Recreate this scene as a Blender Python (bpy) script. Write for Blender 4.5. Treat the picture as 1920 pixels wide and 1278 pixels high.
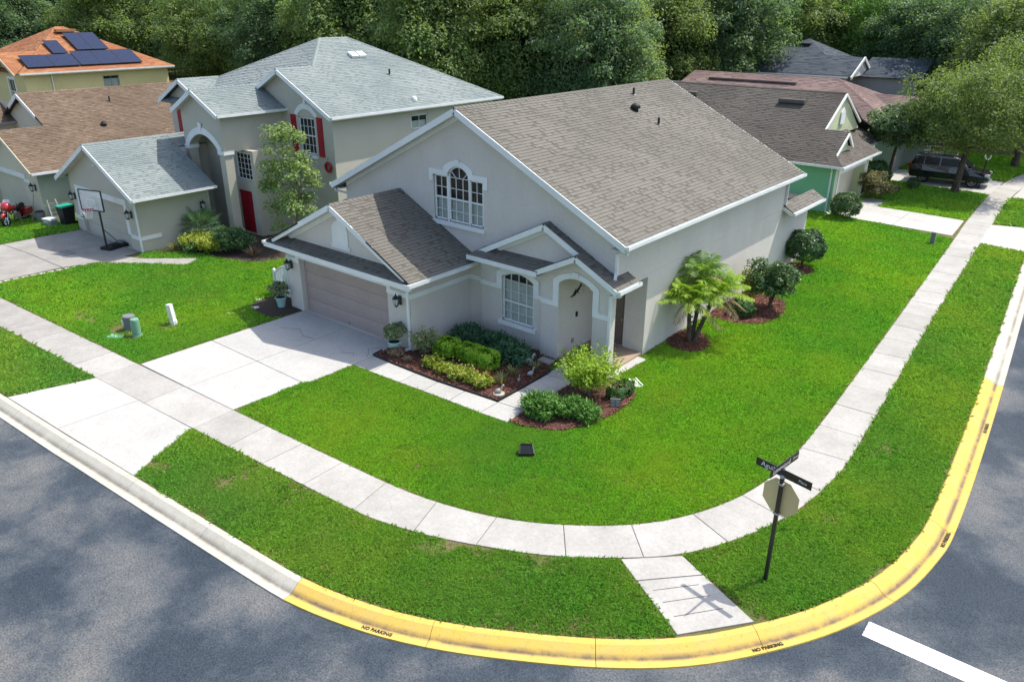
import bpy, math, random
import numpy as np
from mathutils import Vector, Matrix
from mathutils.geometry import tessellate_polygon

random.seed(7); np.random.seed(7)
for o in list(bpy.data.objects): bpy.data.objects.remove(o)
scene = bpy.context.scene
COL = scene.collection
R = math.radians
V = Vector

# ------------------------------------------------------------------ camera
CAM_H = 10.84
PITCH, ROLL, YAW = R(23.53), R(0.26), R(39.43)
fw = V((-math.sin(YAW)*math.cos(PITCH), math.cos(YAW)*math.cos(PITCH), -math.sin(PITCH)))
rt = V((math.cos(YAW), math.sin(YAW), 0)); up = rt.cross(fw)
rt, up = rt*math.cos(ROLL)+up*math.sin(ROLL), up*math.cos(ROLL)-rt*math.sin(ROLL)
cd = bpy.data.cameras.new('camera'); cam = bpy.data.objects.new('camera', cd); COL.objects.link(cam)
cam.matrix_world = Matrix(((rt.x, up.x, -fw.x, 0), (rt.y, up.y, -fw.y, 0), (rt.z, up.z, -fw.z, CAM_H), (0, 0, 0, 1)))
cd.sensor_fit = 'HORIZONTAL'; cd.sensor_width = 36; cd.lens = 36*1450/1920
cd.clip_start = 0.1; cd.clip_end = 2000
scene.camera = cam

# ------------------------------------------------------------------ world, sun, exposure
SUN_EL, SUN_AZ = R(60.0), R(26.2)            # azimuth measured from +Y towards +X
sdir = V((math.sin(SUN_AZ)*math.cos(SUN_EL), math.cos(SUN_AZ)*math.cos(SUN_EL), math.sin(SUN_EL)))
w = bpy.data.worlds.new('World'); scene.world = w; w.use_nodes = True
nt = w.node_tree; bg = nt.nodes['Background']
sky = nt.nodes.new('ShaderNodeTexSky'); sky.sky_type = 'NISHITA'; sky.sun_disc = False
sky.sun_elevation = SUN_EL; sky.sun_rotation = SUN_AZ; sky.air_density = 1.0; sky.dust_density = 2.5; sky.ozone_density = 1.0
nt.links.new(sky.outputs[0], bg.inputs[0]); bg.inputs[1].default_value = 0.15
ld = bpy.data.lights.new('sun', 'SUN'); ld.energy = 3.1; ld.angle = R(0.53); ld.color = (1.0, 0.955, 0.88)
sun = bpy.data.objects.new('sun', ld); COL.objects.link(sun)
sun.rotation_euler = sdir.to_track_quat('Z', 'Y').to_euler(); sun.location = (20, 40, 60)
vs = scene.view_settings
vs.view_transform = 'Standard'; vs.look = 'None'; vs.gamma = 1.0; vs.use_curve_mapping = False
vs.exposure = 0.90
scene.render.engine = 'CYCLES'
scene.cycles.max_bounces = 6; scene.cycles.transparent_max_bounces = 8; scene.cycles.diffuse_bounces = 4

# ------------------------------------------------------------------ helpers
WP = {}                                       # world position of every object's origin
def wpos(o): return WP.get(o.name, V((0, 0, 0))) if o else V((0, 0, 0))
def tag(o, label=None, cat=None, group=None, kind=None):
    if label: o['label'] = label
    if cat: o['category'] = cat
    if group: o['group'] = group
    if kind: o['kind'] = kind
    return o
def empty(name, loc, label=None, cat=None, group=None, kind=None, rz=0.0):
    o = bpy.data.objects.new(name, None); COL.objects.link(o)
    o.location = loc; o.rotation_euler = (0, 0, rz); o.empty_display_size = 0.3
    WP[o.name] = V(loc)
    return tag(o, label, cat, group, kind)
def link(name, me, parent=None, loc=(0, 0, 0), local=False):
    o = bpy.data.objects.new(name, me); COL.objects.link(o)
    loc = V(loc)
    if parent is not None:
        o.parent = parent
        o.location = loc if local else loc-wpos(parent)
        WP[o.name] = (wpos(parent)+loc) if local else loc
    else:
        o.location = loc; WP[o.name] = loc
    return o

class MB:
    def __init__(s): s.v = []; s.f = []; s.m = []; s.attr = []
    def add(s, vs_, fs, m=0):
        b = len(s.v); s.v.extend([tuple(p) for p in vs_])
        for f in fs: s.f.append(tuple(i+b for i in f)); s.m.append(m)
        return s
    def box(s, x0, x1, y0, y1, z0, z1, m=0):
        return s.add([(x0,y0,z0),(x1,y0,z0),(x1,y1,z0),(x0,y1,z0),(x0,y0,z1),(x1,y0,z1),(x1,y1,z1),(x0,y1,z1)],
                     [(0,3,2,1),(4,5,6,7),(0,1,5,4),(1,2,6,5),(2,3,7,6),(3,0,4,7)], m)
    def obox(s, c, ax, ay, az, m=0):
        c, ax, ay, az = V(c), V(ax), V(ay), V(az)
        P = [c+ax*i+ay*j+az*k for k in (-1,1) for i,j in ((-1,-1),(1,-1),(1,1),(-1,1))]
        return s.add(P, [(0,3,2,1),(4,5,6,7),(0,1,5,4),(1,2,6,5),(2,3,7,6),(3,0,4,7)], m)
    def bar(s, p, q, wd, ht, side=None, m=0):
        p, q = V(p), V(q); d = (q-p)
        L = d.length; d = d/L
        sd = V(side) if side is not None else d.cross(V((0,0,1)))
        if sd.length < 1e-5: sd = V((1,0,0))
        sd = (sd-d*sd.dot(d)).normalized(); u = d.cross(sd)
        return s.obox((p+q)/2, d*L/2, sd*wd/2, u*ht/2, m)
    def tube(s, pts, rad, n=8, m=0, cap=True):
        pts = [V(p) for p in pts]
        if not hasattr(rad, '__len__'): rad = [rad]*len(pts)
        b = len(s.v); ref = None
        for i, p in enumerate(pts):
            d = (pts[min(i+1, len(pts)-1)]-pts[max(i-1, 0)]).normalized()
            if ref is None: ref = d.orthogonal().normalized()
            ref = (ref-d*ref.dot(d)).normalized(); c = d.cross(ref)
            for k in range(n):
                a = 2*math.pi*k/n
                s.v.append(tuple(p+(ref*math.cos(a)+c*math.sin(a))*rad[i]))
        for i in range(len(pts)-1):
            for k in range(n):
                k2 = (k+1) % n
                s.f.append((b+i*n+k, b+i*n+k2, b+(i+1)*n+k2, b+(i+1)*n+k)); s.m.append(m)
        if cap:
            s.f.append(tuple(b+k for k in reversed(range(n)))); s.m.append(m)
            s.f.append(tuple(b+(len(pts)-1)*n+k for k in range(n))); s.m.append(m)
        return s
    def lathe(s, c, prof, n=16, m=0, sx=1, sy=1):
        b = len(s.v); c = V(c)
        for r_, z in prof:
            for k in range(n):
                a = 2*math.pi*k/n; s.v.append((c.x+r_*sx*math.cos(a), c.y+r_*sy*math.sin(a), c.z+z))
        for i in range(len(prof)-1):
            for k in range(n):
                k2 = (k+1) % n
                s.f.append((b+i*n+k, b+i*n+k2, b+(i+1)*n+k2, b+(i+1)*n+k)); s.m.append(m)
        s.f.append(tuple(b+k for k in reversed(range(n)))); s.m.append(m)
        s.f.append(tuple(b+(len(prof)-1)*n+k for k in range(n))); s.m.append(m)
        return s
    def prism(s, poly, vec, m=0, capb=True):
        poly = [V(p) for p in poly]; vec = V(vec); n = len(poly)
        b = len(s.v)
        s.v.extend([tuple(p) for p in poly]); s.v.extend([tuple(p+vec) for p in poly])
        tr = tessellate_polygon([poly])
        nrm = V((0,0,0))
        for i in range(n): nrm += poly[i].cross(poly[(i+1) % n])
        flip = nrm.dot(vec) > 0
        for t in tr:
            a, bb, c = [poly[i] for i in t]
            tn = (bb-a).cross(c-a)
            good = tn.dot(vec) < 0
            t = t if good else tuple(reversed(t))
            s.f.append(tuple(b+i for i in t)); s.m.append(m)
            if capb: s.f.append(tuple(b+n+i for i in reversed(t))); s.m.append(m)
        for i in range(n):
            j = (i+1) % n
            q = (b+i, b+j, b+n+j, b+n+i)
            s.f.append(q if flip else tuple(reversed(q))); s.m.append(m)
        return s
    def holes(s, o, u, v, outer, holes, depth, m=0, mrev=None):
        """flat wall face with openings; depth = vector into the wall for the reveals"""
        o, u, v, depth = V(o), V(u), V(v), V(depth)
        P = lambda p: o+u*p[0]+v*p[1]
        loops = [[P(p) for p in outer]]+[[P(p) for p in h] for h in holes]
        flat = [p for l in loops for p in l]
        nrm = u.cross(v)
        want = -depth.normalized()
        b = len(s.v); s.v.extend([tuple(p) for p in flat])
        for t in tessellate_polygon([[V((p[0], p[1], 0)) for p in l] for l in [outer]+list(holes)]):
            a, bb, c = [flat[i] for i in t]
            tn = (bb-a).cross(c-a)
            if tn.length < 1e-9: continue
            if tn.dot(want) < 0: t = tuple(reversed(t))
            s.f.append(tuple(b+i for i in t)); s.m.append(m)
        for h in holes:
            b = len(s.v); k = len(h)
            s.v.extend([tuple(P(p)) for p in h]); s.v.extend([tuple(P(p)+depth) for p in h])
            for i in range(k):
                j = (i+1) % k
                s.f.append((b+i, b+j, b+k+j, b+k+i)); s.m.append(m if mrev is None else mrev)
        return s
    def strip(s, inner, outer, depth, m=0):
        inner = [V(p) for p in inner]; outer = [V(p) for p in outer]; depth = V(depth)
        for i in range(len(inner)-1):
            a, b, c, d = inner[i], inner[i+1], outer[i+1], outer[i]
            P = [a, b, c, d, a+depth, b+depth, c+depth, d+depth]
            fs = [(0,1,2,3),(7,6,5,4),(0,4,5,1),(3,2,6,7)]
            if i == 0: fs.append((0,3,7,4))
            if i == len(inner)-2: fs.append((1,5,6,2))
            s.add(P, fs, m)
        return s
    def mesh(s, name, mats, origin=(0,0,0), smooth=False):
        me = bpy.data.meshes.new(name); o = V(origin)
        vv = np.array(s.v, dtype=float).reshape(-1, 3)-np.array(o)
        me.from_pydata(vv.tolist(), [], s.f)
        if not isinstance(mats, (list, tuple)): mats = [mats]
        for mm in mats: me.materials.append(mm)
        if len(mats) > 1: me.polygons.foreach_set('material_index', s.m)
        if smooth: me.polygons.foreach_set('use_smooth', [True]*len(me.polygons))
        me.update()
        return me
    def build(s, name, mats, parent=None, origin=None, smooth=False, local=False):
        if origin is None: origin = V((0,0,0)) if local else wpos(parent)
        me = s.mesh(name, mats, origin, smooth)
        return link(name, me, parent, (0,0,0) if local else origin, local)

def quick(name, mats, parent, fn, **k):
    mb = MB(); fn(mb); return mb.build(name, mats, parent, **k)

# ------------------------------------------------------------------ materials
def newmat(name):
    m = bpy.data.materials.new(name); m.use_nodes = True
    return m, m.node_tree.nodes, m.node_tree.links, m.node_tree.nodes['Principled BSDF']
def ramp(ns, stops):
    r_ = ns.new('ShaderNodeValToRGB'); e = r_.color_ramp.elements
    while len(e) < len(stops): e.new(0.5)
    for k, (p, c) in enumerate(stops):
        e[k].position = p; e[k].color = c if len(c) == 4 else (*c, 1)
    return r_
def noise(ns, ls, scale, detail=3, rough=.55, coord='pos', dist=0):
    n = ns.new('ShaderNodeTexNoise'); n.inputs['Scale'].default_value = scale
    n.inputs['Detail'].default_value = detail; n.inputs['Roughness'].default_value = rough; n.inputs['Distortion'].default_value = dist
    if coord == 'pos':
        g = ns.new('ShaderNodeNewGeometry'); ls.new(g.outputs['Position'], n.inputs['Vector'])
    else:
        g = ns.new('ShaderNodeTexCoord'); ls.new(g.outputs['Object'], n.inputs['Vector'])
    return n
def mixc(ns, ls, fac, a, b, mode='MIX'):
    m = ns.new('ShaderNodeMix'); m.data_type = 'RGBA'; m.blend_type = mode
    for s_, val in ((m.inputs[0], fac), (m.inputs[6], a), (m.inputs[7], b)):
        if hasattr(val, 'is_output'): ls.new(val, s_)
        elif isinstance(val, (int, float)): s_.default_value = val
        else: s_.default_value = (*val, 1) if len(val) == 3 else val
    return m.outputs[2]
def bump(ns, ls, b, height, strength, dist=0.02):
    n = ns.new('ShaderNodeBump'); n.inputs['Strength'].default_value = strength; n.inputs['Distance'].default_value = dist
    ls.new(height, n.inputs['Height']); ls.new(n.outputs[0], b.inputs['Normal'])
def M(name, c, c2=None, scale=3, rough=.7, spec=.3, bscale=None, bstr=.2, bdist=.01, metal=0, coat=0, fine=None, lo=.35, hi=.65, fstr=.3):
    m, ns, ls, b = newmat(name)
    b.inputs['Roughness'].default_value = rough; b.inputs['Specular IOR Level'].default_value = spec
    b.inputs['Metallic'].default_value = metal
    if coat: b.inputs['Coat Weight'].default_value = coat; b.inputs['Coat Roughness'].default_value = .05
    if c2 is None: c2 = tuple(x*.85 for x in c)
    n = noise(ns, ls, scale, 4)
    r_ = ramp(ns, [(lo, c), (hi, c2)]); ls.new(n.outputs[0], r_.inputs[0])
    col = r_.outputs[0]
    if fine:
        n2 = noise(ns, ls, fine, 2); r2 = ramp(ns, [(.3, (.72,.72,.72)), (.7, (1.15,1.15,1.15))]); ls.new(n2.outputs[0], r2.inputs[0])
        col = mixc(ns, ls, fstr, col, r2.outputs[0], 'MULTIPLY')
    ls.new(col, b.inputs['Base Color'])
    if bscale:
        n3 = noise(ns, ls, bscale, 3); bump(ns, ls, b, n3.outputs[0], bstr, bdist)
    return m
LOWSH = {}
def rnd01(ns, ls):
    """per-piece random: mesh island + object"""
    g = ns.new('ShaderNodeNewGeometry'); oi = ns.new('ShaderNodeObjectInfo')
    a = ns.new('ShaderNodeMath'); a.operation = 'ADD'; ls.new(g.outputs['Random Per Island'], a.inputs[0]); ls.new(oi.outputs['Random'], a.inputs[1])
    f = ns.new('ShaderNodeMath'); f.operation = 'FRACT'; ls.new(a.outputs[0], f.inputs[0])
    return f.outputs[0]
def shingle_mat(name, dark, mid, light, stain=None, sscale=.35, low=False):
    if not low: LOWSH[name] = shingle_mat(name+'_low', dark, mid, light, stain, sscale, True)
    m, ns, ls, b = newmat(name); b.inputs['Roughness'].default_value = .92; b.inputs['Specular IOR Level'].default_value = .15
    rr = ramp(ns, [(0, mid), (.3, mid), (.8, light), (1, mid)]) if not low else ramp(ns, [(0, dark), (1, tuple((a+b)/2 for a, b in zip(dark, mid)))]); ls.new(rnd01(ns, ls), rr.inputs[0])  # low tabs coloured darker: shadow dashes under the thicker tabs painted in
    n = noise(ns, ls, 90, 2); r2 = ramp(ns, [(.3, (.7,.7,.7)), (.7, (1.2,1.2,1.2))]); ls.new(n.outputs[0], r2.inputs[0])
    c = mixc(ns, ls, .8, rr.outputs[0], r2.outputs[0], 'MULTIPLY')
    if stain:
        n2 = noise(ns, ls, sscale, 5, .65); r3 = ramp(ns, [(.42, (0,0,0)), (.68, (1,1,1))]); ls.new(n2.outputs[0], r3.inputs[0])
        c = mixc(ns, ls, r3.outputs[0], c, mixc(ns, ls, .75, c, stain, 'MIX'))
    ls.new(c, b.inputs['Base Color'])
    bump(ns, ls, b, n.outputs[0], .4, .01)
    return m
def _unused(): pass
def leafmat(name, cols, trans=.35, rough=.5, big=None):
    m, ns, ls, b = newmat(name); out = ns['Material Output']
    k = len(cols); rr = ramp(ns, [(i/(k-1) if k > 1 else 0, c) for i, c in enumerate(cols)]); ls.new(rnd01(ns, ls), rr.inputs[0])
    c = rr.outputs[0]
    if big:
        n = noise(ns, ls, big[0], 3); r3 = ramp(ns, [(.35, (0,0,0)), (.65, (1,1,1))]); ls.new(n.outputs[0], r3.inputs[0])
        c = mixc(ns, ls, r3.outputs[0], c, mixc(ns, ls, .6, c, big[1], 'MIX'))
    ls.new(c, b.inputs['Base Color']); b.inputs['Roughness'].default_value = rough; b.inputs['Specular IOR Level'].default_value = .25
    t = ns.new('ShaderNodeBsdfTranslucent'); ls.new(mixc(ns, ls, 1.0, c, (1.6,1.6,.8), 'MULTIPLY'), t.inputs[0])
    mx = ns.new('ShaderNodeMixShader'); mx.inputs[0].default_value = trans
    ls.new(b.outputs[0], mx.inputs[1]); ls.new(t.outputs[0], mx.inputs[2]); ls.new(mx.outputs[0], out.inputs[0])
    return m
def glassmat(name, tint, refl=.12):
    m, ns, ls, b = newmat(name); out = ns['Material Output']
    tr = ns.new('ShaderNodeBsdfTransparent'); tr.inputs[0].default_value = (*tint, 1)
    gl = ns.new('ShaderNodeBsdfGlossy'); gl.inputs['Roughness'].default_value = .03
    lw = ns.new('ShaderNodeLayerWeight'); lw.inputs[0].default_value = .35
    pw = ns.new('ShaderNodeMath'); pw.operation = 'POWER'; pw.inputs[1].default_value = 3; ls.new(lw.outputs['Facing'], pw.inputs[0])
    ad = ns.new('ShaderNodeMath'); ad.operation = 'MULTIPLY_ADD'; ad.inputs[1].default_value = .5; ad.inputs[2].default_value = refl; ls.new(pw.outputs[0], ad.inputs[0])
    mx = ns.new('ShaderNodeMixShader'); ls.new(ad.outputs[0], mx.inputs[0]); ls.new(tr.outputs[0], mx.inputs[1]); ls.new(gl.outputs[0], mx.inputs[2])
    ls.new(mx.outputs[0], out.inputs[0])
    return m

def concrete_mat(name, base, dirt, amt=.5):
    m, ns, ls, b = newmat(name); b.inputs['Roughness'].default_value = .88; b.inputs['Specular IOR Level'].default_value = .2
    n = noise(ns, ls, .9, 6, .7); r_ = ramp(ns, [(.35, base), (.72, dirt)]); ls.new(n.outputs[0], r_.inputs[0])
    n2 = noise(ns, ls, 14, 4, .7); r2 = ramp(ns, [(.3, (.84,.83,.81)), (.65, (1.06,1.06,1.06))]); ls.new(n2.outputs[0], r2.inputs[0])
    c = mixc(ns, ls, .8, r_.outputs[0], r2.outputs[0], 'MULTIPLY')
    oi = ns.new('ShaderNodeObjectInfo'); r3 = ramp(ns, [(0, (.86,.86,.85)), (1, (1.05,1.05,1.05))]); ls.new(oi.outputs['Random'], r3.inputs[0])
    c = mixc(ns, ls, amt, c, r3.outputs[0], 'MULTIPLY')
    n4 = noise(ns, ls, 3.2, 5, .75); r4 = ramp(ns, [(.62, (1,1,1)), (.74, (.78,.76,.72))]); ls.new(n4.outputs[0], r4.inputs[0])
    c = mixc(ns, ls, .6, c, r4.outputs[0], 'MULTIPLY')
    ls.new(c, b.inputs['Base Color'])
    n5 = noise(ns, ls, 120, 2); bump(ns, ls, b, n5.outputs[0], .25, .004)
    return m

MAT = {}
def stucco_mat(name, c, c2):
    m, ns, ls, b = newmat(name); b.inputs['Roughness'].default_value = .92; b.inputs['Specular IOR Level'].default_value = .12
    n = noise(ns, ls, .5, 4); r_ = ramp(ns, [(.35, c), (.65, c2)]); ls.new(n.outputs[0], r_.inputs[0]); col = r_.outputs[0]
    g = ns.new('ShaderNodeNewGeometry'); mp = ns.new('ShaderNodeVectorMath'); mp.operation = 'MULTIPLY'; mp.inputs[1].default_value = (1.0,1.0,.25); ls.new(g.outputs['Position'], mp.inputs[0])
    n2 = ns.new('ShaderNodeTexNoise'); n2.inputs['Scale'].default_value = 1.6; n2.inputs['Detail'].default_value = 5; n2.inputs['Roughness'].default_value = .65; ls.new(mp.outputs[0], n2.inputs['Vector'])
    r2 = ramp(ns, [(.35, (.965,.962,.955)), (.6, (1.01,1.01,1.01))]); ls.new(n2.outputs[0], r2.inputs[0]); col = mixc(ns, ls, .9, col, r2.outputs[0], 'MULTIPLY')
    n3 = noise(ns, ls, 16, 4, .8); r3 = ramp(ns, [(.3, (.90,.90,.90)), (.7, (1.07,1.07,1.07))]); ls.new(n3.outputs[0], r3.inputs[0]); col = mixc(ns, ls, .9, col, r3.outputs[0], 'MULTIPLY')
    ls.new(col, b.inputs['Base Color']); n4 = noise(ns, ls, 45, 3, .7); bump(ns, ls, b, n4.outputs[0], .5, .008); return m
MAT['stucco'] = stucco_mat('stucco_taupe', (.63,.585,.535), (.58,.54,.492)) if True else M('stucco_taupe', (.58,.545,.50), (.53,.495,.455), .5, .9, .15, 60, .35, .006, fine=25)
MAT['white'] = M('white_trim', (.76,.77,.75), (.68,.70,.68), 1.2, .55, .35)
MAT['gutter'] = M('white_gutter', (.74,.76,.75), (.64,.67,.66), 2.0, .35, .45)
MAT['soffit'] = M('soffit_white', (.6,.6,.57))
MAT['deck'] = M('roof_underlay', (.05,.045,.042), (.035,.032,.03), 4, .95)
MAT['deck_blue'] = M('roof_underlay_grey', (.10,.12,.12), (.07,.085,.085), 4, .95)
MAT['deck_brown'] = M('roof_underlay_brown', (.075,.055,.042), (.05,.038,.03), 4, .95)
MAT['sh_main'] = shingle_mat('shingle_taupe', (.105,.099,.083), (.165,.156,.133), (.176,.166,.142), (.108,.101,.087), .3)
MAT['sh_blue'] = shingle_mat('shingle_sage', (.15,.178,.174), (.222,.255,.246), (.25,.28,.27), (.14,.175,.175), .3)
MAT['sh_brown'] = shingle_mat('shingle_brown', (.11,.078,.053), (.155,.112,.078), (.20,.148,.105), (.09,.065,.046), .3)
MAT['sh_grey'] = shingle_mat('shingle_greybrown', (.075,.068,.058), (.118,.106,.091), (.13,.118,.101), (.06,.053,.047), .22)
MAT['sh_pink'] = shingle_mat('shingle_pink', (.15,.10,.09), (.215,.15,.135), (.26,.19,.17), (.12,.085,.08), .25)
MAT['sh_dark'] = shingle_mat('shingle_slate', (.04,.05,.062), (.06,.074,.09), (.082,.098,.115))
MAT['sh_orange'] = shingle_mat('shingle_orange', (.23,.10,.05), (.31,.14,.068), (.40,.20,.095), (.26,.10,.05), .3)
MAT['gdoor'] = M('garage_door_taupe', (.38,.305,.275), (.35,.282,.255), .8, .55, .3)
MAT['door'] = M('front_door_brown', (.17,.125,.105), (.14,.105,.09), 2, .5)
MAT['porchfloor'] = M('porch_floor_tan', (.36,.27,.19), (.30,.225,.16), 2, .8, fine=30)
MAT['glass'] = glassmat('window_glass', (.93,.95,.94), .03)
MAT['blind'] = M('window_blind', (.62,.63,.58), (.52,.53,.49), 1.5, .7)
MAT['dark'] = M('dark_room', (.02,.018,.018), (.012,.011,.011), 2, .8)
MAT['black'] = M('black_metal', (.018,.018,.019), (.012,.012,.012), 4, .4, .5)
MAT['blackmat'] = M('black_plastic', (.022,.022,.023), (.015,.015,.015), 4, .6, .3)
MAT['chrome'] = M('chrome', (.7,.7,.7), (.6,.6,.6), 4, .18, .5, metal=1)
MAT['steel'] = M('galvanised_steel', (.42,.43,.43), (.34,.35,.35), 6, .45, .5, metal=.6)
MAT['lampglass'] = M('lamp_glass', (.55,.58,.56), (.45,.48,.47), 5, .1, .6)
MAT['concrete'] = concrete_mat('concrete_light', (.44,.432,.41), (.375,.365,.345))
MAT['concrete_walk'] = concrete_mat('concrete_sidewalk', (.40,.386,.36), (.31,.298,.273), .95)
MAT['concrete_old'] = concrete_mat('concrete_old', (.34,.325,.30), (.24,.228,.208), .8)
MAT['joint'] = M('joint_dirt', (.09,.082,.07), (.05,.045,.04), 6, .95)
MAT['n2wall'] = M('stucco_sage', (.50,.475,.40), (.46,.435,.365), .5, .9, .15, 60, .3, .006, fine=25)
MAT['n3wall'] = M('stucco_cream', (.60,.55,.43), (.55,.50,.39), .5, .9, .15, 60, .3, .006)
MAT['n3side'] = M('stucco_pale_green', (.36,.40,.31), (.32,.36,.28), .5, .9, .15, 60, .3, .006)
MAT['yellow'] = M('stucco_yellow', (.62,.56,.29), (.56,.50,.26), .5, .9, .15, 60, .3, .006)
MAT['green'] = M('stucco_green', (.23,.52,.31), (.20,.46,.275), .5, .9, .15, 60, .3, .006)
MAT['lime'] = M('stucco_lime', (.52,.56,.36), (.48,.52,.33), .5, .85, .15)
MAT['n6wall'] = M('stucco_grey_green', (.20,.22,.20), (.17,.19,.175), .5, .9, .15)
MAT['n7wall'] = M('stucco_grey', (.30,.31,.31), (.27,.28,.28), .5, .9, .15)
MAT['red'] = M('red_paint', (.36,.016,.028), (.30,.012,.022), 2, .5, .35)
MAT['redgloss'] = M('red_gloss', (.42,.012,.018), (.36,.01,.014), 2, .2, .5, coat=.8)
MAT['solar'] = M('solar_glass', (.012,.018,.045), (.016,.022,.055), 3, .12, .5)
MAT['turq'] = M('turquoise_glaze', (.36,.56,.54), (.30,.49,.47), 5, .35, .5)
MAT['soil'] = M('potting_soil', (.04,.028,.02), (.025,.018,.013), 8, .95)
MAT['utilgreen'] = M('utility_green', (.17,.34,.235), (.15,.30,.21), 3, .5, .4)
MAT['utilgrey'] = M('utility_grey', (.18,.19,.19), (.15,.155,.155), 3, .6, .3)
MAT['vinyl'] = M('white_vinyl', (.78,.78,.76), (.66,.66,.63), 4, .4, .4)
MAT['tanback'] = M('sign_back_tan', (.60,.49,.25), (.55,.45,.23), 2, .5, .3)
MAT['signwhite'] = M('sign_lettering_white', (.8,.8,.8), (.75,.75,.75), 2, .5)
MAT['bark'] = M('bark', (.13,.10,.075), (.07,.055,.042), 5, .95, .1, 20, .8, .03)
MAT['barkpale'] = M('bark_pale', (.25,.215,.175), (.16,.135,.11), 5, .95, .1, 20, .6, .02)
MAT['stone'] = M('stepping_stone', (.52,.50,.46), (.42,.40,.37), 4, .9, fine=30)
MAT['paver'] = M('edging_paver', (.44,.40,.31), (.36,.33,.26), 4, .9, fine=30)
MAT['carpaint'] = M('car_black', (.012,.012,.018), (.012,.012,.018), 1, .22, .5, coat=1)
MAT['carglass'] = M('car_glass', (.008,.012,.014), (.008,.012,.014), 1, .12, .25)
MAT['tyre'] = M('tyre_rubber', (.018,.018,.018), (.014,.014,.014), 8, .85, .2)
MAT['alloy'] = M('alloy_wheel', (.36,.34,.32), (.30,.28,.27), 5, .35, .5, metal=.7)
MAT['gray_plastic'] = M('grey_plastic', (.28,.29,.29), (.24,.25,.25), 4, .6)
MAT['teal'] = M('teal_plastic', (.03,.36,.25), (.025,.31,.215), 4, .45, .4)
MAT['hydrant'] = M('wood_handle', (.34,.22,.12), (.28,.18,.10), 6, .7)
MAT['figure'] = M('painted_figurine', (.36,.40,.40), (.25,.28,.29), 12, .6)
MAT['figbase'] = M('figurine_base', (.42,.38,.33), (.32,.29,.25), 12, .6)
# ------------------------------------------------------------------ ground, streets, pavements
def catmull(pts, step=.25):
    P = [V((*p, 0)) for p in pts]; out = []
    for i in range(len(P)-1):
        p0, p1, p2, p3 = P[max(i-1,0)], P[i], P[i+1], P[min(i+2, len(P)-1)]
        n = max(2, int((p2-p1).length/step))
        for k in range(n):
            t = k/n
            out.append(.5*((2*p1)+(p2-p0)*t+(2*p0-5*p1+4*p2-p3)*t*t+(3*p1-p0-3*p2+p3)*t**3))
    out.append(P[-1]); return out
def cum(P):
    s = [0.0]
    for a, b in zip(P[:-1], P[1:]): s.append(s[-1]+(b-a).length)
    return s
def at_s(P, S, s):
    s = max(0, min(S[-1], s)); i = int(np.searchsorted(S, s)); i = max(1, min(len(S)-1, i))
    t = (s-S[i-1])/max(1e-9, S[i]-S[i-1]); return P[i-1].lerp(P[i], t)
def near_s(P, S, p):
    p = V((p[0], p[1], 0)); k = min(range(len(P)), key=lambda i: (P[i]-p).length); return S[k]

SWB = catmull([(-60,8.1),(-34,9.38),(-24,9.87),(-18.8,10.12),(-14.2,10.36),(-12,10.52),(-10.6,10.8),(-9.4,11.22),(-8.3,11.85),(-7.2,12.75),(-6.4,13.75),(-5.8,15.0),(-5.45,16.4),(-5.33,18.2),(-5.42,20.8),(-5.5,22.2),(-5.95,29.5),(-6.85,43.5),(-7.15,48),(-7.5,55.5),(-7.45,60),(-7.05,64.2),(-5.5,72),(-3,80),(0,88)])
SWF = catmull([(-60,6.85),(-34,8.08),(-24,8.55),(-18.7,8.82),(-12.9,9.17),(-11.6,9.32),(-10.4,9.65),(-9.3,10.1),(-8.05,10.72),(-6.84,11.58),(-5.75,12.65),(-5.0,13.95),(-4.5,15.35),(-4.25,16.7),(-4.15,18.1),(-4.18,19.3),(-4.45,23.5),(-5.0,31.6),(-5.72,43.9),(-5.95,48),(-6.3,55.5),(-6.2,60),(-5.85,64),(-4.2,71.5),(-1.8,79.3),(1.1,87)])
CRB = catmull([(-60,4.5),(-25,6.22),(-19.3,6.53),(-14.4,6.83),(-11.9,6.99),(-11.1,7.08),(-10.3,7.25),(-9.3,7.55),(-8.29,7.98),(-7.17,8.6),(-5.72,9.55),(-4.57,10.55),(-3.64,11.75),(-2.86,13.08),(-2.25,14.7),(-1.98,16.3),(-1.93,17.5),(-2.07,20.6),(-2.46,26.6),(-3.6,42.5),(-4.4,56),(-4.2,63),(-2.5,71),(0.2,79),(3,86)])
def offs(P, d):
    out = []
    for i, p in enumerate(P):
        t = (P[min(i+1,len(P)-1)]-P[max(i-1,0)]).normalized(); out.append(p+V((t.y, -t.x, 0))*d)
    return out
CRO = offs(CRB, .58)
sB, sF, sC = cum(SWB), cum(SWF), cum(CRB)

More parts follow.
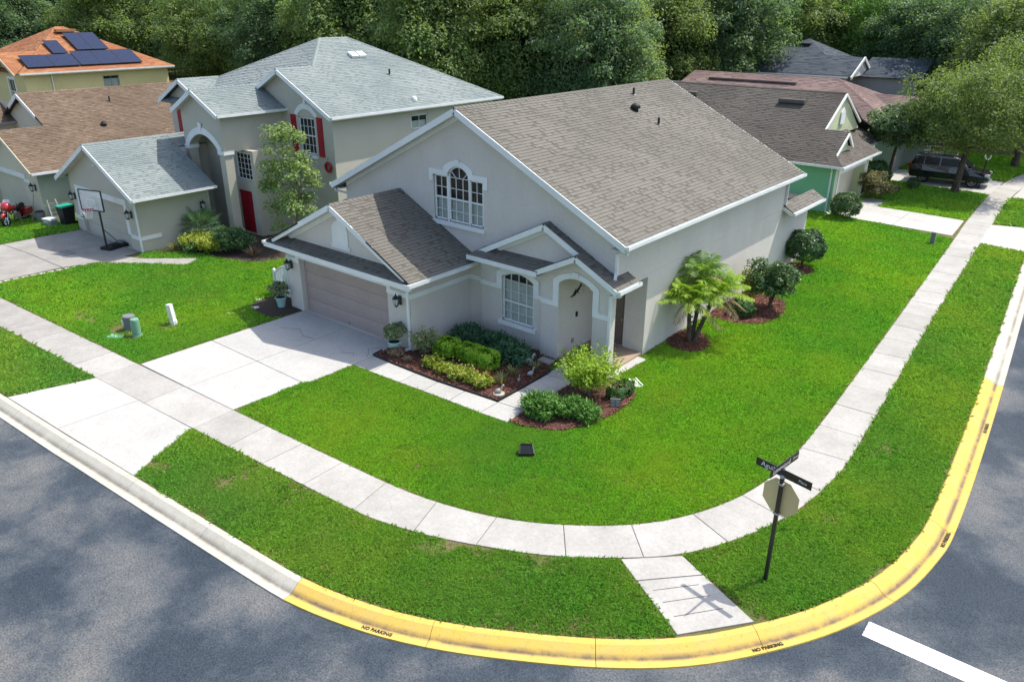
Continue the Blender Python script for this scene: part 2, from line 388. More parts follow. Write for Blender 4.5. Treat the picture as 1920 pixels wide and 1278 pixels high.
# asphalt
def asphalt():
    m, ns, ls, b = newmat('asphalt'); b.inputs['Roughness'].default_value = .85; b.inputs['Specular IOR Level'].default_value = .25
    n1 = noise(ns, ls, .36, 5, .62); r1 = ramp(ns, [(.41, (.036,.048,.062)), (.48, (.055,.068,.081)), (.54, (.090,.098,.104)), (.66, (.130,.131,.129))]); ls.new(n1.outputs[0], r1.inputs[0])
    n2 = noise(ns, ls, 30, 4, .85); r2 = ramp(ns, [(.36, (.35,.35,.36)), (.66, (1.75,1.72,1.68))]); ls.new(n2.outputs[0], r2.inputs[0])
    c = mixc(ns, ls, .85, r1.outputs[0], r2.outputs[0], 'MULTIPLY')
    n3 = noise(ns, ls, .17, 4, .6); r3 = ramp(ns, [(.42, (.80,.84,.90)), (.6, (1.12,1.1,1.08))]); ls.new(n3.outputs[0], r3.inputs[0])
    c = mixc(ns, ls, .9, c, r3.outputs[0], 'MULTIPLY')
    # hairline cracks
    vo = ns.new('ShaderNodeTexVoronoi'); vo.feature = 'DISTANCE_TO_EDGE'; vo.inputs['Scale'].default_value = .22
    g = ns.new('ShaderNodeNewGeometry'); nn = noise(ns, ls, 1.3, 4); 
    va = ns.new('ShaderNodeVectorMath'); va.operation = 'ADD'; ls.new(g.outputs['Position'], va.inputs[0])
    vm = ns.new('ShaderNodeVectorMath'); vm.operation = 'SCALE'; vm.inputs[3].default_value = 1.6; ls.new(nn.outputs['Color'], vm.inputs[0]); ls.new(vm.outputs[0], va.inputs[1])
    ls.new(va.outputs[0], vo.inputs['Vector'])
    r4 = ramp(ns, [(.0, (.7,.7,.72)), (.004, (1,1,1))]); ls.new(vo.outputs[0], r4.inputs[0])
    c = mixc(ns, ls, .8, c, r4.outputs[0], 'MULTIPLY')
    ls.new(c, b.inputs['Base Color']); bump(ns, ls, b, n2.outputs[0], .7, .012)
    return m
MAT['asphalt'] = asphalt()
def earthmat():
    m, ns, ls, b = newmat('forest_floor'); b.inputs['Roughness'].default_value = .95
    n = noise(ns, ls, .6, 6, .7); r_ = ramp(ns, [(.35, (.05,.038,.025)), (.6, (.05,.07,.022)), (.8, (.09,.07,.045))]); ls.new(n.outputs[0], r_.inputs[0]); ls.new(r_.outputs[0], b.inputs['Base Color'])
    return m
def lawnmat():
    m, ns, ls, b = newmat('lawn_turf'); b.inputs['Roughness'].default_value = .9; b.inputs['Specular IOR Level'].default_value = .1
    n = noise(ns, ls, 1.2, 5, .65); r_ = ramp(ns, [(.3, (.07,.12,.02)), (.5, (.14,.13,.05)), (.7, (.20,.155,.085))]); ls.new(n.outputs[0], r_.inputs[0])
    n2 = noise(ns, ls, 30, 3, .8); r2 = ramp(ns, [(.3, (.35,.35,.35)), (.7, (1.35,1.35,1.35))]); ls.new(n2.outputs[0], r2.inputs[0])
    c = mixc(ns, ls, .9, r_.outputs[0], r2.outputs[0], 'MULTIPLY')
    ls.new(c, b.inputs['Base Color']); bump(ns, ls, b, n2.outputs[0], .8, .03)
    return m
MAT['earth'] = earthmat(); MAT['lawn'] = lawnmat()

g = MB().add([(-400,-250,-.24),(300,-250,-.24),(300,400,-.24),(-400,400,-.24)], [(0,1,2,3)]).build('ground', MAT['earth'])
tag(g, kind='structure')
road = [tuple(p) for p in CRO]+[(40,86,0),(40,-30,0),(-60,-30,0)]
mb = MB(); tr = tessellate_polygon([[V(p) for p in road]])
mb.add([(p[0],p[1],-.125) for p in road], [t if (V(road[t[1]])-V(road[t[0]])).cross(V(road[t[2]])-V(road[t[0]])).z > 0 else tuple(reversed(t)) for t in tr])
ROAD = tag(mb.build('road', MAT['asphalt']), kind='structure')
LAWN_POLY = [(p.x, p.y) for p in CRB]+[(6,120),(-150,120),(-150,2.0)]
mb = MB(); lp = [V((x,y,0)) for x,y in LAWN_POLY]; tr = tessellate_polygon([lp])
mb.add(lp, [t if (lp[t[1]]-lp[t[0]]).cross(lp[t[2]]-lp[t[0]]).z > 0 else tuple(reversed(t)) for t in tr])
LAWN = tag(mb.build('lawn', MAT['lawn']), kind='structure')

# stop line and patch outline on the asphalt
MAT['roadpaint'] = M('road_paint_white', (.72,.72,.72), (.34,.34,.35), 5, .8, .2, fine=40, lo=.58, hi=.78, fstr=.8)
mb = MB(); 
def flat_poly(mb, pts, z, h=.0, m=0):
    P = [V((x,y,z)) for x,y in pts]
    if h: mb.prism(P, (0,0,-h), m)
    else:
        tr = tessellate_polygon([P]); mb.add(P, [t if (P[t[1]]-P[t[0]]).cross(P[t[2]]-P[t[0]]).z > 0 else tuple(reversed(t)) for t in tr], m)
edge = []
for k in range(13): edge.append((-1.99+random.uniform(-.012,.012), 12.94+k*.46/12))
flat_poly(mb, [(2.6,13.02),(2.6,13.48)]+list(reversed(edge)), -.120)
mb.build('stop_line', MAT['roadpaint'], ROAD)

# ---- curb: separate cast lengths, rolled profile
def curbmat(name, c1, c2, dirt):
    m, ns, ls, b = newmat(name); b.inputs['Roughness'].default_value = .8; b.inputs['Specular IOR Level'].default_value = .25
    n = noise(ns, ls, 1.6, 6, .7); r_ = ramp(ns, [(.35, c1), (.7, c2)]); ls.new(n.outputs[0], r_.inputs[0])
    n2 = noise(ns, ls, 40, 3, .7); r2 = ramp(ns, [(.25, (.82,.81,.78)), (.6, (1.05,1.05,1.05))]); ls.new(n2.outputs[0], r2.inputs[0])
    c = mixc(ns, ls, .8, r_.outputs[0], r2.outputs[0], 'MULTIPLY')
    a = ns.new('ShaderNodeAttribute'); a.attribute_name = 'across'
    r3 = ramp(ns, [(.0, (.6,.6,.6)), (.05, (0,0,0)), (.48, (0,0,0)), (.62, (1.0,1.0,1.0)), (.66, (1,1,1)), (.76, (0,0,0))]); ls.new(a.outputs['Fac'], r3.inputs[0])
    n3 = noise(ns, ls, .8, 5, .75); r4 = ramp(ns, [(.30, (.15,.15,.15)), (.55, (1,1,1))]); ls.new(n3.outputs[0], r4.inputs[0])
    f = mixc(ns, ls, 1.0, r3.outputs[0], r4.outputs[0], 'MULTIPLY')
    n6 = noise(ns, ls, 9, 5, .8); r6 = ramp(ns, [(.55, (0,0,0)), (.72, (.55,.55,.55))]); ls.new(n6.outputs[0], r6.inputs[0])
    f = mixc(ns, ls, 1.0, f, r6.outputs[0], 'ADD')
    c = mixc(ns, ls, f, c, dirt); ls.new(c, b.inputs['Base Color'])
    bump(ns, ls, b, n2.outputs[0], .3, .004)
    return m
MAT['curb'] = curbmat('curb_concrete', (.47,.445,.38), (.39,.37,.31), (.22,.20,.165))
MAT['curby'] = curbmat('curb_yellow_paint', (.60,.40,.075), (.52,.38,.12), (.16,.12,.075))
CURB = empty('curb', (0,0,0), kind='structure')
PROF = [(-.03,-.2),(0,.012),(.03,.028),(.15,.02),(.27,-.05),(.37,-.118),(.46,-.112),(.58,-.095),(.60,-.2)]
sy0, sy1 = near_s(CRB, sC, (-11.25,7.05)), near_s(CRB, sC, (-2.46,26.6))
bounds = []
s = sy0
while s > near_s(CRB, sC, (-52,4.9)): bounds.append((s-3.05, s, 0)); s -= 3.05
ny = round((sy1-sy0)/3.05); ly = (sy1-sy0)/ny
for k in range(ny): bounds.append((sy0+k*ly, sy0+(k+1)*ly, 1))
s = sy1
while s < sC[-1]-3.1: bounds.append((s, s+3.05, 0)); s += 3.05
for a, b_, yel in bounds:
    mb = MB(); n = 8; ac = []
    for i in range(n+1):
        ss = a+.006+(b_-a-.012)*i/n; p = at_s(CRB, sC, ss); q = at_s(CRB, sC, ss+.05); o_ = at_s(CRB, sC, ss-.05)
        t = (q-o_).normalized(); nn = V((t.y,-t.x,0))
        for d, z in PROF: mb.v.append(tuple(p+nn*d+V((0,0,z)))); ac.append(max(0,min(1,d/.58)))
    k = len(PROF)
    for i in range(n):
        for j in range(k-1):
            mb.f.append((i*k+j, i*k+j+1, (i+1)*k+j+1, (i+1)*k+j)[::-1]); mb.m.append(0)
    mb.f.append(tuple(range(k))[::1]); mb.m.append(0); mb.f.append(tuple(n*k+j for j in reversed(range(k)))); mb.m.append(0)
    o = mb.build('curb_length', MAT['curby'] if yel else MAT['curb'], CURB)
    at = o.data.attributes.new('across', 'FLOAT', 'POINT'); at.data.foreach_set('value', ac)
# joint filler below
mb = MB()
for i in range(0, len(CRB)-4, 4):
    p, q = CRB[i], CRB[i+4]; t = (q-p).normalized(); nn = V((t.y,-t.x,0)); 
    for d0, z0, d1, z1 in ((0,-.01,.15,-.005),(.15,-.005,.37,-.14),(.37,-.14,.56,-.12)):
        mb.add([p+nn*d0+V((0,0,z0)), p+nn*d1+V((0,0,z1)), q+nn*d1+V((0,0,z1)), q+nn*d0+V((0,0,z0))], [(0,1,2,3)])
mb.build('joint_filler', MAT['joint'], CURB)

def text_mesh(txt, size, mat, name, extrude=0, bold=0):
    cu = bpy.data.curves.new(name, 'FONT'); cu.body = txt; cu.size = size; cu.align_x = 'CENTER'; cu.align_y = 'CENTER'; cu.extrude = extrude
    cu.resolution_u = 2; cu.offset = bold
    tmp = bpy.data.objects.new('tmp', cu); COL.objects.link(tmp)
    dg = bpy.context.evaluated_depsgraph_get(); me = bpy.data.meshes.new_from_object(tmp.evaluated_get(dg))
    bpy.data.objects.remove(tmp); me.materials.clear(); me.materials.append(mat); me.name = name
    return me
MAT['stencil'] = M('stencil_black', (.02,.018,.015), (.035,.03,.02), 25, .8)
NP = text_mesh('NO PARKING', .118, MAT['stencil'], 'lettering', 0, .005)
for px, py in ((-9.27,7.15),(-3.33,11.5),(-1.60,17.1),(-1.92,23.3)):
    s = near_s(CRB, sC, (px,py)); p = at_s(CRB, sC, s); t = (at_s(CRB, sC, s+.2)-at_s(CRB, sC, s-.2)).normalized(); nn = V((t.y,-t.x,0))
    # lies on the gutter pan, reads from the road
    x_ = t; y_ = (-nn*1.0+V((0,0,-.1))).normalized(); z_ = x_.cross(y_)
    o = link('lettering', NP, CURB); c = p+nn*.478+V((0,0,-.099))
    o.matrix_local = Matrix(((x_.x*.9,y_.x,z_.x,c.x),(x_.y*.9,y_.y,z_.y,c.y),(x_.z*.9,y_.z,z_.z,c.z),(0,0,0,1)))

# ---- pavement slabs
def slab(parent, pts, top, mat, th=.10, name='slab'):
    mb = MB(); c = V((sum(p[0] for p in pts)/len(pts), sum(p[1] for p in pts)/len(pts), 0))
    P = [V((x,y,top)) for x,y in pts]
    # gentle tooled edge: inset top, chamfer
    I = []
    for p in P:
        d = V((c.x,c.y,top))-p; I.append(p+d.normalized()*.012+V((0,0,.006)))
    n = len(P); b = 0
    mb.v.extend([tuple(p) for p in I]); mb.v.extend([tuple(p) for p in P]); mb.v.extend([tuple(p-V((0,0,th))) for p in P])
    area = sum(P[i].x*P[(i+1)%n].y-P[(i+1)%n].x*P[i].y for i in range(n))
    for t in tessellate_polygon([I]):
        if (I[t[1]]-I[t[0]]).cross(I[t[2]]-I[t[0]]).z < 0: t = tuple(reversed(t))
        mb.f.append(tuple(t)); mb.m.append(0)
    for i in range(n):
        j = (i+1) % n
        for lo in (0, n):
            q = (lo+i, lo+j, lo+n+j, lo+n+i); mb.f.append(tuple(reversed(q)) if area > 0 else q); mb.m.append(0)
    return mb.build(name, mat, parent, origin=c)
SW = empty('sidewalk', (0,0,0), kind='structure')
cutsX = [-18.75]
cuts = []
for X in (-18.75,-21.3,-23.95): cuts.append(near_s(SWB, sB, (X, 9.9)))
s = min(cuts); 
while s > near_s(SWB, sB, (-56, 8.3)): s -= 1.55; cuts.append(s)
s = near_s(SWB, sB, (-18.75, 10.1)); e = near_s(SWB, sB, (-6.1,14.2))
k = 0
while s < sB[-1]-1.7:
    s += 1.55; cuts.append(s)
cuts = sorted(cuts)
def frontof(s):
    p = at_s(SWB, sB, s); t = (at_s(SWB, sB, s+.3)-at_s(SWB, sB, s-.3)).normalized(); nn = V((t.y,-t.x,0))
    # nearest front point along the normal
    best = min(SWF, key=lambda q: abs((q-p).dot(t))+ (100 if (q-p).length > 2.2 else 0))
    return best
SW_EXC = []
for a, b_ in zip(cuts[:-1], cuts[1:]):
    bk = [at_s(SWB, sB, a+.008+(b_-a-.016)*i/4) for i in range(5)]
    f0, f1 = near_s(SWF, sF, frontof(a)), near_s(SWF, sF, frontof(b_))
    fr = [at_s(SWF, sF, f0+.008+(f1-f0-.016)*i/4) for i in range(5)]
    poly = [(p.x,p.y) for p in fr]+[(p.x,p.y) for p in reversed(bk)]
    x = bk[2].x
    slab(SW, poly, .02+random.uniform(-.003,.003), MAT['concrete_walk'] if not (x < -28.2 and bk[2].y < 12) else MAT['concrete_old'])
mb = MB()
flat_poly(mb, [(p.x,p.y) for p in SWF[::3]]+[(p.x,p.y) for p in reversed(SWB[::3])], .004); mb.build('joint_filler', MAT['joint'], SW)
SW_EXC = [(p.x,p.y) for p in SWF]+[(p.x,p.y) for p in reversed(SWB)]

# corner ramp from the sidewalk to the curb
RAMP = empty('curb_ramp', (-5.1,11.6,0), kind='structure')
ra, rb, rc, rd = V((-6.62,11.72,0)), V((-5.66,12.66,0)), V((-3.66,11.80,0)), V((-4.63,10.56,0))
for i, (t0, t1) in enumerate(((0,.31),(.31,1))):
    A, B, C_, D = ra.lerp(rd,t0), rb.lerp(rc,t0), rb.lerp(rc,t1), ra.lerp(rd,t1)
    slab(RAMP, [(p.x,p.y) for p in (A.lerp(D,.01),D.lerp(A,.01),C_.lerp(B,.01),B.lerp(C_,.01))], .018, MAT['concrete_walk'])
mb = MB()
flat_poly(mb, [(p.x,p.y) for p in (ra,rd,rc,rb)], .003); mb.build('joint_filler', MAT['joint'], RAMP)
for t in (.46,.62,.80):
    A, B = ra.lerp(rd,t), rb.lerp(rc,t-.02)
    MB().bar(A.lerp(B,.12)+V((0,0,.0255)), A.lerp(B,.80)+V((0,0,.0255)), .014, .004).build('tooled_groove', MAT['joint'], RAMP)
RAMP_EXC = [(p.x,p.y) for p in (ra,rd,rc,rb)]

# our driveway
DRV = empty('driveway', (-21.2,12,0), kind='structure')
for pts in ([(-23.84,9.93),(-21.17,10.03),(-21.16,12.48),(-23.82,12.46)], [(-21.15,10.03),(-18.80,10.13),(-18.70,12.40),(-18.72,12.48),(-21.14,12.48)],
            [(-23.82,12.48),(-21.16,12.50),(-21.16,16.34),(-23.74,16.34)], [(-21.14,12.50),(-18.72,12.50),(-18.54,12.74),(-18.54,14.34),(-18.54,15.25),(-18.62,16.34),(-21.14,16.34)],
            [(-24.62,6.25),(-21.56,6.41),(-21.46,8.66),(-23.93,8.54)], [(-21.54,6.41),(-17.66,6.63),(-18.05,7.35),(-18.72,8.79),(-21.44,8.66)]):
    slab(DRV, pts, .024, MAT['concrete'])
mb = MB(); flat_poly(mb, [(-24.62,6.3),(-17.7,6.66),(-18.75,8.8),(-18.8,12.4),(-18.6,16.3),(-23.75,16.3),(-23.9,8.6)], .003); mb.build('joint_filler', MAT['joint'], DRV)
DRV_EXC = [(-24.62,6.25),(-17.66,6.65),(-18.05,7.35),(-18.75,8.8),(-18.75,12.42),(-18.56,12.74),(-18.56,14.34),(-18.5,16.4),(-23.8,16.4),(-23.9,8.6)]
# tar-filled hairlines on the driveway
for pts in ([(-23.0,14.7),(-22.3,15.05),(-21.7,14.75),(-21.2,14.85)], [(-18.75,15.95),(-19.1,15.5),(-18.75,15.2),(-18.62,15.0)], [(-19.6,14.7),(-19.2,14.95),(-19.05,14.8)]):
    MB().tube([(x,y,.0305) for x,y in pts], .006, 5).build('crack', MAT['joint'], DRV)
# front walk
WALK = empty('front_walk', (-15,15,0), kind='structure')
for pts in ([(-18.52,14.36),(-17.66,14.38),(-17.78,15.21),(-18.52,15.23)], [(-17.64,14.38),(-16.43,14.45),(-16.5,15.2),(-17.76,15.2)], [(-16.41,14.45),(-15.45,14.51),(-15.52,15.21),(-16.48,15.2)],
            [(-15.43,14.51),(-14.40,14.56),(-14.46,15.30),(-15.50,15.22)], [(-14.38,14.56),(-13.2,14.60),(-13.22,15.40),(-14.44,15.31)], [(-13.18,14.60),(-12.25,14.68),(-12.27,15.5),(-13.2,15.42)],
            [(-13.2,15.44),(-12.27,15.52),(-12.27,16.72),(-13.2,16.66)], [(-13.2,16.68),(-12.27,16.74),(-12.28,17.88),(-13.21,17.82)], [(-13.21,17.84),(-12.28,17.90),(-11.9,18.3),(-11.55,18.93),(-13.4,18.93)], [(-11.72,18.95),(-11.5,18.95),(-11.35,20.9),(-11.72,20.9)]):
    slab(WALK, pts, .022, MAT['concrete'])
mb = MB(); flat_poly(mb, [(-18.5,14.37),(-12.27,14.68),(-12.3,17.9),(-11.6,18.9),(-13.3,18.9),(-13.2,15.4),(-18.5,15.2)], .003); mb.build('joint_filler', MAT['joint'], WALK)
WALK_EXC = [(-18.6,14.34),(-12.25,14.66),(-12.27,17.9),(-11.5,18.9),(-11.35,20.9),(-13.3,20.9),(-13.2,15.4),(-18.6,15.25)]

# neighbour driveways
D2 = empty('driveway', (-39,12,0), kind='structure')
for pts in ([(-42.3,9.05),(-39.5,9.2),(-39.5,12.5),(-42.2,12.3)], [(-39.48,9.2),(-36.45,9.32),(-36.3,12.6),(-39.48,12.5)], [(-42.2,12.33),(-39.5,12.53),(-39.4,15.95),(-42.1,15.95)],
            [(-39.48,12.53),(-36.3,12.63),(-35.95,13.9),(-35.95,15.95),(-39.38,15.95)], [(-42.7,5.5),(-39.6,5.65),(-39.5,7.75),(-42.4,7.6)], [(-39.58,5.65),(-36,5.8),(-36.5,7.9),(-39.48,7.75)],
            [(-35.93,13.95),(-34.95,14.55),(-34.95,15.5),(-35.93,15.2)], [(-34.93,14.55),(-33.6,15.5),(-33.9,16.4),(-34.93,15.52)], [(-33.58,15.5),(-32.4,16.4),(-32.9,17.3),(-33.88,16.4)]):
    slab(D2, pts, .022, MAT['concrete_old'])
mb = MB(); flat_poly(mb, [(-42.3,9.1),(-36.5,9.3),(-36,13.9),(-36,15.9),(-42.1,15.9)], .003); mb.build('joint_filler', MAT['joint'], D2)
D2_EXC = [(-42.7,5.5),(-36,5.8),(-36.05,9.3),(-35.72,13.7),(-35.7,13.75),(-34.9,14.5),(-33.6,15.45),(-32.3,16.4),(-32.9,17.4),(-33.9,16.45),(-34.95,15.6),(-35.9,16),(-42.2,16)]
# brick-like pavers edging that driveway
for i in range(11):
    t = i/11; c = V((-36.38,9.9,0)).lerp(V((-36.05,13.6,0)), t)
    slab(D2, [(c.x+.06,c.y),(c.x+.30,c.y+.02),(c.x+.32,c.y+.27),(c.x+.08,c.y+.25)], .03, MAT['paver'], name='edging_paver')
D5 = empty('driveway', (-9,46,0), kind='structure')
for pts in ([(-13.2,44.55),(-10.1,44.4),(-10.1,46.4),(-13.2,46.6)], [(-13.2,46.62),(-10.1,46.42),(-10.1,48.2),(-13.2,48.3)], [(-10.08,44.4),(-7.1,44.2),(-7.2,46.2),(-10.08,46.4)], [(-10.08,46.42),(-7.2,46.22),(-7.3,48.0),(-10.08,48.2)],
            [(-5.75,43.6),(-3.72,43.0),(-4.0,48.6),(-6.0,47.9)], [(-13.2,48.32),(-11.9,48.3),(-11.8,50.3),(-13.2,50.4)]):
    slab(D5, pts, .022, MAT['concrete'])
D6 = empty('driveway', (-9,58,0), kind='structure')
for pts in ([(-14.5,56.6),(-10.6,56.4),(-10.6,58.8),(-14.5,59.0)], [(-10.58,56.4),(-7.5,56.2),(-7.5,58.6),(-10.58,58.8)], [(-14.5,59.02),(-10.6,58.82),(-10.6,61.2),(-14.5,61.2)], [(-10.58,58.82),(-7.5,58.62),(-7.5,61),(-10.58,61.2)], [(-6.25,56.0),(-4.5,55.5),(-4.4,61.8),(-6.2,61.2)]):
    slab(D6, pts, .022, MAT['concrete'])
D5_EXC = [(-13.2,44.5),(-3.7,43.0),(-4.0,48.6),(-7.2,48.1),(-11.8,48.3),(-11.8,50.3),(-13.2,50.4)]
D6_EXC = [(-14.5,56.5),(-4.4,55.5),(-4.4,61.8),(-14.5,61.2)]

# planting beds (mulch mounds)
def mulchmat(name, a, b2, c3):
    m, ns, ls, b = newmat(name); b.inputs['Roughness'].default_value = .95
    n = noise(ns, ls, 22, 5, .8); r_ = ramp(ns, [(.3, a), (.5, b2), (.72, c3)]); ls.new(n.outputs[0], r_.inputs[0]); ls.new(r_.outputs[0], b.inputs['Base Color'])
    bump(ns, ls, b, n.outputs[0], 1.0, .05); return m
MAT['mulch'] = mulchmat('mulch_red', (.035,.018,.013), (.10,.04,.028), (.17,.075,.05))
MAT['mulchp'] = mulchmat('mulch_pink', (.10,.05,.035), (.20,.10,.07), (.30,.165,.115))
MAT['mulchd'] = mulchmat('mulch_dark', (.02,.014,.01), (.05,.033,.023), (.085,.055,.038))
MAT['chip'] = leafmat('mulch_chip', [(.05,.022,.016),(.13,.05,.035),(.20,.09,.06),(.09,.04,.03)], .0, .9)
BEDS = []
def bed(poly, mat, h=.07):
    n = len(poly); c = V((sum(p[0] for p in poly)/n, sum(p[1] for p in poly)/n, 0)); mb = MB()
    P = [V((x,y,.006)) for x,y in poly]; I = [p+(c-p)*.18+V((0,0,h-.006)) for p in P]
    area = sum(P[i].x*P[(i+1)%n].y-P[(i+1)%n].x*P[i].y for i in range(n))
    if area < 0: P.reverse(); I.reverse()
    mb.v.extend([tuple(p) for p in P]); mb.v.extend([tuple(p) for p in I])
    for i in range(n): mb.f.append((i,(i+1)%n,n+(i+1)%n,n+i)); mb.m.append(0)
    for t in tessellate_polygon([I]):
        if (I[t[1]]-I[t[0]]).cross(I[t[2]]-I[t[0]]).z < 0: t = tuple(reversed(t))
        mb.f.append(tuple(n+i for i in t)); mb.m.append(0)
    o = tag(mb.build('planting_bed', mat, origin=c), kind='structure'); BEDS.append((poly, mat)); return o
def smooth_loop(pts, n=4):
    out = []; k = len(pts)
    for i in range(k):
        p0,p1,p2,p3 = [np.array(pts[(i+j)%k], float) for j in (-1,0,1,2)]
        for q in range(n):
            t = q/n; out.append(tuple(.5*((2*p1)+(p2-p0)*t+(2*p0-5*p1+4*p2-p3)*t*t+(3*p1-p0-3*p2+p3)*t**3)))
    return out
B1 = [(-18.56,15.27),(-17.9,15.25),(-15.72,15.27),(-14.46,15.36),(-13.28,15.46),(-13.27,16.7),(-13.29,18.08),(-13.6,18.9),(-14.4,18.9),(-14.4,19.08),(-17.1,19.08),(-17.72,19.2),(-17.72,16.3),(-18.5,16.28),(-18.62,15.7)]
bed(B1, MAT['mulch'])
B2 = [(-12.22,14.72),(-11.83,14.76),(-11.31,14.91),(-10.71,15.27),(-10.42,15.88),(-10.22,16.52),(-10.13,17.31),(-10.2,18.14),(-10.41,18.59),(-10.8,18.9),(-11.5,18.9),(-12.22,17.9),(-12.22,17.05),(-12.22,15.35)]
bed(B2, MAT['mulch'])
B3 = smooth_loop([(-11.64,22.75),(-11.3,22.3),(-10.75,22.25),(-10.35,22.5),(-10.22,23.0),(-10.45,23.6),(-11.0,24.1),(-11.64,23.9)]); bed(B3, MAT['mulchp'], .05)
B4 = smooth_loop([(-11.64,25.9),(-11.2,25.75),(-10.72,25.72),(-10.1,25.95),(-9.7,26.35),(-9.5,27.3),(-9.62,28.4),(-10.0,29.2),(-10.7,29.4),(-11.64,29.2)]); bed(B4, MAT['mulchp'], .05)
B5 = smooth_loop([(-11.64,32.9),(-11.0,32.75),(-10.45,33.1),(-10.4,33.6),(-10.8,34.3),(-11.64,34.5)]); bed(B5, MAT['mulchp'], .06)
B6 = [(-26.0,15.35),(-25.2,15.0),(-23.95,14.95),(-23.86,16.3),(-24.5,16.32),(-24.5,17.4),(-25.6,17.4),(-26.1,16.4)]; bed(B6, MAT['mulchd'], .04)
B7 = smooth_loop([(-35.3,16.2),(-34.3,17.3),(-33.0,17.7),(-31.5,18.0),(-30.2,18.6),(-30.0,20.5),(-31.5,22.5),(-34.0,21.6),(-35.6,20.3),(-35.4,18.3)]); bed(B7, MAT['mulchd'], .05)
# black plastic edging of the front bed
MB().tube([(x,y,.055) for x,y in [(-18.63,15.7),(-18.56,15.26),(-17.9,15.23),(-15.72,15.25),(-14.46,15.34),(-13.26,15.44),(-13.25,16.7),(-13.27,18.1)]], .035, 6).build('bed_edging', MAT['blackmat'], None).parent = None
tag(bpy.data.objects['bed_edging'], 'black plastic edging strip around the red mulch bed', 'garden edging')
# ------------------------------------------------------------------ building kit
Z = V((0,0,1))
CAMP = V((0,0,CAM_H))
class Roof:
    def __init__(s, house, shmat, deckmat, exp=.143, tabw=(.10,.20), tabs=True):
        s.h, s.sm, s.dm, s.e, s.tw, s.tabs = house, shmat, deckmat, exp, tabw, tabs
        s.deck = MB(); s.t = []; s.caps = MB()
    def face(s, pts, th=.06, tabs=None):
        pts = [V(p) for p in pts]; n = V((0,0,0))
        for i in range(len(pts)): n += pts[i].cross(pts[(i+1) % len(pts)])
        n.normalize()
        if n.z < 0: n = -n; pts.reverse()
        s.deck.prism(pts, -n*th)
        if not (s.tabs if tabs is None else tabs): return
        U = Z.cross(n)
        U = U.normalized() if U.length > 1e-4 else V((1,0,0)); W = n.cross(U)
        o = pts[0]; q = [((p-o).dot(U), (p-o).dot(W)) for p in pts]
        v0, v1 = min(a[1] for a in q), max(a[1] for a in q)
        def span(v):
            xs = []
            for (ua,va),(ub,vb) in zip(q, q[1:]+q[:1]):
                if abs(va-vb) < 1e-9: continue
                t = (v-va)/(vb-va)
                if -1e-6 <= t <= 1+1e-6: xs.append(ua+(ub-ua)*t)
            return (min(xs), max(xs)) if len(xs) > 1 else None
        v = v0; e = s.e; row = 0
        while v < v1-.02:
            va, vb = v, min(v+e, v1); v += e; row += 1
            A, B = span(va+1e-4), span(vb-1e-4)
            if not A or not B: continue
            L0, L1 = min(A[0],B[0]), max(A[1],B[1]); u = L0-random.uniform(0,s.tw[1]); 
            while u < L1:
                lowt = random.random() < .24; u2 = u+(random.uniform(s.tw[0]*.8,s.tw[0]*1.5) if lowt else random.uniform(s.tw[0]*1.3,s.tw[1]*1.3)); g_ = .003
                a0, a1 = max(u+g_*.5, A[0]), min(u2-g_*.5, A[1]); b0, b1 = max(u+g_*.5, B[0]), min(u2-g_*.5, B[1])
                u = u2
                if a1-a0 < .02 and b1-b0 < .02: continue
                if a1 < a0: a0 = a1 = (a0+a1)/2
                if b1 < b0: b0 = b1 = (b0+b1)/2
                t = .007 if lowt else random.choice((.018,.022)); lo = va-.006
                P = [o+U*a0+W*lo+n*t, o+U*a1+W*lo+n*t, o+U*b1+W*vb+n*.004, o+U*b0+W*vb+n*.004, o+U*a0+W*lo-n*.002, o+U*a1+W*lo-n*.002]
                s.t.append((P, n, lowt))
    def ridge(s, a, b, dl, dr, step=.2, wd=.13):
        a, b, dl, dr = V(a), V(b), V(dl).normalized(), V(dr).normalized(); L = (b-a).length; k = max(1, int(L/step)); d = (b-a)/L
        for i in range(k):
            p, q = a+d*(L*i/k-.02), a+d*(L*(i+1)/k)
            for sd in (dl, dr):
                s.caps.add([p+Z*.036, q+Z*.022, q+sd*wd+Z*.016, p+sd*wd+Z*.028, p+sd*wd+Z*0, p+Z*.0], [(0,1,2,3),(0,3,4,5)])
    def finish(s, nind=0):
        r = s.deck.build('roof', s.dm, s.h)
        def score(t):
            P, n, _l = t; c = (P[0]+P[2])/2; d = CAMP-c; l = d.length
            return (P[1]-P[0]).length*max(0, n.dot(d/l))/(l*l)
        if nind: s.t.sort(key=score, reverse=True)
        F = [(0,1,2,3),(4,5,1,0),(0,3,4),(1,5,2)]
        lowm = LOWSH[s.sm.name]
        for P, n, lt in s.t[:nind]:
            MB().add(P, F).build('shingle', lowm if lt else s.sm, r, origin=P[0])
        rest = s.t[nind:]
        if rest or s.caps.f:
            mb = MB()
            for P, n, lt in rest: mb.add(P, F, 1 if lt else 0)
            mb.v, mb.f, mb.m = mb.v, mb.f, mb.m
            b = len(mb.v); mb.v.extend(s.caps.v); mb.f.extend([tuple(i+b for i in f) for f in s.caps.f]); mb.m.extend(s.caps.m)
            tag(mb.build('shingle_field', [s.sm, lowm], r), kind='stuff')
        return r

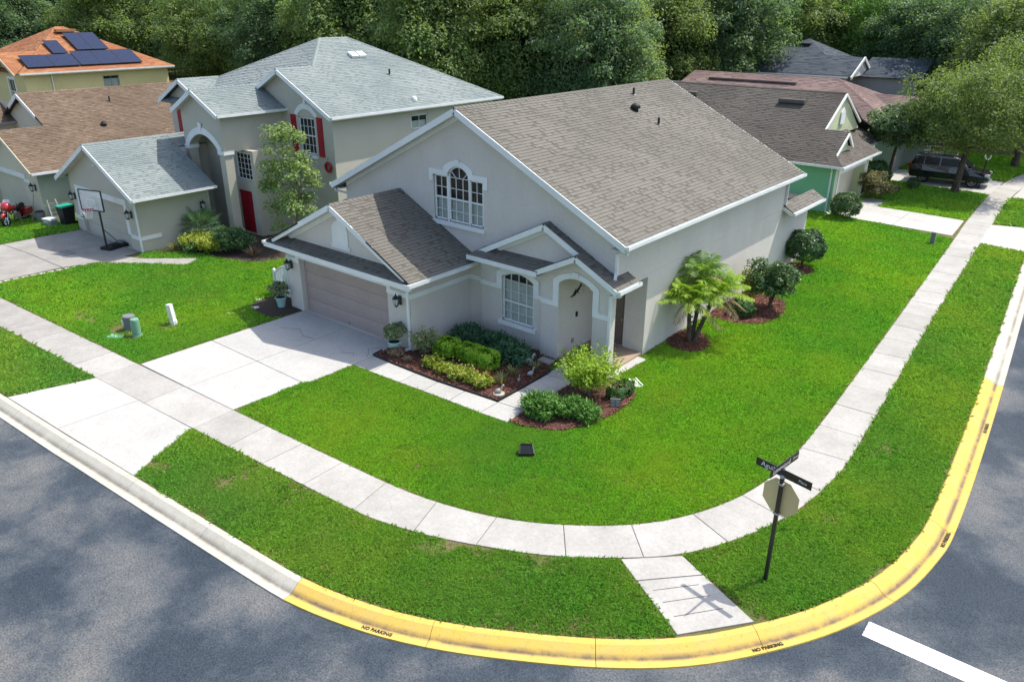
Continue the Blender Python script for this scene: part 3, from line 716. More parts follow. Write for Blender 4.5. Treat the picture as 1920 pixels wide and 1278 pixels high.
def arc(x0, x1, zs, zc, n=8):
    return [(x0+(x1-x0)*i/n, zs+(zc-zs)*math.sin(math.pi*i/n)**.75) for i in range(n+1)]
class Wall:
    """plane frame: p(x,z) on a vertical wall"""
    def __init__(s, o, u, n): s.o, s.u, s.n = V(o), V(u), V(n)
    def p(s, x, z, d=0): return s.o+s.u*x+Z*z+s.n*d
    def holes(s, mb, outer, holes=(), depth=.1, m=0): mb.holes(s.o, s.u, Z, outer, holes, -s.n*depth, m)
    def strip(s, mb, inner, outer, th=.035): mb.strip([s.p(*q, -.004) for q in inner], [s.p(*q, -.004) for q in outer], s.n*(th+.004))
    def box(s, mb, x0, x1, z0, z1, d0, d1, m=0):
        c = s.p((x0+x1)/2, (z0+z1)/2, (d0+d1)/2); mb.obox(c, s.u*(x1-x0)/2, s.n*(d1-d0)/2, Z*(z1-z0)/2, m)
    def window(s, house, x0, x1, z0, zt, cols, rows, rail=None, blind=None, d=-.07, fan=False, fw_=.05, name='window', frame='white', mun=.02):
        """zt(x): top of opening, rows: heights of the horizontal bars"""
        if not callable(zt): h_ = zt; zt = lambda x: h_
        mb = MB(); N = 10
        B = lambda a, b, wd: mb.bar(s.p(*a, d), s.p(*b, d), .05, wd, side=s.n)
        B((x0+fw_/2,z0),(x0+fw_/2,zt(x0)),fw_); B((x1-fw_/2,z0),(x1-fw_/2,zt(x1)),fw_); B((x0,z0+fw_/2),(x1,z0+fw_/2),fw_)
        for i in range(N):
            a, b = x0+(x1-x0)*i/N, x0+(x1-x0)*(i+1)/N
            B((a,zt(a)-fw_/2),(b,zt(b)-fw_/2),fw_)
        mid = (x0+x1)/2
        xs = [x0+(x1-x0)*i/cols for i in range(cols+1)]
        fz = rows[-1] if fan else None
        for x in xs[1:-1]: mb.bar(s.p(x,z0,d), s.p(x,(fz if fan else zt(x)),d), .03, mun, side=s.n)
        for z in rows: mb.bar(s.p(x0,z,d), s.p(x1,z,d), .03, mun, side=s.n)
        if rail: mb.bar(s.p(x0,rail,d+.01), s.p(x1,rail,d+.01), .05, .055, side=s.n)
        if fan:
            mb.bar(s.p(xs[1],fz,d), s.p(x0+.02,zt(x0+.1)+.02,d), .03, mun, side=s.n); mb.bar(s.p(xs[-2],fz,d), s.p(x1-.02,zt(x1-.1)+.02,d), .03, mun, side=s.n)
            mb.bar(s.p(mid,fz,d), s.p(mid,zt(mid),d), .03, mun, side=s.n)
        w_ = mb.build(name, MAT[frame], house)
        zs = [z0]+sorted(rows+([rail] if rail else []))+[None]
        g_ = .004
        for i in range(cols):
            for k in range(len(zs)-1):
                a, b, lo = xs[i]+g_, xs[i+1]-g_, zs[k]+g_
                if zs[k+1] is None: top = [(b-(b-a)*q/4, zt(b-(b-a)*q/4)-.01) for q in range(5)]
                else: top = [(b,zs[k+1]-g_),(a,zs[k+1]-g_)]
                poly = [(a,lo),(b,lo)]+top
                MB().prism([s.p(x,z,d-.002) for x,z in poly], -s.n*.004).build('pane', MAT['glass'], w_, origin=s.p(a,lo,d))
        bz = blind if blind is not None else z0
        if bz > z0:
            mb = MB(); k = int((bz-z0)/.05)
            for i in range(k):
                z_ = z0+.05*i; mb.add([s.p(x0+.02,z_,d-.06), s.p(x1-.02,z_,d-.06), s.p(x1-.02,z_+.047,d-.085), s.p(x0+.02,z_+.047,d-.085)], [(0,1,2,3)])
            mb.build('blind', MAT['blind'], w_)
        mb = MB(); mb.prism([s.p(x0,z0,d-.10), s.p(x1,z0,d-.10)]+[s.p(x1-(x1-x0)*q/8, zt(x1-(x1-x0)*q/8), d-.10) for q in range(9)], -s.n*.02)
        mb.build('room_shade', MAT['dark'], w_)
        return w_

def gutter(house, a, b, out, mat='gutter', w_=.12, h=.11):
    a, b, out = V(a), V(b), V(out).normalized(); mb = MB()
    mb.bar(a+out*w_/2-Z*h, b+out*w_/2-Z*h, w_, .012, side=out)
    mb.bar(a+out*w_-Z*h/2, b+out*w_-Z*h/2, .012, h, side=out); mb.bar(a+out*.006-Z*h/2, b+out*.006-Z*h/2, .012, h, side=out)
    for p in (a, b): mb.obox(p+out*w_/2-Z*h/2, out*w_/2, (b-a).normalized()*.006, Z*h/2)
    L = (b-a).length; k = max(1, int(L/1.5))
    for i in range(1, k): p = a.lerp(b, i/k); mb.bar(p+out*.0, p+out*w_, .02, .012)
    return mb.build('gutter', MAT[mat], house)
def downspout(house, pts, mat='gutter'):
    mb = MB()
    for p, q in zip(pts[:-1], pts[1:]):
        p, q = V(p), V(q); d = (q-p).normalized(); mb.bar(p-d*.03, q+d*.03, .085, .065)
    return mb.build('downspout', MAT[mat], house)
def board(house, segs, name='fascia', mat='white', wd=.035, ht=.19, side=None):
    mb = MB()
    for p, q in segs: mb.bar(p, q, wd, ht, side=side)
    return mb.build(name, MAT[mat], house)
def lantern(pos, n, label, group=None, s=1.0):
    """coach lantern hung on a wall bracket; pos on the wall, n outward"""
    pos, n = V(pos), V(n); r = empty('wall_lantern', pos, label, 'lantern', group)
    c = pos+n*.15*s
    mb = MB(); u = n.cross(Z)
    mb.obox(pos+n*.012, u*.05*s, n*.012, Z*.13*s); mb.tube([pos+n*.02-Z*.05*s, pos+n*.09*s-Z*.14*s, c-Z*.15*s], .012*s, 6); mb.tube([pos+n*.02+Z*.06*s, pos+n*.1*s+Z*.12*s, c+Z*.16*s],.01*s,6)
    mb.build('bracket', MAT['black'], r)
    mb = MB(); mb.lathe(c+Z*.08*s, [(.10*s,0),(.085*s,.03*s),(.03*s,.09*s),(.012*s,.12*s),(.004*s,.17*s)], 8); mb.build('cap', MAT['black'], r)
    mb = MB(); mb.lathe(c-Z*.10*s, [(.045*s,0),(.085*s,.17*s)], 6); mb.build('glass', MAT['lampglass'], r)
    mb = MB(); mb.lathe(c-Z*.17*s, [(.008*s,0),(.03*s,.03*s),(.06*s,.065*s)], 8)
    for k in range(6):
        a = 2*math.pi*k/6; mb.tube([c+V((math.cos(a)*.048*s, math.sin(a)*.048*s, -.10*s)), c+V((math.cos(a)*.088*s, math.sin(a)*.088*s, .08*s))], .006*s, 4)
    mb.build('cage', MAT['black'], r)
    return r

# ------------------------------------------------------------------ the corner house
H = empty('corner_house', (-17.95,22,0), 'single-storey taupe stucco corner house with big gabled shingle roof and double garage', 'house')
RX, RZ, SL = -17.95, 7.75, .4978
rz = lambda x: RZ-SL*abs(x-RX)
YF, YM, YB, YE, YW, YP = 16.3, 19.2, 32.5, 35.5, 19.08, 18.95
XL, XR = -24.25, -11.7
GX, GZ = -21.12, 4.62
gz = lambda x: GZ-.5*abs(x-GX)
p1z = lambda x: 4.55-.5*abs(x+14.25)
p2z = lambda x: 3.83-.5*abs(x+12.83)
wall = MB()
Fm = Wall((0,YM,0), (1,0,0), (0,-1,0))
mw_hole = [(-19.40,3.80),(-17.06,3.80),(-17.06,5.40),(-17.72,5.40)]+list(reversed(arc(-18.68,-17.72,5.52,5.78)))+[(-18.68,5.40),(-19.40,5.40)]
Fm.holes(wall, [(XL,0),(-17.1,0),(-17.1,3.0),(XR,3.0),(XR,rz(XR)-.07),(RX,RZ-.07),(XL,rz(XL)-.07)], [mw_hole], .1)
Sd = Wall((XR,0,0), (0,1,0), (1,0,0))
Sd.holes(wall, [(YM,2.78),(21.15,2.78),(21.15,0),(YE,0),(YE,2.9),(YB,2.9),(YB,rz(XR)-.07),(YM,rz(XR)-.07)], [[(24.75,1.0),(25.65,1.0),(25.65,2.3),(24.75,2.3)]], .1)
wall.add([(XL,YM,0),(XL,YE,0),(XL,YE,2.9),(XL,YM,2.9)], [(3,2,1,0)]); wall.add([(XL,YM,2.9),(XL,YB,2.9),(XL,YB,rz(XL)-.07),(XL,YM,rz(XL)-.07)], [(3,2,1,0)])
wall.add([(XL,YB,2.9),(XR,YB,2.9),(XR,YB,rz(XR)-.07),(RX,YB,RZ-.07),(XL,YB,rz(XL)-.07)], [(4,3,2,1,0)]); wall.add([(XL,YE,0),(XR,YE,0),(XR,YE,2.9),(XL,YE,2.9)], [(3,2,1,0)])
Fg = Wall((0,YF,0), (1,0,0), (0,-1,0))
Fg.holes(wall, [(-24.5,0),(-17.75,0),(-17.75,gz(-17.75)-.07),(GX,GZ-.07),(-24.5,gz(-24.5)-.07)], [[(-23.72,.001),(-18.86,.001),(-18.86,2.13),(-23.72,2.13)]], .28)
wall.add([(-17.75,YF,0),(-17.75,YM,0),(-17.75,YM,2.86),(-17.75,YF,2.86)], [(0,1,2,3)]); wall.add([(-24.5,YF,0),(-24.5,YM,0),(-24.5,YM,2.86),(-24.5,YF,2.86)], [(3,2,1,0)])
wall.add([(-24.5,YM+.001,0),(XL,YM+.001,0),(XL,YM+.001,2.86),(-24.5,YM+.001,2.86)], [(3,2,1,0)])
Fw = Wall((0,YW,0), (1,0,0), (0,-1,0))
pw_hole = [(-16.14,.78),(-14.76,.78)]+list(reversed(arc(-16.14,-14.76,2.38,2.60)))
Fw.holes(wall, [(-17.1,0),(-14.3,0),(-14.3,2.95),(-11.75,2.95),(-11.75,p1z(-11.75)-.07),(-14.25,4.48),(-17.1,p1z(-17.1)-.07)], [pw_hole], .12)
wall.add([(-17.1,YW,0),(-17.1,YM,0),(-17.1,YM,3.05),(-17.1,YW,3.05)], [(3,2,1,0)])
Fe = Wall((0,YP,0), (1,0,0), (0,-1,0))
en_hole = [(-13.65,.001),(-12.33,.001)]+list(reversed(arc(-13.65,-12.33,2.72,2.98)))
Fe.holes(wall, [(-14.35,0),(XR-.02,0),(XR-.02,p2z(XR)-.07),(-12.83,3.76),(-14.35,p2z(-14.35)-.07)], [en_hole], .36)
wall.add([(-14.35,YP,0),(-14.35,YW,0),(-14.35,YW,3.0),(-14.35,YP,3.0)], [(3,2,1,0)])
wall.add([(XR-.02,YP,0),(XR-.02,YP+.36,0),(XR-.02,YP+.36,3.2),(XR-.02,YP,3.2)], [(0,1,2,3)])
wall.add([(-12.33,YP+.36,0),(XR-.02,YP+.36,0),(XR-.02,YP+.36,3.1),(-12.33,YP+.36,3.1)], [(3,2,1,0)])
wall.add([(-13.66,YP+.3,0),(-13.66,21.2,0),(-13.66,21.2,2.95),(-13.66,YP+.3,2.95)], [(0,1,2,3)])
Pb = Wall((0,21.15,0), (1,0,0), (0,-1,0))
Pb.holes(wall, [(-13.66,0),(XR,0),(XR,2.95),(-13.66,2.95)], [[(-13.42,.09),(-12.5,.09),(-12.5,2.16),(-13.42,2.16)]], .1)
wall.add([(-13.66,YP+.3,2.94),(XR,YP+.3,2.94),(XR,21.2,2.94),(-13.66,21.2,2.94)], [(3,2,1,0)])
wall.add([(XR-.16,YP+.36,2.78),(XR-.16,21.15,2.78),(XR-.16,21.15,2.95),(XR-.16,YP+.36,2.95)], [(3,2,1,0)]); wall.add([(XR-.16,YP+.36,2.78),(XR,YP+.36,2.78),(XR,21.15,2.78),(XR-.16,21.15,2.78)], [(3,2,1,0)])
wall.build('wall', MAT['stucco'], H)
# expansion reveal along the long side wall
MB().bar((XR+.006,YM+.3,2.92), (XR+.006,YB+.9,2.92), .012, .022).build('belt_line', MAT['stucco'], H)
MB().bar((-18.0,YM-.006,3.55), (-14.3,YM-.006,3.3), .012, .012).build('expansion_joint', MAT['stucco'], H)

# roofs
rf = Roof(H, MAT['sh_main'], MAT['deck'])
yf, yb, eo = 18.82, 32.9, 6.72
for sx in (1,-1):
    rf.face([(RX+sx*eo,yf,RZ-SL*eo),(RX+sx*eo,yb,RZ-SL*eo),(RX,yb,RZ),(RX,yf,RZ)])
rf.ridge((RX,yf,RZ), (RX,yb,RZ), (1,0,-SL), (-1,0,-SL))
# garage
ge = 3.87; gyf = 15.93
for sx in (1,-1):
    rf.face([(GX+sx*ge,gyf-.1,GZ-.5*ge),(GX+sx*ge,YM,GZ-.5*ge),(GX,YM,GZ),(GX,gyf,GZ)])
rf.ridge((GX,gyf,GZ), (GX,YM,GZ), (1,0,-.5), (-1,0,-.5))
rf.face([(GX-ge-.05,15.78,2.62),(GX+ge+.05,15.78,2.62),(GX+ge-.45,16.31,2.875),(GX-ge+.45,16.31,2.875)], .05)
# porch roofs
rf.face([(-17.22,18.86,p1z(-17.22)),(-17.22,YM,p1z(-17.22)),(-14.25,YM,4.55),(-14.25,18.86,4.55)])
rf.face([(-14.25,18.86,4.55),(-14.25,YM,4.55),(-12.86,YM,p1z(-12.86)),(-12.86,18.86,p1z(-12.86))])
rf.face([(-12.86,18.62,p1z(-12.86)),(-12.86,YM,p1z(-12.86)),(-11.72,YM,p1z(-11.72)),(-11.72,18.62,p1z(-11.72))])
rf.face([(-11.72,18.62,p1z(-11.72)),(-11.72,19.85,p1z(-11.72)),(-11.28,19.85,p1z(-11.28)),(-11.28,18.62,p1z(-11.28))])
rf.face([(-12.83,18.62,3.83),(-12.83,YW,3.83),(-14.32,YW,p2z(-14.32)),(-14.32,18.62,p2z(-14.32))])
rf.face([(-17.25,18.56,3.02),(-14.28,18.56,3.02),(-13.95,YW,3.29),(-16.85,YW,3.29)], .05)
rf.ridge((-14.25,18.86,4.55), (-14.25,YM,4.55), (1,0,-.5), (-1,0,-.5)); rf.ridge((-12.83,18.62,3.83), (-12.83,18.95,3.83), (1,0,-.5), (-1,0,-.5))
# rear extension
rf.face([(XL-.4,36.0,2.78),(XR-.1,36.0,2.78),(XR-.1,YB+.02,3.3),(XL,YB+.02,3.3)], tabs=False)
rf.face([(XR+.45,32.35,2.8),(XR+.45,36.0,2.8),(XR-.1,36.0,3.12),(XR-.1,32.9,3.12),(XR-.1,32.35,3.12)])
rf.finish(300)
# fascias, rakes, gutters
zE = RZ-SL*eo
fo = .11
board(H, [((RX,yf-.02,RZ-fo),(RX+eo,yf-.02,zE-fo)),((RX,yf-.02,RZ-fo),(RX-eo,yf-.02,zE-fo))], 'rake_board', ht=.20, side=(0,1,0))
board(H, [((RX,YM-.03,RZ-.26),(RX+6.2,YM-.03,RZ-.26-SL*6.2)),((RX,YM-.03,RZ-.26),(RX-6.2,YM-.03,RZ-.26-SL*6.2))], 'frieze_board', ht=.17, side=(0,1,0))
board(H, [((RX,yb+.02,RZ-fo),(RX+eo,yb+.02,zE-fo)),((RX,yb+.02,RZ-fo),(RX-eo,yb+.02,zE-fo))], 'rake_board', ht=.20, side=(0,1,0))
mb = MB()
for sx in (1,-1): mb.add([(RX,yf,RZ-.2),(RX+sx*eo,yf,zE-.2),(RX+sx*eo,YM,zE-.2),(RX,YM,RZ-.2)], [(0,1,2,3)]); mb.add([(RX+sx*eo,yf,zE-.17),(RX+sx*6.2,yf,zE-.17),(RX+sx*6.2,yb,zE-.17),(RX+sx*eo,yb,zE-.17)], [(0,1,2,3)])
mb.build('soffit', MAT['soffit'], H)
board(H, [((RX+eo-.02,yf,zE-.12),(RX+eo-.02,yb,zE-.12))], 'fascia', ht=.18); board(H, [((RX-eo+.02,yf,zE-.12),(RX-eo+.02,yb,zE-.12))], 'fascia', ht=.18)
gutter(H, (RX+eo,yf,zE-.01), (RX+eo,yb,zE-.01), (1,0,0)); gutter(H, (RX-eo,yf,zE-.01), (RX-eo,yb,zE-.01), (-1,0,0))
gE = GZ-.5*ge
board(H, [((GX,gyf-.03,GZ-.1),(GX+ge-.28,gyf-.03,gE+.14-.1)),((GX,gyf-.03,GZ-.1),(GX-ge+.28,gyf-.03,gE+.14-.1))], 'rake_board', ht=.18, side=(0,1,0))
board(H, [((GX,YF-.03,GZ-.27),(GX+3.0,YF-.03,GZ-.27-1.5)),((GX,YF-.03,GZ-.27),(GX-3.0,YF-.03,GZ-.27-1.5))], 'frieze_board', ht=.16, side=(0,1,0))
mb = MB()
for sx in (1,-1): mb.add([(GX,gyf,GZ-.18),(GX+sx*(ge-.4),gyf,gE+.02),(GX+sx*(ge-.4),YF,gE+.02),(GX,YF,GZ-.18)], [(0,1,2,3)])
mb.add([(GX-ge,15.8,2.53),(GX+ge,15.8,2.53),(GX+ge,YF,2.53),(GX-ge,YF,2.53)], [(3,2,1,0)]); mb.add([(GX+ge,YF,2.56),(GX+ge-.6,YF,2.56),(GX+ge-.6,YM,2.56),(GX+ge,YM,2.56)], [(0,1,2,3)])
mb.build('soffit', MAT['soffit'], H)
board(H, [((GX-ge-.08,15.77,2.55),(GX+ge+.08,15.77,2.55))], 'fascia', ht=.17, side=(0,1,0))
gutter(H, (GX+ge,15.72,gE-.01), (GX+ge,YM-.55,gE-.01), (1,0,0)); gutter(H, (GX-ge,15.72,gE-.01), (GX-ge,YM,gE-.01), (-1,0,0))
board(H, [((GX+ge-.02,15.8,gE-.1),(GX+ge-.02,YM,gE-.1))], 'fascia', ht=.15)
board(H, [((-14.25,18.84,4.45),(-12.90,18.84,4.45-.675)),((-14.25,18.84,4.45),(-17.22,18.84,4.45-.5*2.97))], 'rake_board', ht=.17, side=(0,1,0))
board(H, [((-14.25,YW-.03,4.30),(-13.1,YW-.03,4.30-.575)),((-14.25,YW-.03,4.30),(-16.3,YW-.03,4.30-1.025))], 'frieze_board', ht=.14, side=(0,1,0))
board(H, [((-12.83,18.60,3.74),(-11.28,18.60,3.74-.775)),((-12.83,18.60,3.74),(-14.32,18.60,3.74-.745))], 'rake_board', ht=.16, side=(0,1,0))
board(H, [((-17.28,18.55,2.95),(-14.27,18.55,2.95))], 'fascia', ht=.16, side=(0,1,0))
mb = MB(); mb.add([(-17.2,18.58,2.87),(-14.3,18.58,2.87),(-14.3,YW,2.87),(-17.2,YW,2.87)], [(3,2,1,0)]); mb.add([(-12.83,18.62,3.66),(-11.3,18.62,2.9),(-11.3,YP,2.9),(-12.83,YP,3.66)], [(0,1,2,3)]); mb.add([(-12.83,18.62,3.66),(-14.3,18.62,2.92),(-14.3,YP,2.92),(-12.83,YP,3.66)], [(3,2,1,0)])
mb.add([(-14.25,18.86,4.4),(-17.2,18.86,2.93),(-17.2,YW,2.93),(-14.25,YW,4.4)], [(3,2,1,0)]); mb.build('soffit', MAT['soffit'], H)
gutter(H, (-11.28,18.6,3.06), (-11.28,19.85,3.06), (1,0,0)); gutter(H, (XR+.45,32.3,2.79), (XR+.45,36.0,2.79), (1,0,0))
board(H, [((XR+.43,32.33,2.70),(XR-.05,32.33,2.95))], 'rake_board', ht=.14, side=(0,1,0))
downspout(H, [(RX+eo+.05,yf+.12,zE-.1),(RX+eo-.0,yf+.14,zE-.28),(XR+.02,YM-.06,zE-.42),(XR+.02,YM-.06,3.42),(-11.62,YM-.2,3.25)])
downspout(H, [(-11.2,18.72,2.96),(-11.3,18.8,2.84),(XR+.03,YP-.06,2.72),(XR+.03,YP-.06,.12)])
downspout(H, [(GX+ge+.05,15.85,gE-.1),(GX+ge-.1,15.95,gE-.25),(-17.80,YF-.06,gE-.33),(-17.80,YF-.06,.16),(-17.95,YF-.28,.10),(-18.55,YF-.3,.10)])
downspout(H, [(RX+eo+.05,yb-.3,zE-.1),(XR+.06,yb-.5,zE-.3),(XR+.06,yb-.5,3.1)])
downspout(H, [(RX-eo-.05,yf+.15,zE-.1),(RX-eo+.1,yf+.15,zE-.3),(XL-.05,YM+.1,zE-.45),(XL-.05,YM+.1,3.1)])
# trim
def trim(wl, inner, outer, name='trim_band', th=.035):
    mb = MB(); wl.strip(mb, inner, outer, th); return mb.build(name, MAT['white'], H)
trim(Fg, [(-24.5,1.92),(-23.72,1.92),(-23.72,2.13),(-18.86,2.13),(-18.86,1.92),(-17.75,1.92)], [(-24.5,2.09),(-23.90,2.09),(-23.90,2.34),(-18.68,2.34),(-18.68,2.09),(-17.75,2.09)])
MB().box(-17.752,-17.715,YF-.03,YM,1.92,2.09).build('trim_band', MAT['white'], H)
MB().box(-17.71,-17.1,YM-.035,YM+.003,1.92,2.09).build('trim_band', MAT['white'], H)
trim(Fw, [(-17.1,1.9),(-16.14,1.9),(-16.14,2.38)]+arc(-16.14,-14.76,2.38,2.60)[1:-1]+[(-14.76,2.38),(-14.76,1.9),(-14.36,1.9)], [(-17.1,2.06),(-16.36,2.06),(-16.36,2.5)]+arc(-16.36,-14.54,2.5,2.80)[1:-1]+[(-14.54,2.5),(-14.54,2.06),(-14.36,2.06)])
trim(Fe, [(-14.35,1.9),(-13.65,1.9),(-13.65,2.72)]+arc(-13.65,-12.33,2.72,2.98)[1:-1]+[(-12.33,2.72),(-12.33,1.9),(-11.72,1.9)], [(-14.35,2.06),(-13.87,2.06),(-13.87,2.82)]+arc(-13.87,-12.11,2.82,3.15)[1:-1]+[(-12.11,2.82),(-12.11,2.06),(-11.72,2.06)])
trim(Fm, [(-19.4,5.15),(-19.4,5.4),(-18.68,5.4),(-18.68,5.52)]+arc(-18.68,-17.72,5.52,5.78)[1:-1]+[(-17.72,5.52),(-17.72,5.4),(-17.06,5.4),(-17.06,5.15)], [(-19.58,5.15),(-19.58,5.58),(-18.88,5.58),(-18.88,5.7)]+arc(-18.88,-17.52,5.7,5.97)[1:-1]+[(-17.52,5.7),(-17.52,5.58),(-16.86,5.58),(-16.86,5.15)], 'window_surround')
for wl, x, z, s_ in ((Fm,-18.2,5.93,.10),(Fe,-12.99,3.12,.11),(Fg,-21.3,2.33,.10)):
    mb = MB(); mb.prism([wl.p(x-s_*.8,z-.09,.03), wl.p(x+s_*.8,z-.09,.03), wl.p(x+s_,z+.08,.03), wl.p(x-s_,z+.08,.03)], wl.n*.035); mb.build('keystone', MAT['white'], H)
mb = MB(); Fm.box(mb, -19.48,-16.98,3.66,3.80,-.01,.09); mb.build('window_sill', MAT['white'], H)
mb = MB(); Fw.box(mb, -16.27,-14.62,.64,.78,-.01,.08); mb.build('window_sill', MAT['white'], H)
mb = MB(); mb.box(XR+.001,XR+.05,24.7,25.7,2.3,2.4); mb.box(XR+.001,XR+.05,24.7,25.7,.92,1.0); mb.build('window_surround', MAT['white'], H)
# blank arched panel in the garage gable
mb = MB(); po = [(-21.62,2.98),(-20.62,2.98),(-20.62,3.12),(-20.70,3.12),(-20.70,3.72),(-20.86,3.92),(-21.03,3.98),(-21.03,4.06),(-21.21,4.06),(-21.21,3.98),(-21.38,3.92),(-21.54,3.72),(-21.54,3.12),(-21.62,3.12)]
mb.prism([Fg.p(x,z,.035) for x,z in po], (0,.035,0)); mb.build('gable_panel', MAT['white'], H)
# windows
Fm.window(H, -19.37,-18.74,3.83,5.39, 2, [4.2,4.98], 4.62, 4.6, name='window')
Fm.window(H, -17.70,-17.09,3.83,5.39, 2, [4.2,4.98], 4.62, 4.6, name='window')
zc = dict()
def ztc(x):
    t = min(1,max(0,(x+18.68)/.96)); return 5.52+.26*math.sin(math.pi*t)**.75-.005
Fm.window(H, -18.68,-17.72,3.83,ztc, 3, [4.2,4.98,5.36], 4.62, 4.6, fan=True)
mb = MB(); Fm.box(mb,-18.75,-18.67,3.8,5.4,-.10,-.02); Fm.box(mb,-17.73,-17.68,3.8,5.4,-.10,-.02); mb.build('mullion', MAT['white'], H)
def ztp(x):
    t = min(1,max(0,(x+16.14)/1.38)); return 2.38+.22*math.sin(math.pi*t)**.75-.005
Fw.window(H, -16.12,-14.78,.80,ztp, 4, [1.16,1.90,2.26], 1.52, 2.3)
Sd.window(H, 24.77,25.63,1.02,2.28, 2, [], 1.65, 1.6)
# garage door: four hinged sections of raised panels
gd = MB().box(-23.72,-18.86,YF+.24,YF+.27,0,2.14).build('garage_door', MAT['gdoor'], H)
for k in range(4):
    z0, z1 = .02+k*.528, .02+(k+1)*.528-.010
    mb = MB(); mb.box(-23.70,-18.88,YF+.205,YF+.239,z0,z1)
    for i in range(8):
        x0 = -23.62+i*.595; a, b, c, d = x0, x0+.54, z0+.10, z1-.10
        y0, y1 = YF+.2045, YF+.192
        mb.add([(a,y0,c),(b,y0,c),(b,y0,d),(a,y0,d),(a+.035,y1,c+.035),(b-.035,y1,c+.035),(b-.035,y1,d-.035),(a+.035,y1,d-.035)], [(0,1,5,4),(1,2,6,5),(2,3,7,6),(3,0,4,7),(4,5,6,7)])
    mb.build('door_section', MAT['gdoor'], gd)
MB().box(-21.32,-21.26,YF+.17,YF+.205,.06,.16).build('door_handle', MAT['steel'], gd)
NUM = text_mesh('4751', .17, MAT['black'], 'house_number', .008)
o = link('house_number', NUM, H, (-19.16,YF-.046,2.235)); o.rotation_euler = (R(90),0,0)
# porch
mb = MB().box(-13.64,-11.72,YP+.01,21.16,.0,.09); mb.build('porch_floor', MAT['porchfloor'], H)
fd = MB().box(-13.42,-12.5,21.20,21.24,.09,2.16).build('front_door', MAT['door'], H)
for zz in ((.25,.75),(.85,1.30),(1.40,2.02)):
    for xx in ((-13.34,-13.0),(-12.92,-12.58)):
        MB().box(xx[0],xx[1],21.185,21.201,zz[0],zz[1]).build('door_panel', MAT['door'], fd)
MB().lathe((-12.58,21.16,1.05), [(.03,-.03),(.04,0),(.03,.03)], 8).build('door_handle', MAT['steel'], fd)
MB().box(-13.659,-13.63,19.95,20.05,1.25,1.42).build('doorbell', MAT['blackmat'], H)
MB().box(-13.659,-13.64,19.75,19.88,.35,.52).build('socket_cover', MAT['gray_plastic'], H)
lantern((-18.20,YF-.037,1.80), (0,-1,0), 'black coach lantern right of the taupe garage door', 'lanterns beside the taupe garage door', 1.25)
lantern((-24.18,YF-.037,1.80), (0,-1,0), 'black coach lantern left of the taupe garage door', 'lanterns beside the taupe garage door', 1.25)
# roof vents
def rp(x, y): return V((x, y, rz(x)))
def pipe_vent(parent, p, h=.28, r=.05, mat='black'): 
    mb = MB().tube([V(p)-Z*.05, V(p)+Z*h], r, 8); mb.lathe(V(p)-Z*.02, [(.13,0),(.07,.05)], 10); return mb.build('vent_pipe', MAT[mat], parent)
pipe_vent(H, rp(-17.3,28.85)); pipe_vent(H, rp(-15.45,27.8))
c = rp(-16.42,27.6); mb = MB(); mb.lathe(c-Z*.05, [(.12,0),(.12,.12),(.2,.16),(.19,.24),(.12,.31),(.03,.34)], 12); mb.build('exhaust_vent', MAT['blackmat'], H, smooth=True)
MB().box(XL-.15,XL+.02,YM-.06,YM+.1,3.62,3.72).build('floodlight', MAT['blackmat'], H)
# ------------------------------------------------------------------ neighbour houses
def quadwall(mb, a, b, z0, z1, m=0):
    mb.add([(a[0],a[1],z0),(b[0],b[1],z0),(b[0],b[1],z1),(a[0],a[1],z1)], [(0,1,2,3)], m)
def wall_trim(house, wl, inner, outer, name='trim_band', mat='white', th=.04):
    mb = MB(); wl.strip(mb, inner, outer, th); return mb.build(name, MAT[mat], house)

# two-storey sage house with red door
H2 = empty('sage_house', (-37,26,0), 'two-storey sage house with pale grey roof, red door, red shutters and arched entry tower', 'house')
w2 = MB(); cx = -38.95; gz2 = lambda x: 4.72-.5*abs(x-cx)
F2 = Wall((0,16,0),(1,0,0),(0,-1,0))
F2.holes(w2, [(-42.35,0),(-35.6,0),(-35.6,gz2(-35.6)-.07),(cx,4.65),(-42.35,gz2(-42.35)-.07)], [[(-41.55,.001),(-36.7,.001),(-36.7,2.13),(-41.55,2.13)]], .25)
quadwall(w2, (-35.6,16), (-35.6,19.7), 0, 2.98); w2.add([(-35.6,19.7,0),(cx,19.7,0),(cx,19.7,4.6),(-35.6,19.7,2.98)],[(0,1,2,3)]); quadwall(w2, (-42.35,21.3), (-42.35,16), 0, 2.98)
T2 = Wall((0,20.2,0),(1,0,0),(0,-1,0))
a2 = [(-37.65,.001),(-34.95,.001)]+list(reversed(arc(-37.65,-34.95,4.25,4.95,12)))
T2.holes(w2, [(-38,0),(-34.5,0),(-34.5,6.1),(-36.2,6.95),(-38,6.1)], [a2], .45)
S2 = Wall((-34.5,0,0),(0,1,0),(1,0,0))
S2.holes(w2, [(20.2,0),(20.65,0),(20.65,4.25),(23.7,4.25),(23.7,6.1),(20.2,6.1)], [], .3)
w2.add([(-34.9,20.65,4.25),(-34.5,20.65,4.25),(-34.5,23.7,4.25),(-34.9,23.7,4.25)], [(3,2,1,0)]); w2.add([(-34.9,20.65,4.25),(-34.9,21.3,4.25),(-34.9,21.3,5.2),(-34.9,20.65,5.2)], [(0,1,2,3)])
quadwall(w2, (-34.95,20.65), (-34.5,20.65), 0, 4.25)
quadwall(w2, (-38,23.7), (-38,20.2), 0, 6.1)
w2.add([(-38,20.6,5.0),(-34.5,20.6,5.0),(-34.5,21.3,5.0),(-38,21.3,5.0)], [(3,2,1,0)])
D2w = Wall((0,21.3,0),(1,0,0),(0,-1,0))
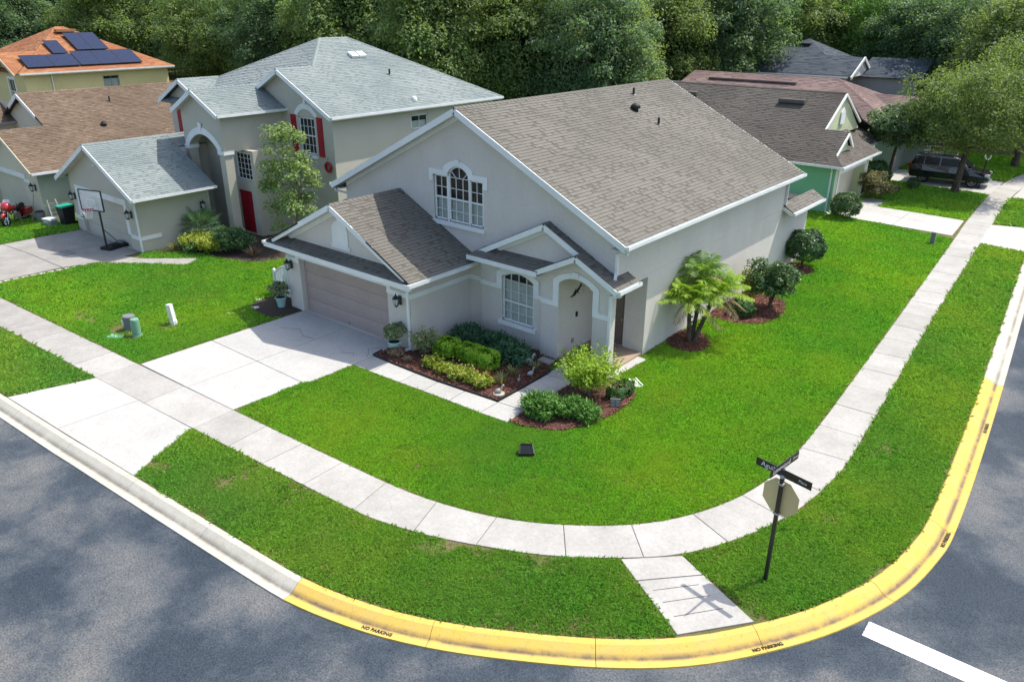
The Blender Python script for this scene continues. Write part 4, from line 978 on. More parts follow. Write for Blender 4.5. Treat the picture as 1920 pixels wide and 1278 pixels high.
D2w.holes(w2, [(-38,0),(-33.85,0),(-33.85,4.24),(-38,4.24)], [[(-35.5,.05),(-34.35,.05),(-34.35,2.2),(-35.5,2.2)],[(-35.35,2.75),(-34.05,2.75),(-34.05,4.12),(-35.35,4.12)]], .1)
quadwall(w2, (-38,21.31),(-34.6,21.31),4.24,5.0)
w2.add([(-33.85,21.3,0),(-33.85,23.7,0),(-33.85,23.7,4.24),(-33.85,21.3,4.24)],[(0,1,2,3)]); w2.add([(-34.5,21.3,4.24),(-33.85,21.3,4.24),(-33.85,23.7,4.24),(-34.5,23.7,4.24)],[(0,1,2,3)])
G2 = Wall((0,23.7,0),(1,0,0),(0,-1,0)); g2z = lambda x: 7.9-.5*abs(x+34.2)
up_hole = [(-33.2,3.95),(-31.95,3.95),(-31.95,5.72),(-33.2,5.72)]
G2.holes(w2, [(-38,0),(-30.6,0),(-30.6,g2z(-30.6)-.08),(-34.2,7.8),(-38,g2z(-38)-.08)], [up_hole], .1)
L2 = Wall((0,22,0),(1,0,0),(0,-1,0))
L2.holes(w2, [(-42.35,2.5),(-38,2.5),(-38,5.95),(-40.5,7.08),(-42.35,6.12)], [[(-41.1,4.0),(-39.9,4.0),(-39.9,5.7),(-41.1,5.7)]], .1)
X2 = Wall((-30.6,0,0),(0,1,0),(1,0,0))
X2.holes(w2, [(23.7,0),(35.3,0),(35.3,6.05),(23.7,6.05)], [[(28.8,4.75),(30.05,4.75),(30.05,5.5),(28.8,5.5)]], .1)
quadwall(w2, (-30.6,35.3),(-42.35,35.3),0,6.05); quadwall(w2, (-42.35,35.3),(-42.35,22),0,6.05)
w2.build('wall', MAT['n2wall'], H2)
MB().bar((-34.493,20.7,4.262),(-34.493,23.7,4.262),.03,.05).build('beam_edge', MAT['n2wall'], H2)
rf = Roof(H2, MAT['sh_blue'], MAT['deck_blue'], .145, (.12,.26))
ce = 4.02
for sx, ye in ((1,19.75),(-1,21.3)): rf.face([(cx+sx*ce,15.6,4.72-.5*ce),(cx+sx*ce,ye,4.72-.5*ce),(cx,ye,4.72),(cx,15.6,4.72)])
rf.face([(-37.98,19.75,4.72-.5*.97),(-37.98,21.3,4.72-.5*.97),(cx,21.3,4.72),(cx,19.75,4.72)])
rf.ridge((cx,15.6,4.72),(cx,21.2,4.72),(1,0,-.5),(-1,0,-.5))
for sx in (1,-1): rf.face([(-36.2+sx*2.05,19.85,6.03),(-36.2+sx*2.05,23.7,6.03),(-36.2,23.7,7.055),(-36.2,19.85,7.055)])
rf.ridge((-36.2,19.85,7.055),(-36.2,23.7,7.055),(1,0,-.5),(-1,0,-.5))
e2 = 5.95
rf.face([(-30.2,25.5,e2),(-30.2,35.7,e2),(-36.5,29.8,9.1),(-36.5,27.9,9.1),(-34.1,25.5,7.9)])
rf.face([(-30.2,23.3,e2),(-30.2,25.5,e2),(-34.1,25.5,7.9),(-34.1,23.3,7.9)])
rf.face([(-34.1,23.3,7.9),(-34.1,25.5,7.9),(-36.3,23.3,6.8)])
rf.face([(-42.9,21.6,e2),(-38,21.6,e2),(-34.1,25.5,7.9),(-36.5,27.9,9.1)])
rf.face([(-42.9,35.7,e2),(-42.9,21.6,e2),(-36.5,27.9,9.1),(-36.5,29.8,9.1)])
rf.face([(-30.2,35.7,e2),(-42.9,35.7,e2),(-36.5,29.8,9.1)])
rf.face([(-42.9,21.62,5.97),(-40.5,21.62,7.17),(-40.5,24.05,7.17)]); rf.face([(-38.1,21.62,5.97),(-40.5,21.62,7.17),(-40.5,24.05,7.17)])
rf.ridge((-36.5,27.9,9.1),(-36.5,29.8,9.1),(1,0,-.5),(-1,0,-.5)); rf.ridge((-36.5,27.9,9.1),(-34.1,25.5,7.9),(1,0,-.5),(0,-1,-.5)); rf.ridge((-34.1,23.3,7.9),(-34.1,25.4,7.9),(1,0,-.5),(-1,0,-.5))
rf.ridge((-36.5,29.8,9.1),(-30.2,35.7,e2),(1,0,-.5),(0,1,-.5)); rf.ridge((-36.5,27.9,9.1),(-42.9,21.6,e2),(-1,0,-.5),(0,-1,-.5)); rf.ridge((-40.5,21.62,7.17),(-40.5,24,7.17),(1,0,-.5),(-1,0,-.5))
rf.finish(300)
def rake2(h, apex, dx, y, drop=.1, ht=.2):
    x, z = apex; board(h, [((x,y,z-drop),(x+dx,y,z-drop-.5*dx)),((x,y,z-drop),(x-dx,y,z-drop-.5*dx))], 'rake_board', ht=ht, side=(0,1,0))
rake2(H2,(cx,4.72),ce,15.58); rake2(H2,(-36.2,7.055),2.05,19.83); rake2(H2,(-40.5,7.17),2.4,21.6)
board(H2, [((-34.1,23.28,7.8),(-30.2,23.28,5.85)),((-34.1,23.28,7.8),(-36.4,23.28,6.65))], 'rake_board', ht=.2, side=(0,1,0))
gutter(H2, (cx+ce,15.58,4.72-.5*ce), (cx+ce,19.75,4.72-.5*ce), (1,0,0)); gutter(H2, (-34.15,19.83,6.03), (-34.15,23.7,6.03), (1,0,0))
board(H2, [((-30.2,23.3,5.86),(-30.2,35.7,5.86))], 'fascia', ht=.18); gutter(H2,(-30.18,23.3,5.95),(-30.18,35.7,5.95),(1,0,0))
mb = MB(); mb.add([(-30.2,23.3,5.78),(-30.6,23.3,5.78),(-30.6,35.7,5.78),(-30.2,35.7,5.78)], [(0,1,2,3)]); mb.add([(cx+ce,15.6,2.62),(-35.6,15.6,2.62),(-35.6,19.75,2.62),(cx+ce,19.75,2.62)], [(0,1,2,3)])
for x, z, dx, y0, y1 in ((cx,4.6,ce,15.6,16),(-36.2,6.93,2.05,19.85,20.2),(-34.1,7.78,3.9,23.3,23.7)):
    for sx in (1,-1): mb.add([(x,y0,z),(x+sx*dx,y0,z-.5*dx),(x+sx*dx,y1,z-.5*dx),(x,y1,z)], [(0,1,2,3)])
mb.build('soffit', MAT['soffit'], H2)
downspout(H2, [(cx+ce+.06,15.7,2.6),(-35.45,15.9,2.35),(-35.55,15.94,2.2),(-35.55,15.94,.1)])
wall_trim(H2, F2, [(-41.55,.75),(-41.55,2.13),(-36.7,2.13),(-36.7,.75)], [(-41.78,.75),(-41.78,2.42),(-36.45,2.42),(-36.45,.75)], 'garage_surround')
wall_trim(H2, F2, [(-36.45,.62),(-35.6,.62)], [(-36.45,.8),(-35.6,.8)]); wall_trim(H2, F2, [(-42.35,.62),(-41.55,.62)], [(-42.35,.8),(-41.55,.8)]); MB().box(-35.602,-35.56,15.96,17.0,.62,.8).build('trim_band', MAT['white'], H2)
wall_trim(H2, T2, arc(-37.65,-34.95,4.25,4.95,12), arc(-37.95,-34.65,4.35,5.28,12), 'arch_trim')
mb = MB(); mb.prism([T2.p(-36.4,5.15,.03),T2.p(-36.2,5.15,.03),T2.p(-36.17,5.5,.03),T2.p(-36.43,5.5,.03)],(0,-.06,0)); mb.build('keystone', MAT['white'], H2)
for bb in ((-35.0,-34.44,20.14,20.7,4.12,4.3),(-35.0,-34.44,20.14,20.7,0,.45),(-38.05,-37.6,20.14,20.7,4.12,4.3)): MB().box(*bb).build('column_trim', MAT['white'], H2)
wall_trim(H2, G2, arc(-33.3,-31.85,5.75,6.1), arc(-33.5,-31.65,5.85,6.38), 'arch_trim'); mb = MB(); G2.box(mb,-32.66,-32.5,6.3,6.58,0,.06); mb.build('keystone', MAT['white'], H2)
mb = MB(); G2.box(mb,-33.3,-31.85,3.78,3.93,-.01,.09); mb.build('window_sill', MAT['white'], H2)
wall_trim(H2, L2, arc(-41.2,-39.8,5.72,6.05), arc(-41.4,-39.6,5.8,6.3), 'arch_trim'); mb = MB(); L2.box(mb,-40.58,-40.42,6.25,6.5,0,.06); mb.build('keystone', MAT['white'], H2)
G2.window(H2, -33.18,-31.97,3.97,5.70, 4, [4.40,5.28], 4.85, None, d=-.05)
L2.window(H2, -41.08,-39.92,4.02,5.68, 4, [4.4,5.25], 4.85, None, d=-.05)
D2w.window(H2, -35.33,-34.07,2.77,4.10, 4, [3.04,3.30,3.57,3.83], None, None, d=-.04)
X2.window(H2, 28.82,30.03,4.77,5.48, 2, [], None, 5.2, d=-.05)
for wl, xs in ((G2,(-33.62,-31.55)),(L2,(-41.5,-39.5))):
    for x in xs:
        z0, z1 = (3.92,5.78) if wl is G2 else (3.98,5.72)
        mb = MB(); wl.box(mb, x-.21,x+.21,z0,z1,.0,.04); sh = mb.build('shutter', MAT['red'], H2)
        for k in range(2):
            mb = MB(); a_ = z0+.1+k*(z1-z0)/2
            for q in range(9): wl.box(mb, x-.15,x+.15,a_+q*.085,a_+q*.085+.055,.04,.052)
            mb.build('louvre', MAT['red'], sh)
dr = MB().box(-35.5,-34.35,21.36,21.40,.05,2.2).build('front_door', MAT['red'], H2)
for zz in ((.2,.75),(.85,1.35),(1.45,2.08)):
    for xx in ((-35.4,-35.0),(-34.87,-34.45)): MB().box(xx[0],xx[1],21.345,21.362,zz[0],zz[1]).build('door_panel', MAT['red'], dr)
gd = MB().box(-41.55,-36.7,16.2,16.23,0,2.14).build('garage_door', MAT['vinyl'], H2)
for k in range(4):
    z0, z1 = .02+k*.528, .02+(k+1)*.528-.012; mb = MB(); mb.box(-41.53,-36.72,16.165,16.199,z0,z1)
    for i in range(8):
        x0 = -41.45+i*.595; a, b, c, d = x0, x0+.54, z0+.1, z1-.1; y0, y1 = 16.1645,16.152
        mb.add([(a,y0,c),(b,y0,c),(b,y0,d),(a,y0,d),(a+.035,y1,c+.035),(b-.035,y1,c+.035),(b-.035,y1,d-.035),(a+.035,y1,d-.035)], [(0,1,5,4),(1,2,6,5),(2,3,7,6),(3,0,4,7),(4,5,6,7)])
    mb.build('door_section', MAT['n2wall'], gd)
MB().lathe((cx,15.98,3.72), [(.10,-.03),(.13,0),(.10,.03)], 12).build('gable_light', MAT['vinyl'], H2)
lantern((-41.98,15.96,1.8),(0,-1,0),'black lantern left of the sage house garage', 'lanterns on the sage house',1.3); lantern((-36.05,15.96,1.8),(0,-1,0),'black lantern right of the sage house garage', 'lanterns on the sage house',1.3)
lantern((-35.56,19.2,1.75),(1,0,0),'small dark lantern on the sage garage side wall by the entry tower','lanterns on the sage house',1.3)
n2r = lambda x: e2+.5*(-30.2-x)
pipe_vent(H2, V((-32.94,29.6,n2r(-32.94))), .3, .05); mb = MB(); mb.lathe(V((-30.7,29.2,n2r(-30.7)-.03)), [(.16,0),(.16,.1),(.12,.2),(.04,.24)], 10); mb.build('exhaust_vent', MAT['vinyl'], H2)
for k in (0,.55): mb = MB(); mb.bar((-34.9,28.65+k,n2r(-34.9)+.1),(-34.5,28.65+k,n2r(-34.5)+.1),.42,.14); mb.build('skylight', MAT['vinyl'], H2)

# brown-roofed house at the left edge
H3 = empty('cream_house', (-51,20,0), 'cream stucco house with brown shingle roof at the left edge', 'house')
w3 = MB(); r3x, r3z = -51.0, 6.05; rz3 = lambda x: r3z-.5*abs(x-r3x)
F3 = Wall((0,15.4,0),(1,0,0),(0,-1,0))
F3.holes(w3, [(-53,0),(-44.85,0),(-44.85,2.9),(-48.0,4.47),(-49.6,3.7),(-53,3.7)], [[(-51.6,.001),(-46.6,.001),(-46.6,2.13),(-51.6,2.13)]], .3)
w3.build('front_wall', MAT['n3wall'], H3); w3 = MB()
quadwall(w3, (-44.85,15.4), (-44.85,29.0), 0, 2.9); quadwall(w3, (-44.85,29),(-57.2,29),0,2.9)
w3.add([(-44.85,29,2.9),(-51,29,5.95),(-57.2,29,2.9)],[(0,1,2)]); w3.build('side_wall', MAT['n3side'], H3)
w3 = MB(); w3.add([(-51.9,17.8,2.5),(-48.9,17.8,2.5),(-48.9,17.8,4.9),(-51,17.8,5.95),(-51.9,17.8,5.5)],[(0,1,2,3,4)]); w3.add([(-53.2,14.6,0),(-53.2,17.8,0),(-53.2,17.8,4.3),(-53.2,14.6,4.3)],[(0,1,2,3)]); quadwall(w3,(-62,14.6),(-53.2,14.6),0,4.4); quadwall(w3,(-57.2,17.8),(-51.9,17.8),0,5.4)
w3.build('gable_wall', MAT['n3wall'], H3)
rf = Roof(H3, MAT['sh_brown'], MAT['deck_brown'], .145, (.12,.26))
rf.face([(-44.4,17.45,rz3(-44.4)),(-44.4,29.4,rz3(-44.4)),(r3x,29.4,r3z),(r3x,17.45,r3z)])
rf.face([(-44.4,15.0,rz3(-44.4)),(-44.4,17.45,rz3(-44.4)),(-48.0,17.45,rz3(-48)),(-48.0,15.0,rz3(-48))])
rf.face([(-57.6,17.45,rz3(-57.6)),(-57.6,29.4,rz3(-57.6)),(r3x,29.4,r3z),(r3x,17.45,r3z)])
rf.face([(-48,15.0,rz3(-48)),(-48,17.8,rz3(-48)),(-52,17.8,rz3(-48)-2),(-52,15.0,rz3(-48)-2)])
rf.face([(-52.9,14.3,4.35),(-52.9,17.8,4.35),(-56,17.8,5.9),(-56,14.3,5.9)])
rf.ridge((r3x,17.45,r3z),(r3x,29.4,r3z),(1,0,-.5),(-1,0,-.5)); rf.finish(0)
board(H3, [((-48,14.98,rz3(-48)-.1),(-44.4,14.98,rz3(-44.4)-.1)),((-48,14.98,rz3(-48)-.1),(-51.5,14.98,rz3(-48)-1.85))], 'rake_board', 'n3wall', ht=.2, side=(0,1,0))
board(H3, [((-51,17.43,5.95),(-48.9,17.43,4.9)),((-51,17.43,5.95),(-52.5,17.43,5.2))], 'rake_board', 'white', ht=.22, side=(0,1,0))
mb = MB(); mb.add([(-51,17.47,5.85),(-48.2,17.47,4.45),(-48.2,17.8,4.45),(-51,17.8,5.85)],[(0,1,2,3)]); mb.build('soffit', MAT['soffit'], H3)
gutter(H3, (-44.38,15.0,2.75), (-44.38,29.4,2.75), (1,0,0)); gutter(H3, (-52.88,14.3,4.35), (-52.88,17.75,4.35), (1,0,0), 'steel')
wall_trim(H3, F3, [(-52.0,1.98),(-51.6,1.98),(-51.6,2.13),(-46.6,2.13),(-46.6,1.98),(-45.9,1.98)], [(-52,2.15),(-51.8,2.15),(-51.8,2.4),(-46.4,2.4),(-46.4,2.15),(-45.9,2.15)], 'garage_surround')
MB().box(-51.6,-46.6,15.65,15.7,0,2.14).build('garage_door', MAT['n3wall'], H3)
pipe_vent(H3, V((-49.6,22.0,rz3(-49.6))), .3,.05); c = V((-47.5,20.5,rz3(-47.5))); mb = MB(); mb.lathe(c-Z*.05,[(.12,0),(.12,.1),(.2,.15),(.1,.28)],10); mb.build('exhaust_vent', MAT['blackmat'], H3)
lantern((-45.3,15.38,1.85),(0,-1,0),'dark lantern on the cream house above the leaning shovel',None,1.3)

# yellow house with solar panels
H4 = empty('yellow_house', (-79,32,0), 'two-storey yellow house with orange hip roof carrying solar panels', 'house')
w4 = MB(); 
X4 = Wall((-73.0,0,0),(0,1,0),(1,0,0)); X4.holes(w4, [(25.9,0),(38.2,0),(38.2,5.45),(25.9,5.45)], [[(32.2,3.6),(33.6,3.6),(33.6,4.95),(32.2,4.95)]], .1)
F4 = Wall((0,25.9,0),(1,0,0),(0,-1,0)); F4.holes(w4, [(-86,0),(-73,0),(-73,5.45),(-75.8,6.85),(-78.6,5.45),(-86,5.45)], [[(-76.5,2.9),(-75.2,2.9),(-75.2,4.9),(-76.5,4.9)]], .1)
quadwall(w4,(-73,38.2),(-86,38.2),0,5.45); quadwall(w4,(-86,38.2),(-86,25.9),0,5.45); w4.build('wall', MAT['yellow'], H4)
rf = Roof(H4, MAT['sh_orange'], M('roof_underlay_orange',(.2,.09,.05)), .2, (.3,.6))
e4 = 5.5; ex, ew, ey, eb = -72.55, -86.45, 25.45, 38.65; ax0, ax1 = -79.2, -79.8; ap = e4+.5*6.6
rf.face([(ex,ey,e4),(ex,eb,e4),(-79.5,32.35,ap),(-79.5,31.75,ap)]); rf.face([(ew,ey,e4),(ex,ey,e4),(-79.5,31.75,ap)]); rf.face([(ex,eb,e4),(ew,eb,e4),(-79.5,32.35,ap)]); rf.face([(ew,eb,e4),(ew,ey,e4),(-79.5,31.75,ap),(-79.5,32.35,ap)])
rf.face([(-72.6,25.1,5.38),(-75.8,25.1,6.98),(-75.8,28.4,6.98)]); rf.face([(-79.0,25.1,5.38),(-75.8,25.1,6.98),(-75.8,28.4,6.98)])
rf.ridge((ex,ey,e4),(-79.5,31.75,ap),(1,0,-.5),(0,-1,-.5)); rf.ridge((ex,eb,e4),(-79.5,32.35,ap),(1,0,-.5),(0,1,-.5)); rf.finish(0)
gutter(H4,(ex,ey,e4),(ex,eb,e4),(1,0,0)); board(H4, [((ex-.02,ey,e4-.1),(ex-.02,eb,e4-.1))],'fascia',ht=.2)
board(H4, [((-75.8,25.08,6.88),(-72.6,25.08,5.28)),((-75.8,25.08,6.88),(-79,25.08,5.28))],'rake_board','n3wall',ht=.24,side=(0,1,0))
X4.window(H4, 32.22,33.58,3.62,4.93, 2, [], None, 4.7, d=-.05, frame='steel'); F4.window(H4,-76.48,-75.22,2.92,4.88,2,[],3.9,3.9,d=-.05)
wall_trim(H4, F4, [(-76.5,2.9),(-76.5,4.9),(-75.2,4.9),(-75.2,2.9)], [(-76.7,2.9),(-76.7,5.1),(-75,5.1),(-75,2.9)], 'window_surround')
downspout(H4,[(-72.9,28.0,5.4),(-72.95,28.0,2.0)])
sr = lambda x: e4+.5*(ex-x)
def solar(x0, x1, y0, y1, cols):
    for i in range(cols):
        a, b = y0+(y1-y0)*i/cols+.02, y0+(y1-y0)*(i+1)/cols-.02; mb = MB()
        n = V((.447,0,.894)); P = [V((x0,a,sr(x0))),V((x0,b,sr(x0))),V((x1,b,sr(x1))),V((x1,a,sr(x1)))]
        P = [p+n*.16 for p in P]; mb.prism(P, -n*.05)
        o = mb.build('solar_panel', MAT['solar'], H4)
        mb = MB()
        for p, q in zip(P, P[1:]+P[:1]): mb.bar(p+n*.002,q+n*.002,.03,.02)
        mb.build('frame', MAT['black'], o)
solar(-73.1,-74.75,26.4,30.6,2); solar(-73.1,-75.1,30.65,36.0,3); solar(-74.9,-76.8,29.3,30.5,1); solar(-75.3,-77.9,31.5,34.2,2)
mb = MB(); mb.bar((-78.3,31.2,sr(-78.3)+.12),(-78.3,32.9,sr(-78.3)+.12),.5,.2); mb.build('ridge_vent', MAT['sh_orange'], H4)

# green house facing the side street
H5 = empty('green_house', (-22,50,0), 'green stucco house with grey-brown roof and pale lime gables', 'house')
w5 = MB(); quadwall(w5,(-30.5,44.6),(-13.5,44.6),0,2.85); quadwall(w5,(-30.5,57),(-30.5,44.6),0,2.85); quadwall(w5,(-15,57),(-30.5,57),0,2.85)
w5.build('side_wall', MAT['green'], H5)
w5 = MB(); F5 = Wall((-13.5,0,0),(0,1,0),(1,0,0)); F5.holes(w5,[(44.6,0),(50.6,0),(50.6,2.75),(44.6,2.75)],[[(45.3,.001),(49.9,.001),(49.9,2.15),(45.3,2.15)]],.6)
quadwall(w5,(-13.5,50.6),(-15,50.6),0,2.75); quadwall(w5,(-15,50.6),(-15,57),0,2.75); w5.build('front_wall', MAT['lime'], H5)
MB().box(-14.1,-14.05,45.3,49.9,0,2.15).build('garage_door', MAT['n3wall'], H5)
wall_trim(H5, F5, [(45.3,0),(45.3,2.15),(49.9,2.15),(49.9,0)], [(45.08,0),(45.08,2.45),(50.15,2.45),(50.15,0)], 'garage_surround')
rf = Roof(H5, MAT['sh_grey'], MAT['deck'], .15, (.14,.3))
ry, rzz = 49.5, 6.1; nz = lambda y: 2.75+(rzz-2.75)/(ry-44.15)*(y-44.15)
rf.face([(-31,44.15,2.75),(-13.05,44.15,2.75),(-13.75,44.95,nz(44.95)),(-13.75,46.6,nz(46.6)),(-15.15,46.6,nz(46.6)),(-15.15,ry,rzz),(-27.5,ry,rzz)])
rf.face([(-31,56.7,2.75),(-14.3,56.7,2.75),(-15.15,53.6,4.2),(-15.15,ry,rzz),(-27.5,ry,rzz)])
rf.face([(-31,56.7,2.75),(-31,44.15,2.75),(-27.5,ry,rzz)])
rf.face([(-13.05,44.15,2.75),(-13.05,50.9,2.75),(-15.4,50.9,3.95),(-15.4,46.2,3.95)])
rf.face([(-14.3,50.9,2.75),(-14.3,56.9,2.75),(-15.4,54.0,3.6),(-15.4,50.9,3.6)])
rf.face([(-13.75,46.6,nz(46.6)),(-15.2,46.6,nz(46.6)),(-15.2,47.6,3.75),(-13.75,47.6,3.4)])
rf.ridge((-15.2,ry,rzz),(-27.5,ry,rzz),(0,-1,-.5),(0,1,-.5)); rf.finish(0)
mb = MB(); mb.prism([(-15.2,46.4,3.7),(-15.2,53.2,3.7),(-15.2,49.5,6.03)],(-.1,0,0)); mb.prism([(-13.9,45.3,3.2),(-13.9,47.5,3.2),(-13.9,46.6,4.3)],(-.1,0,0)); mb.build('gable_wall', MAT['lime'], H5)
board(H5, [((-15.1,49.5,6.0),(-15.1,46.6,nz(46.6)-.1)),((-15.1,49.5,6.0),(-15.1,53.0,4.1)),((-13.72,46.6,nz(46.6)-.1),(-13.72,44.95,nz(44.95)-.1)),((-13.72,46.6,nz(46.6)-.1),(-13.72,47.6,3.35))],'rake_board',ht=.12,side=(1,0,0),wd=.10)
mb = MB(); mb.prism([(-15.12,49.2,4.3),(-15.12,49.9,4.3),(-15.12,49.9,5.0),(-15.12,49.55,5.25),(-15.12,49.2,5.0)],(-.06,0,0)); mb.build('gable_panel', MAT['white'], H5)
gutter(H5,(-31,44.15,2.75),(-13.05,44.15,2.75),(0,-1,0)); gutter(H5,(-13.05,44.05,2.75),(-13.05,50.9,2.75),(1,0,0)); gutter(H5,(-14.3,50.9,2.75),(-14.3,56.9,2.75),(1,0,0))
downspout(H5,[(-13.6,44.1,2.65),(-13.7,44.5,2.4),(-13.7,44.52,.15),(-13.4,44.3,.08)])
for x in (-17.9,-25.0):
    mb = MB(); mb.bar((x-.8,48.4,nz(48.4)+.12),(x+.8,48.4,nz(48.4)+.12),.42,.2); mb.build('ridge_vent', MAT['sh_grey'], H5)

# pink-brown roof behind it
H6 = empty('grey_green_house', (-22,64,0), 'grey-green house with pinkish brown hip roof behind the green house', 'house')
w6 = MB(); quadwall(w6,(-33,59),(-14.2,59),0,2.8); quadwall(w6,(-14.2,59),(-14.2,71),0,2.8); quadwall(w6,(-14.2,71),(-33,71),0,2.8); quadwall(w6,(-33,71),(-33,59),0,2.8); w6.build('wall', MAT['n6wall'], H6)
rf = Roof(H6, MAT['sh_pink'], MAT['deck_brown'], .2, (.3,.6)); 
rf.face([(-34,58.6,2.75),(-13.8,58.6,2.75),(-20.6,65,5.6),(-33.0,65,5.6)]); rf.face([(-13.8,58.6,2.75),(-13.8,71.4,2.75),(-20.6,65,5.6)]); rf.face([(-34,71.4,2.75),(-13.8,71.4,2.75),(-20.6,65,5.6),(-33,65,5.6)]); rf.face([(-34,58.6,2.75),(-34,71.4,2.75),(-33,65,5.6)])
rf.face([(-13.2,62.5,2.9),(-13.2,66,4.6),(-20.0,66,4.6),(-17.5,62.5,2.9)]); rf.face([(-13.2,69.5,2.9),(-13.2,66,4.6),(-20.0,66,4.6),(-17.5,69.5,2.9)])
rf.ridge((-20.6,65,5.6),(-33,65,5.6),(0,-1,-.45),(0,1,-.45)); rf.ridge((-13.8,58.6,2.75),(-20.6,65,5.6),(0,-1,-.45),(1,0,-.45)); rf.finish(0)
gutter(H6,(-34,58.6,2.75),(-13.8,58.6,2.75),(0,-1,0)); gutter(H6,(-13.2,62.5,2.9),(-17.5,62.5,2.9),(0,-1,0)); mb = MB(); mb.bar((-31,63.9,5.2),(-23.5,63.9,5.2),.3,.12); mb.build('ridge_vent', MAT['sh_pink'], H6)
mb = MB(); mb.prism([(-13.3,63,2.7),(-13.3,69,2.7),(-13.3,66,4.4)],(-.1,0,0)); mb.build('gable_wall', MAT['white'], H6)

# slate roofed house in the distance
H7 = empty('slate_roof_house', (-29,82,0), 'distant grey house with dark slate-coloured hip roof among the trees', 'house')
w7 = MB(); quadwall(w7,(-35.6,76.6),(-23.8,76.6),0,5.0); quadwall(w7,(-23.8,76.6),(-23.8,88),0,5.0); quadwall(w7,(-23.8,80),(-18.5,80),0,4.8); quadwall(w7,(-18.5,80),(-18.5,86),0,4.8); quadwall(w7,(-35.6,88),(-35.6,76.6),0,5); w7.build('wall', MAT['n7wall'], H7)
rf = Roof(H7, MAT['sh_dark'], MAT['deck'], .25, (.35,.7))
rf.face([(-36.3,76,4.9),(-23.2,76,4.9),(-23.2,79.2,6.447),(-26.7,79.2,6.447),(-29.5,82,7.8)]); rf.face([(-29.5,82,7.8),(-26.7,79.2,6.447),(-23.5,82.4,4.9),(-23.5,88,4.9)]); rf.face([(-36.3,88,4.9),(-36.3,76,4.9),(-29.5,82,7.8)]); rf.face([(-36.3,88,4.9),(-23.5,88,4.9),(-29.5,82,7.8)])
rf.face([(-26.7,79.2,6.447),(-23.2,79.2,6.447),(-23.2,82.4,4.9),(-23.5,82.4,4.9)]); rf.ridge((-36.3,76,4.9),(-29.5,82,7.8),(0,-1,-.48),(-1,0,-.48)); rf.face([(-23.6,79.6,4.75),(-18.1,79.6,4.75),(-18.1,83,6.3),(-23.6,83,6.3)]); rf.finish(0)
mb = MB(); mb.prism([(-23.3,76.4,4.85),(-23.3,82,4.85),(-23.3,79.2,6.3)],(-.1,0,0)); mb.build('gable_wall', MAT['white'], H7); board(H7,[((-23.1,79.2,6.4),(-23.1,76,4.8)),((-23.1,79.2,6.4),(-23.1,82.2,4.85))],'rake_board',ht=.25,side=(1,0,0),wd=.1)
gutter(H7,(-36.3,76,4.9),(-23.4,76,4.9),(0,-1,0)); mb = MB(); mb.bar((-30.4,80.9,7.34),(-28.9,80.9,7.34),.5,.2); mb.build('ridge_vent', MAT['black'], H7)
downspout(H7,[(-23.7,76.1,4.8),(-23.5,76.5,4.4),(-23.5,76.5,1)]); mb = MB(); mb.box(-23.78,-23.74,77.5,79.2,2.2,3.9); mb.build('window', MAT['carglass'], H7)
# ------------------------------------------------------------------ vegetation
rng = np.random.default_rng(11)
def np_mesh(name, verts, faces, mats, midx=None):
    me = bpy.data.meshes.new(name); verts = np.asarray(verts, dtype=np.float32); faces = np.asarray(faces, dtype=np.int32)
    nv, (nf, k) = len(verts), faces.shape
    me.vertices.add(nv); me.vertices.foreach_set('co', verts.ravel()); me.loops.add(nf*k); me.loops.foreach_set('vertex_index', faces.ravel())
    me.polygons.add(nf); me.polygons.foreach_set('loop_start', np.arange(0, nf*k, k, dtype=np.int32)); me.polygons.foreach_set('loop_total', np.full(nf, k, dtype=np.int32))
    for m in (mats if isinstance(mats, (list,tuple)) else [mats]): me.materials.append(m)
    me.update(calc_edges=True); me.validate(); return me
def unit(a): return a/np.maximum(1e-9, np.linalg.norm(a, axis=-1, keepdims=True))
def leafquads(pos, nrm, L, W, axis=None):
    """diamond leaves; axis: preferred long direction"""
    n = len(pos); nrm = unit(nrm)
    a = rng.normal(size=(n,3)) if axis is None else axis
    t = unit(a-nrm*np.sum(a*nrm, axis=1, keepdims=True)); b = np.cross(nrm, t)
    L = np.broadcast_to(np.asarray(L), (n,))[:,None]; W = np.broadcast_to(np.asarray(W), (n,))[:,None]
    v = np.stack([pos-t*L*.5, pos+b*W*.5+nrm*W*.12, pos+t*L*.5, pos-b*W*.5+nrm*W*.12], axis=1).reshape(-1,3)
    return v, np.arange(4*n).reshape(-1,4)
def sph(n): return unit(rng.normal(size=(n,3)))
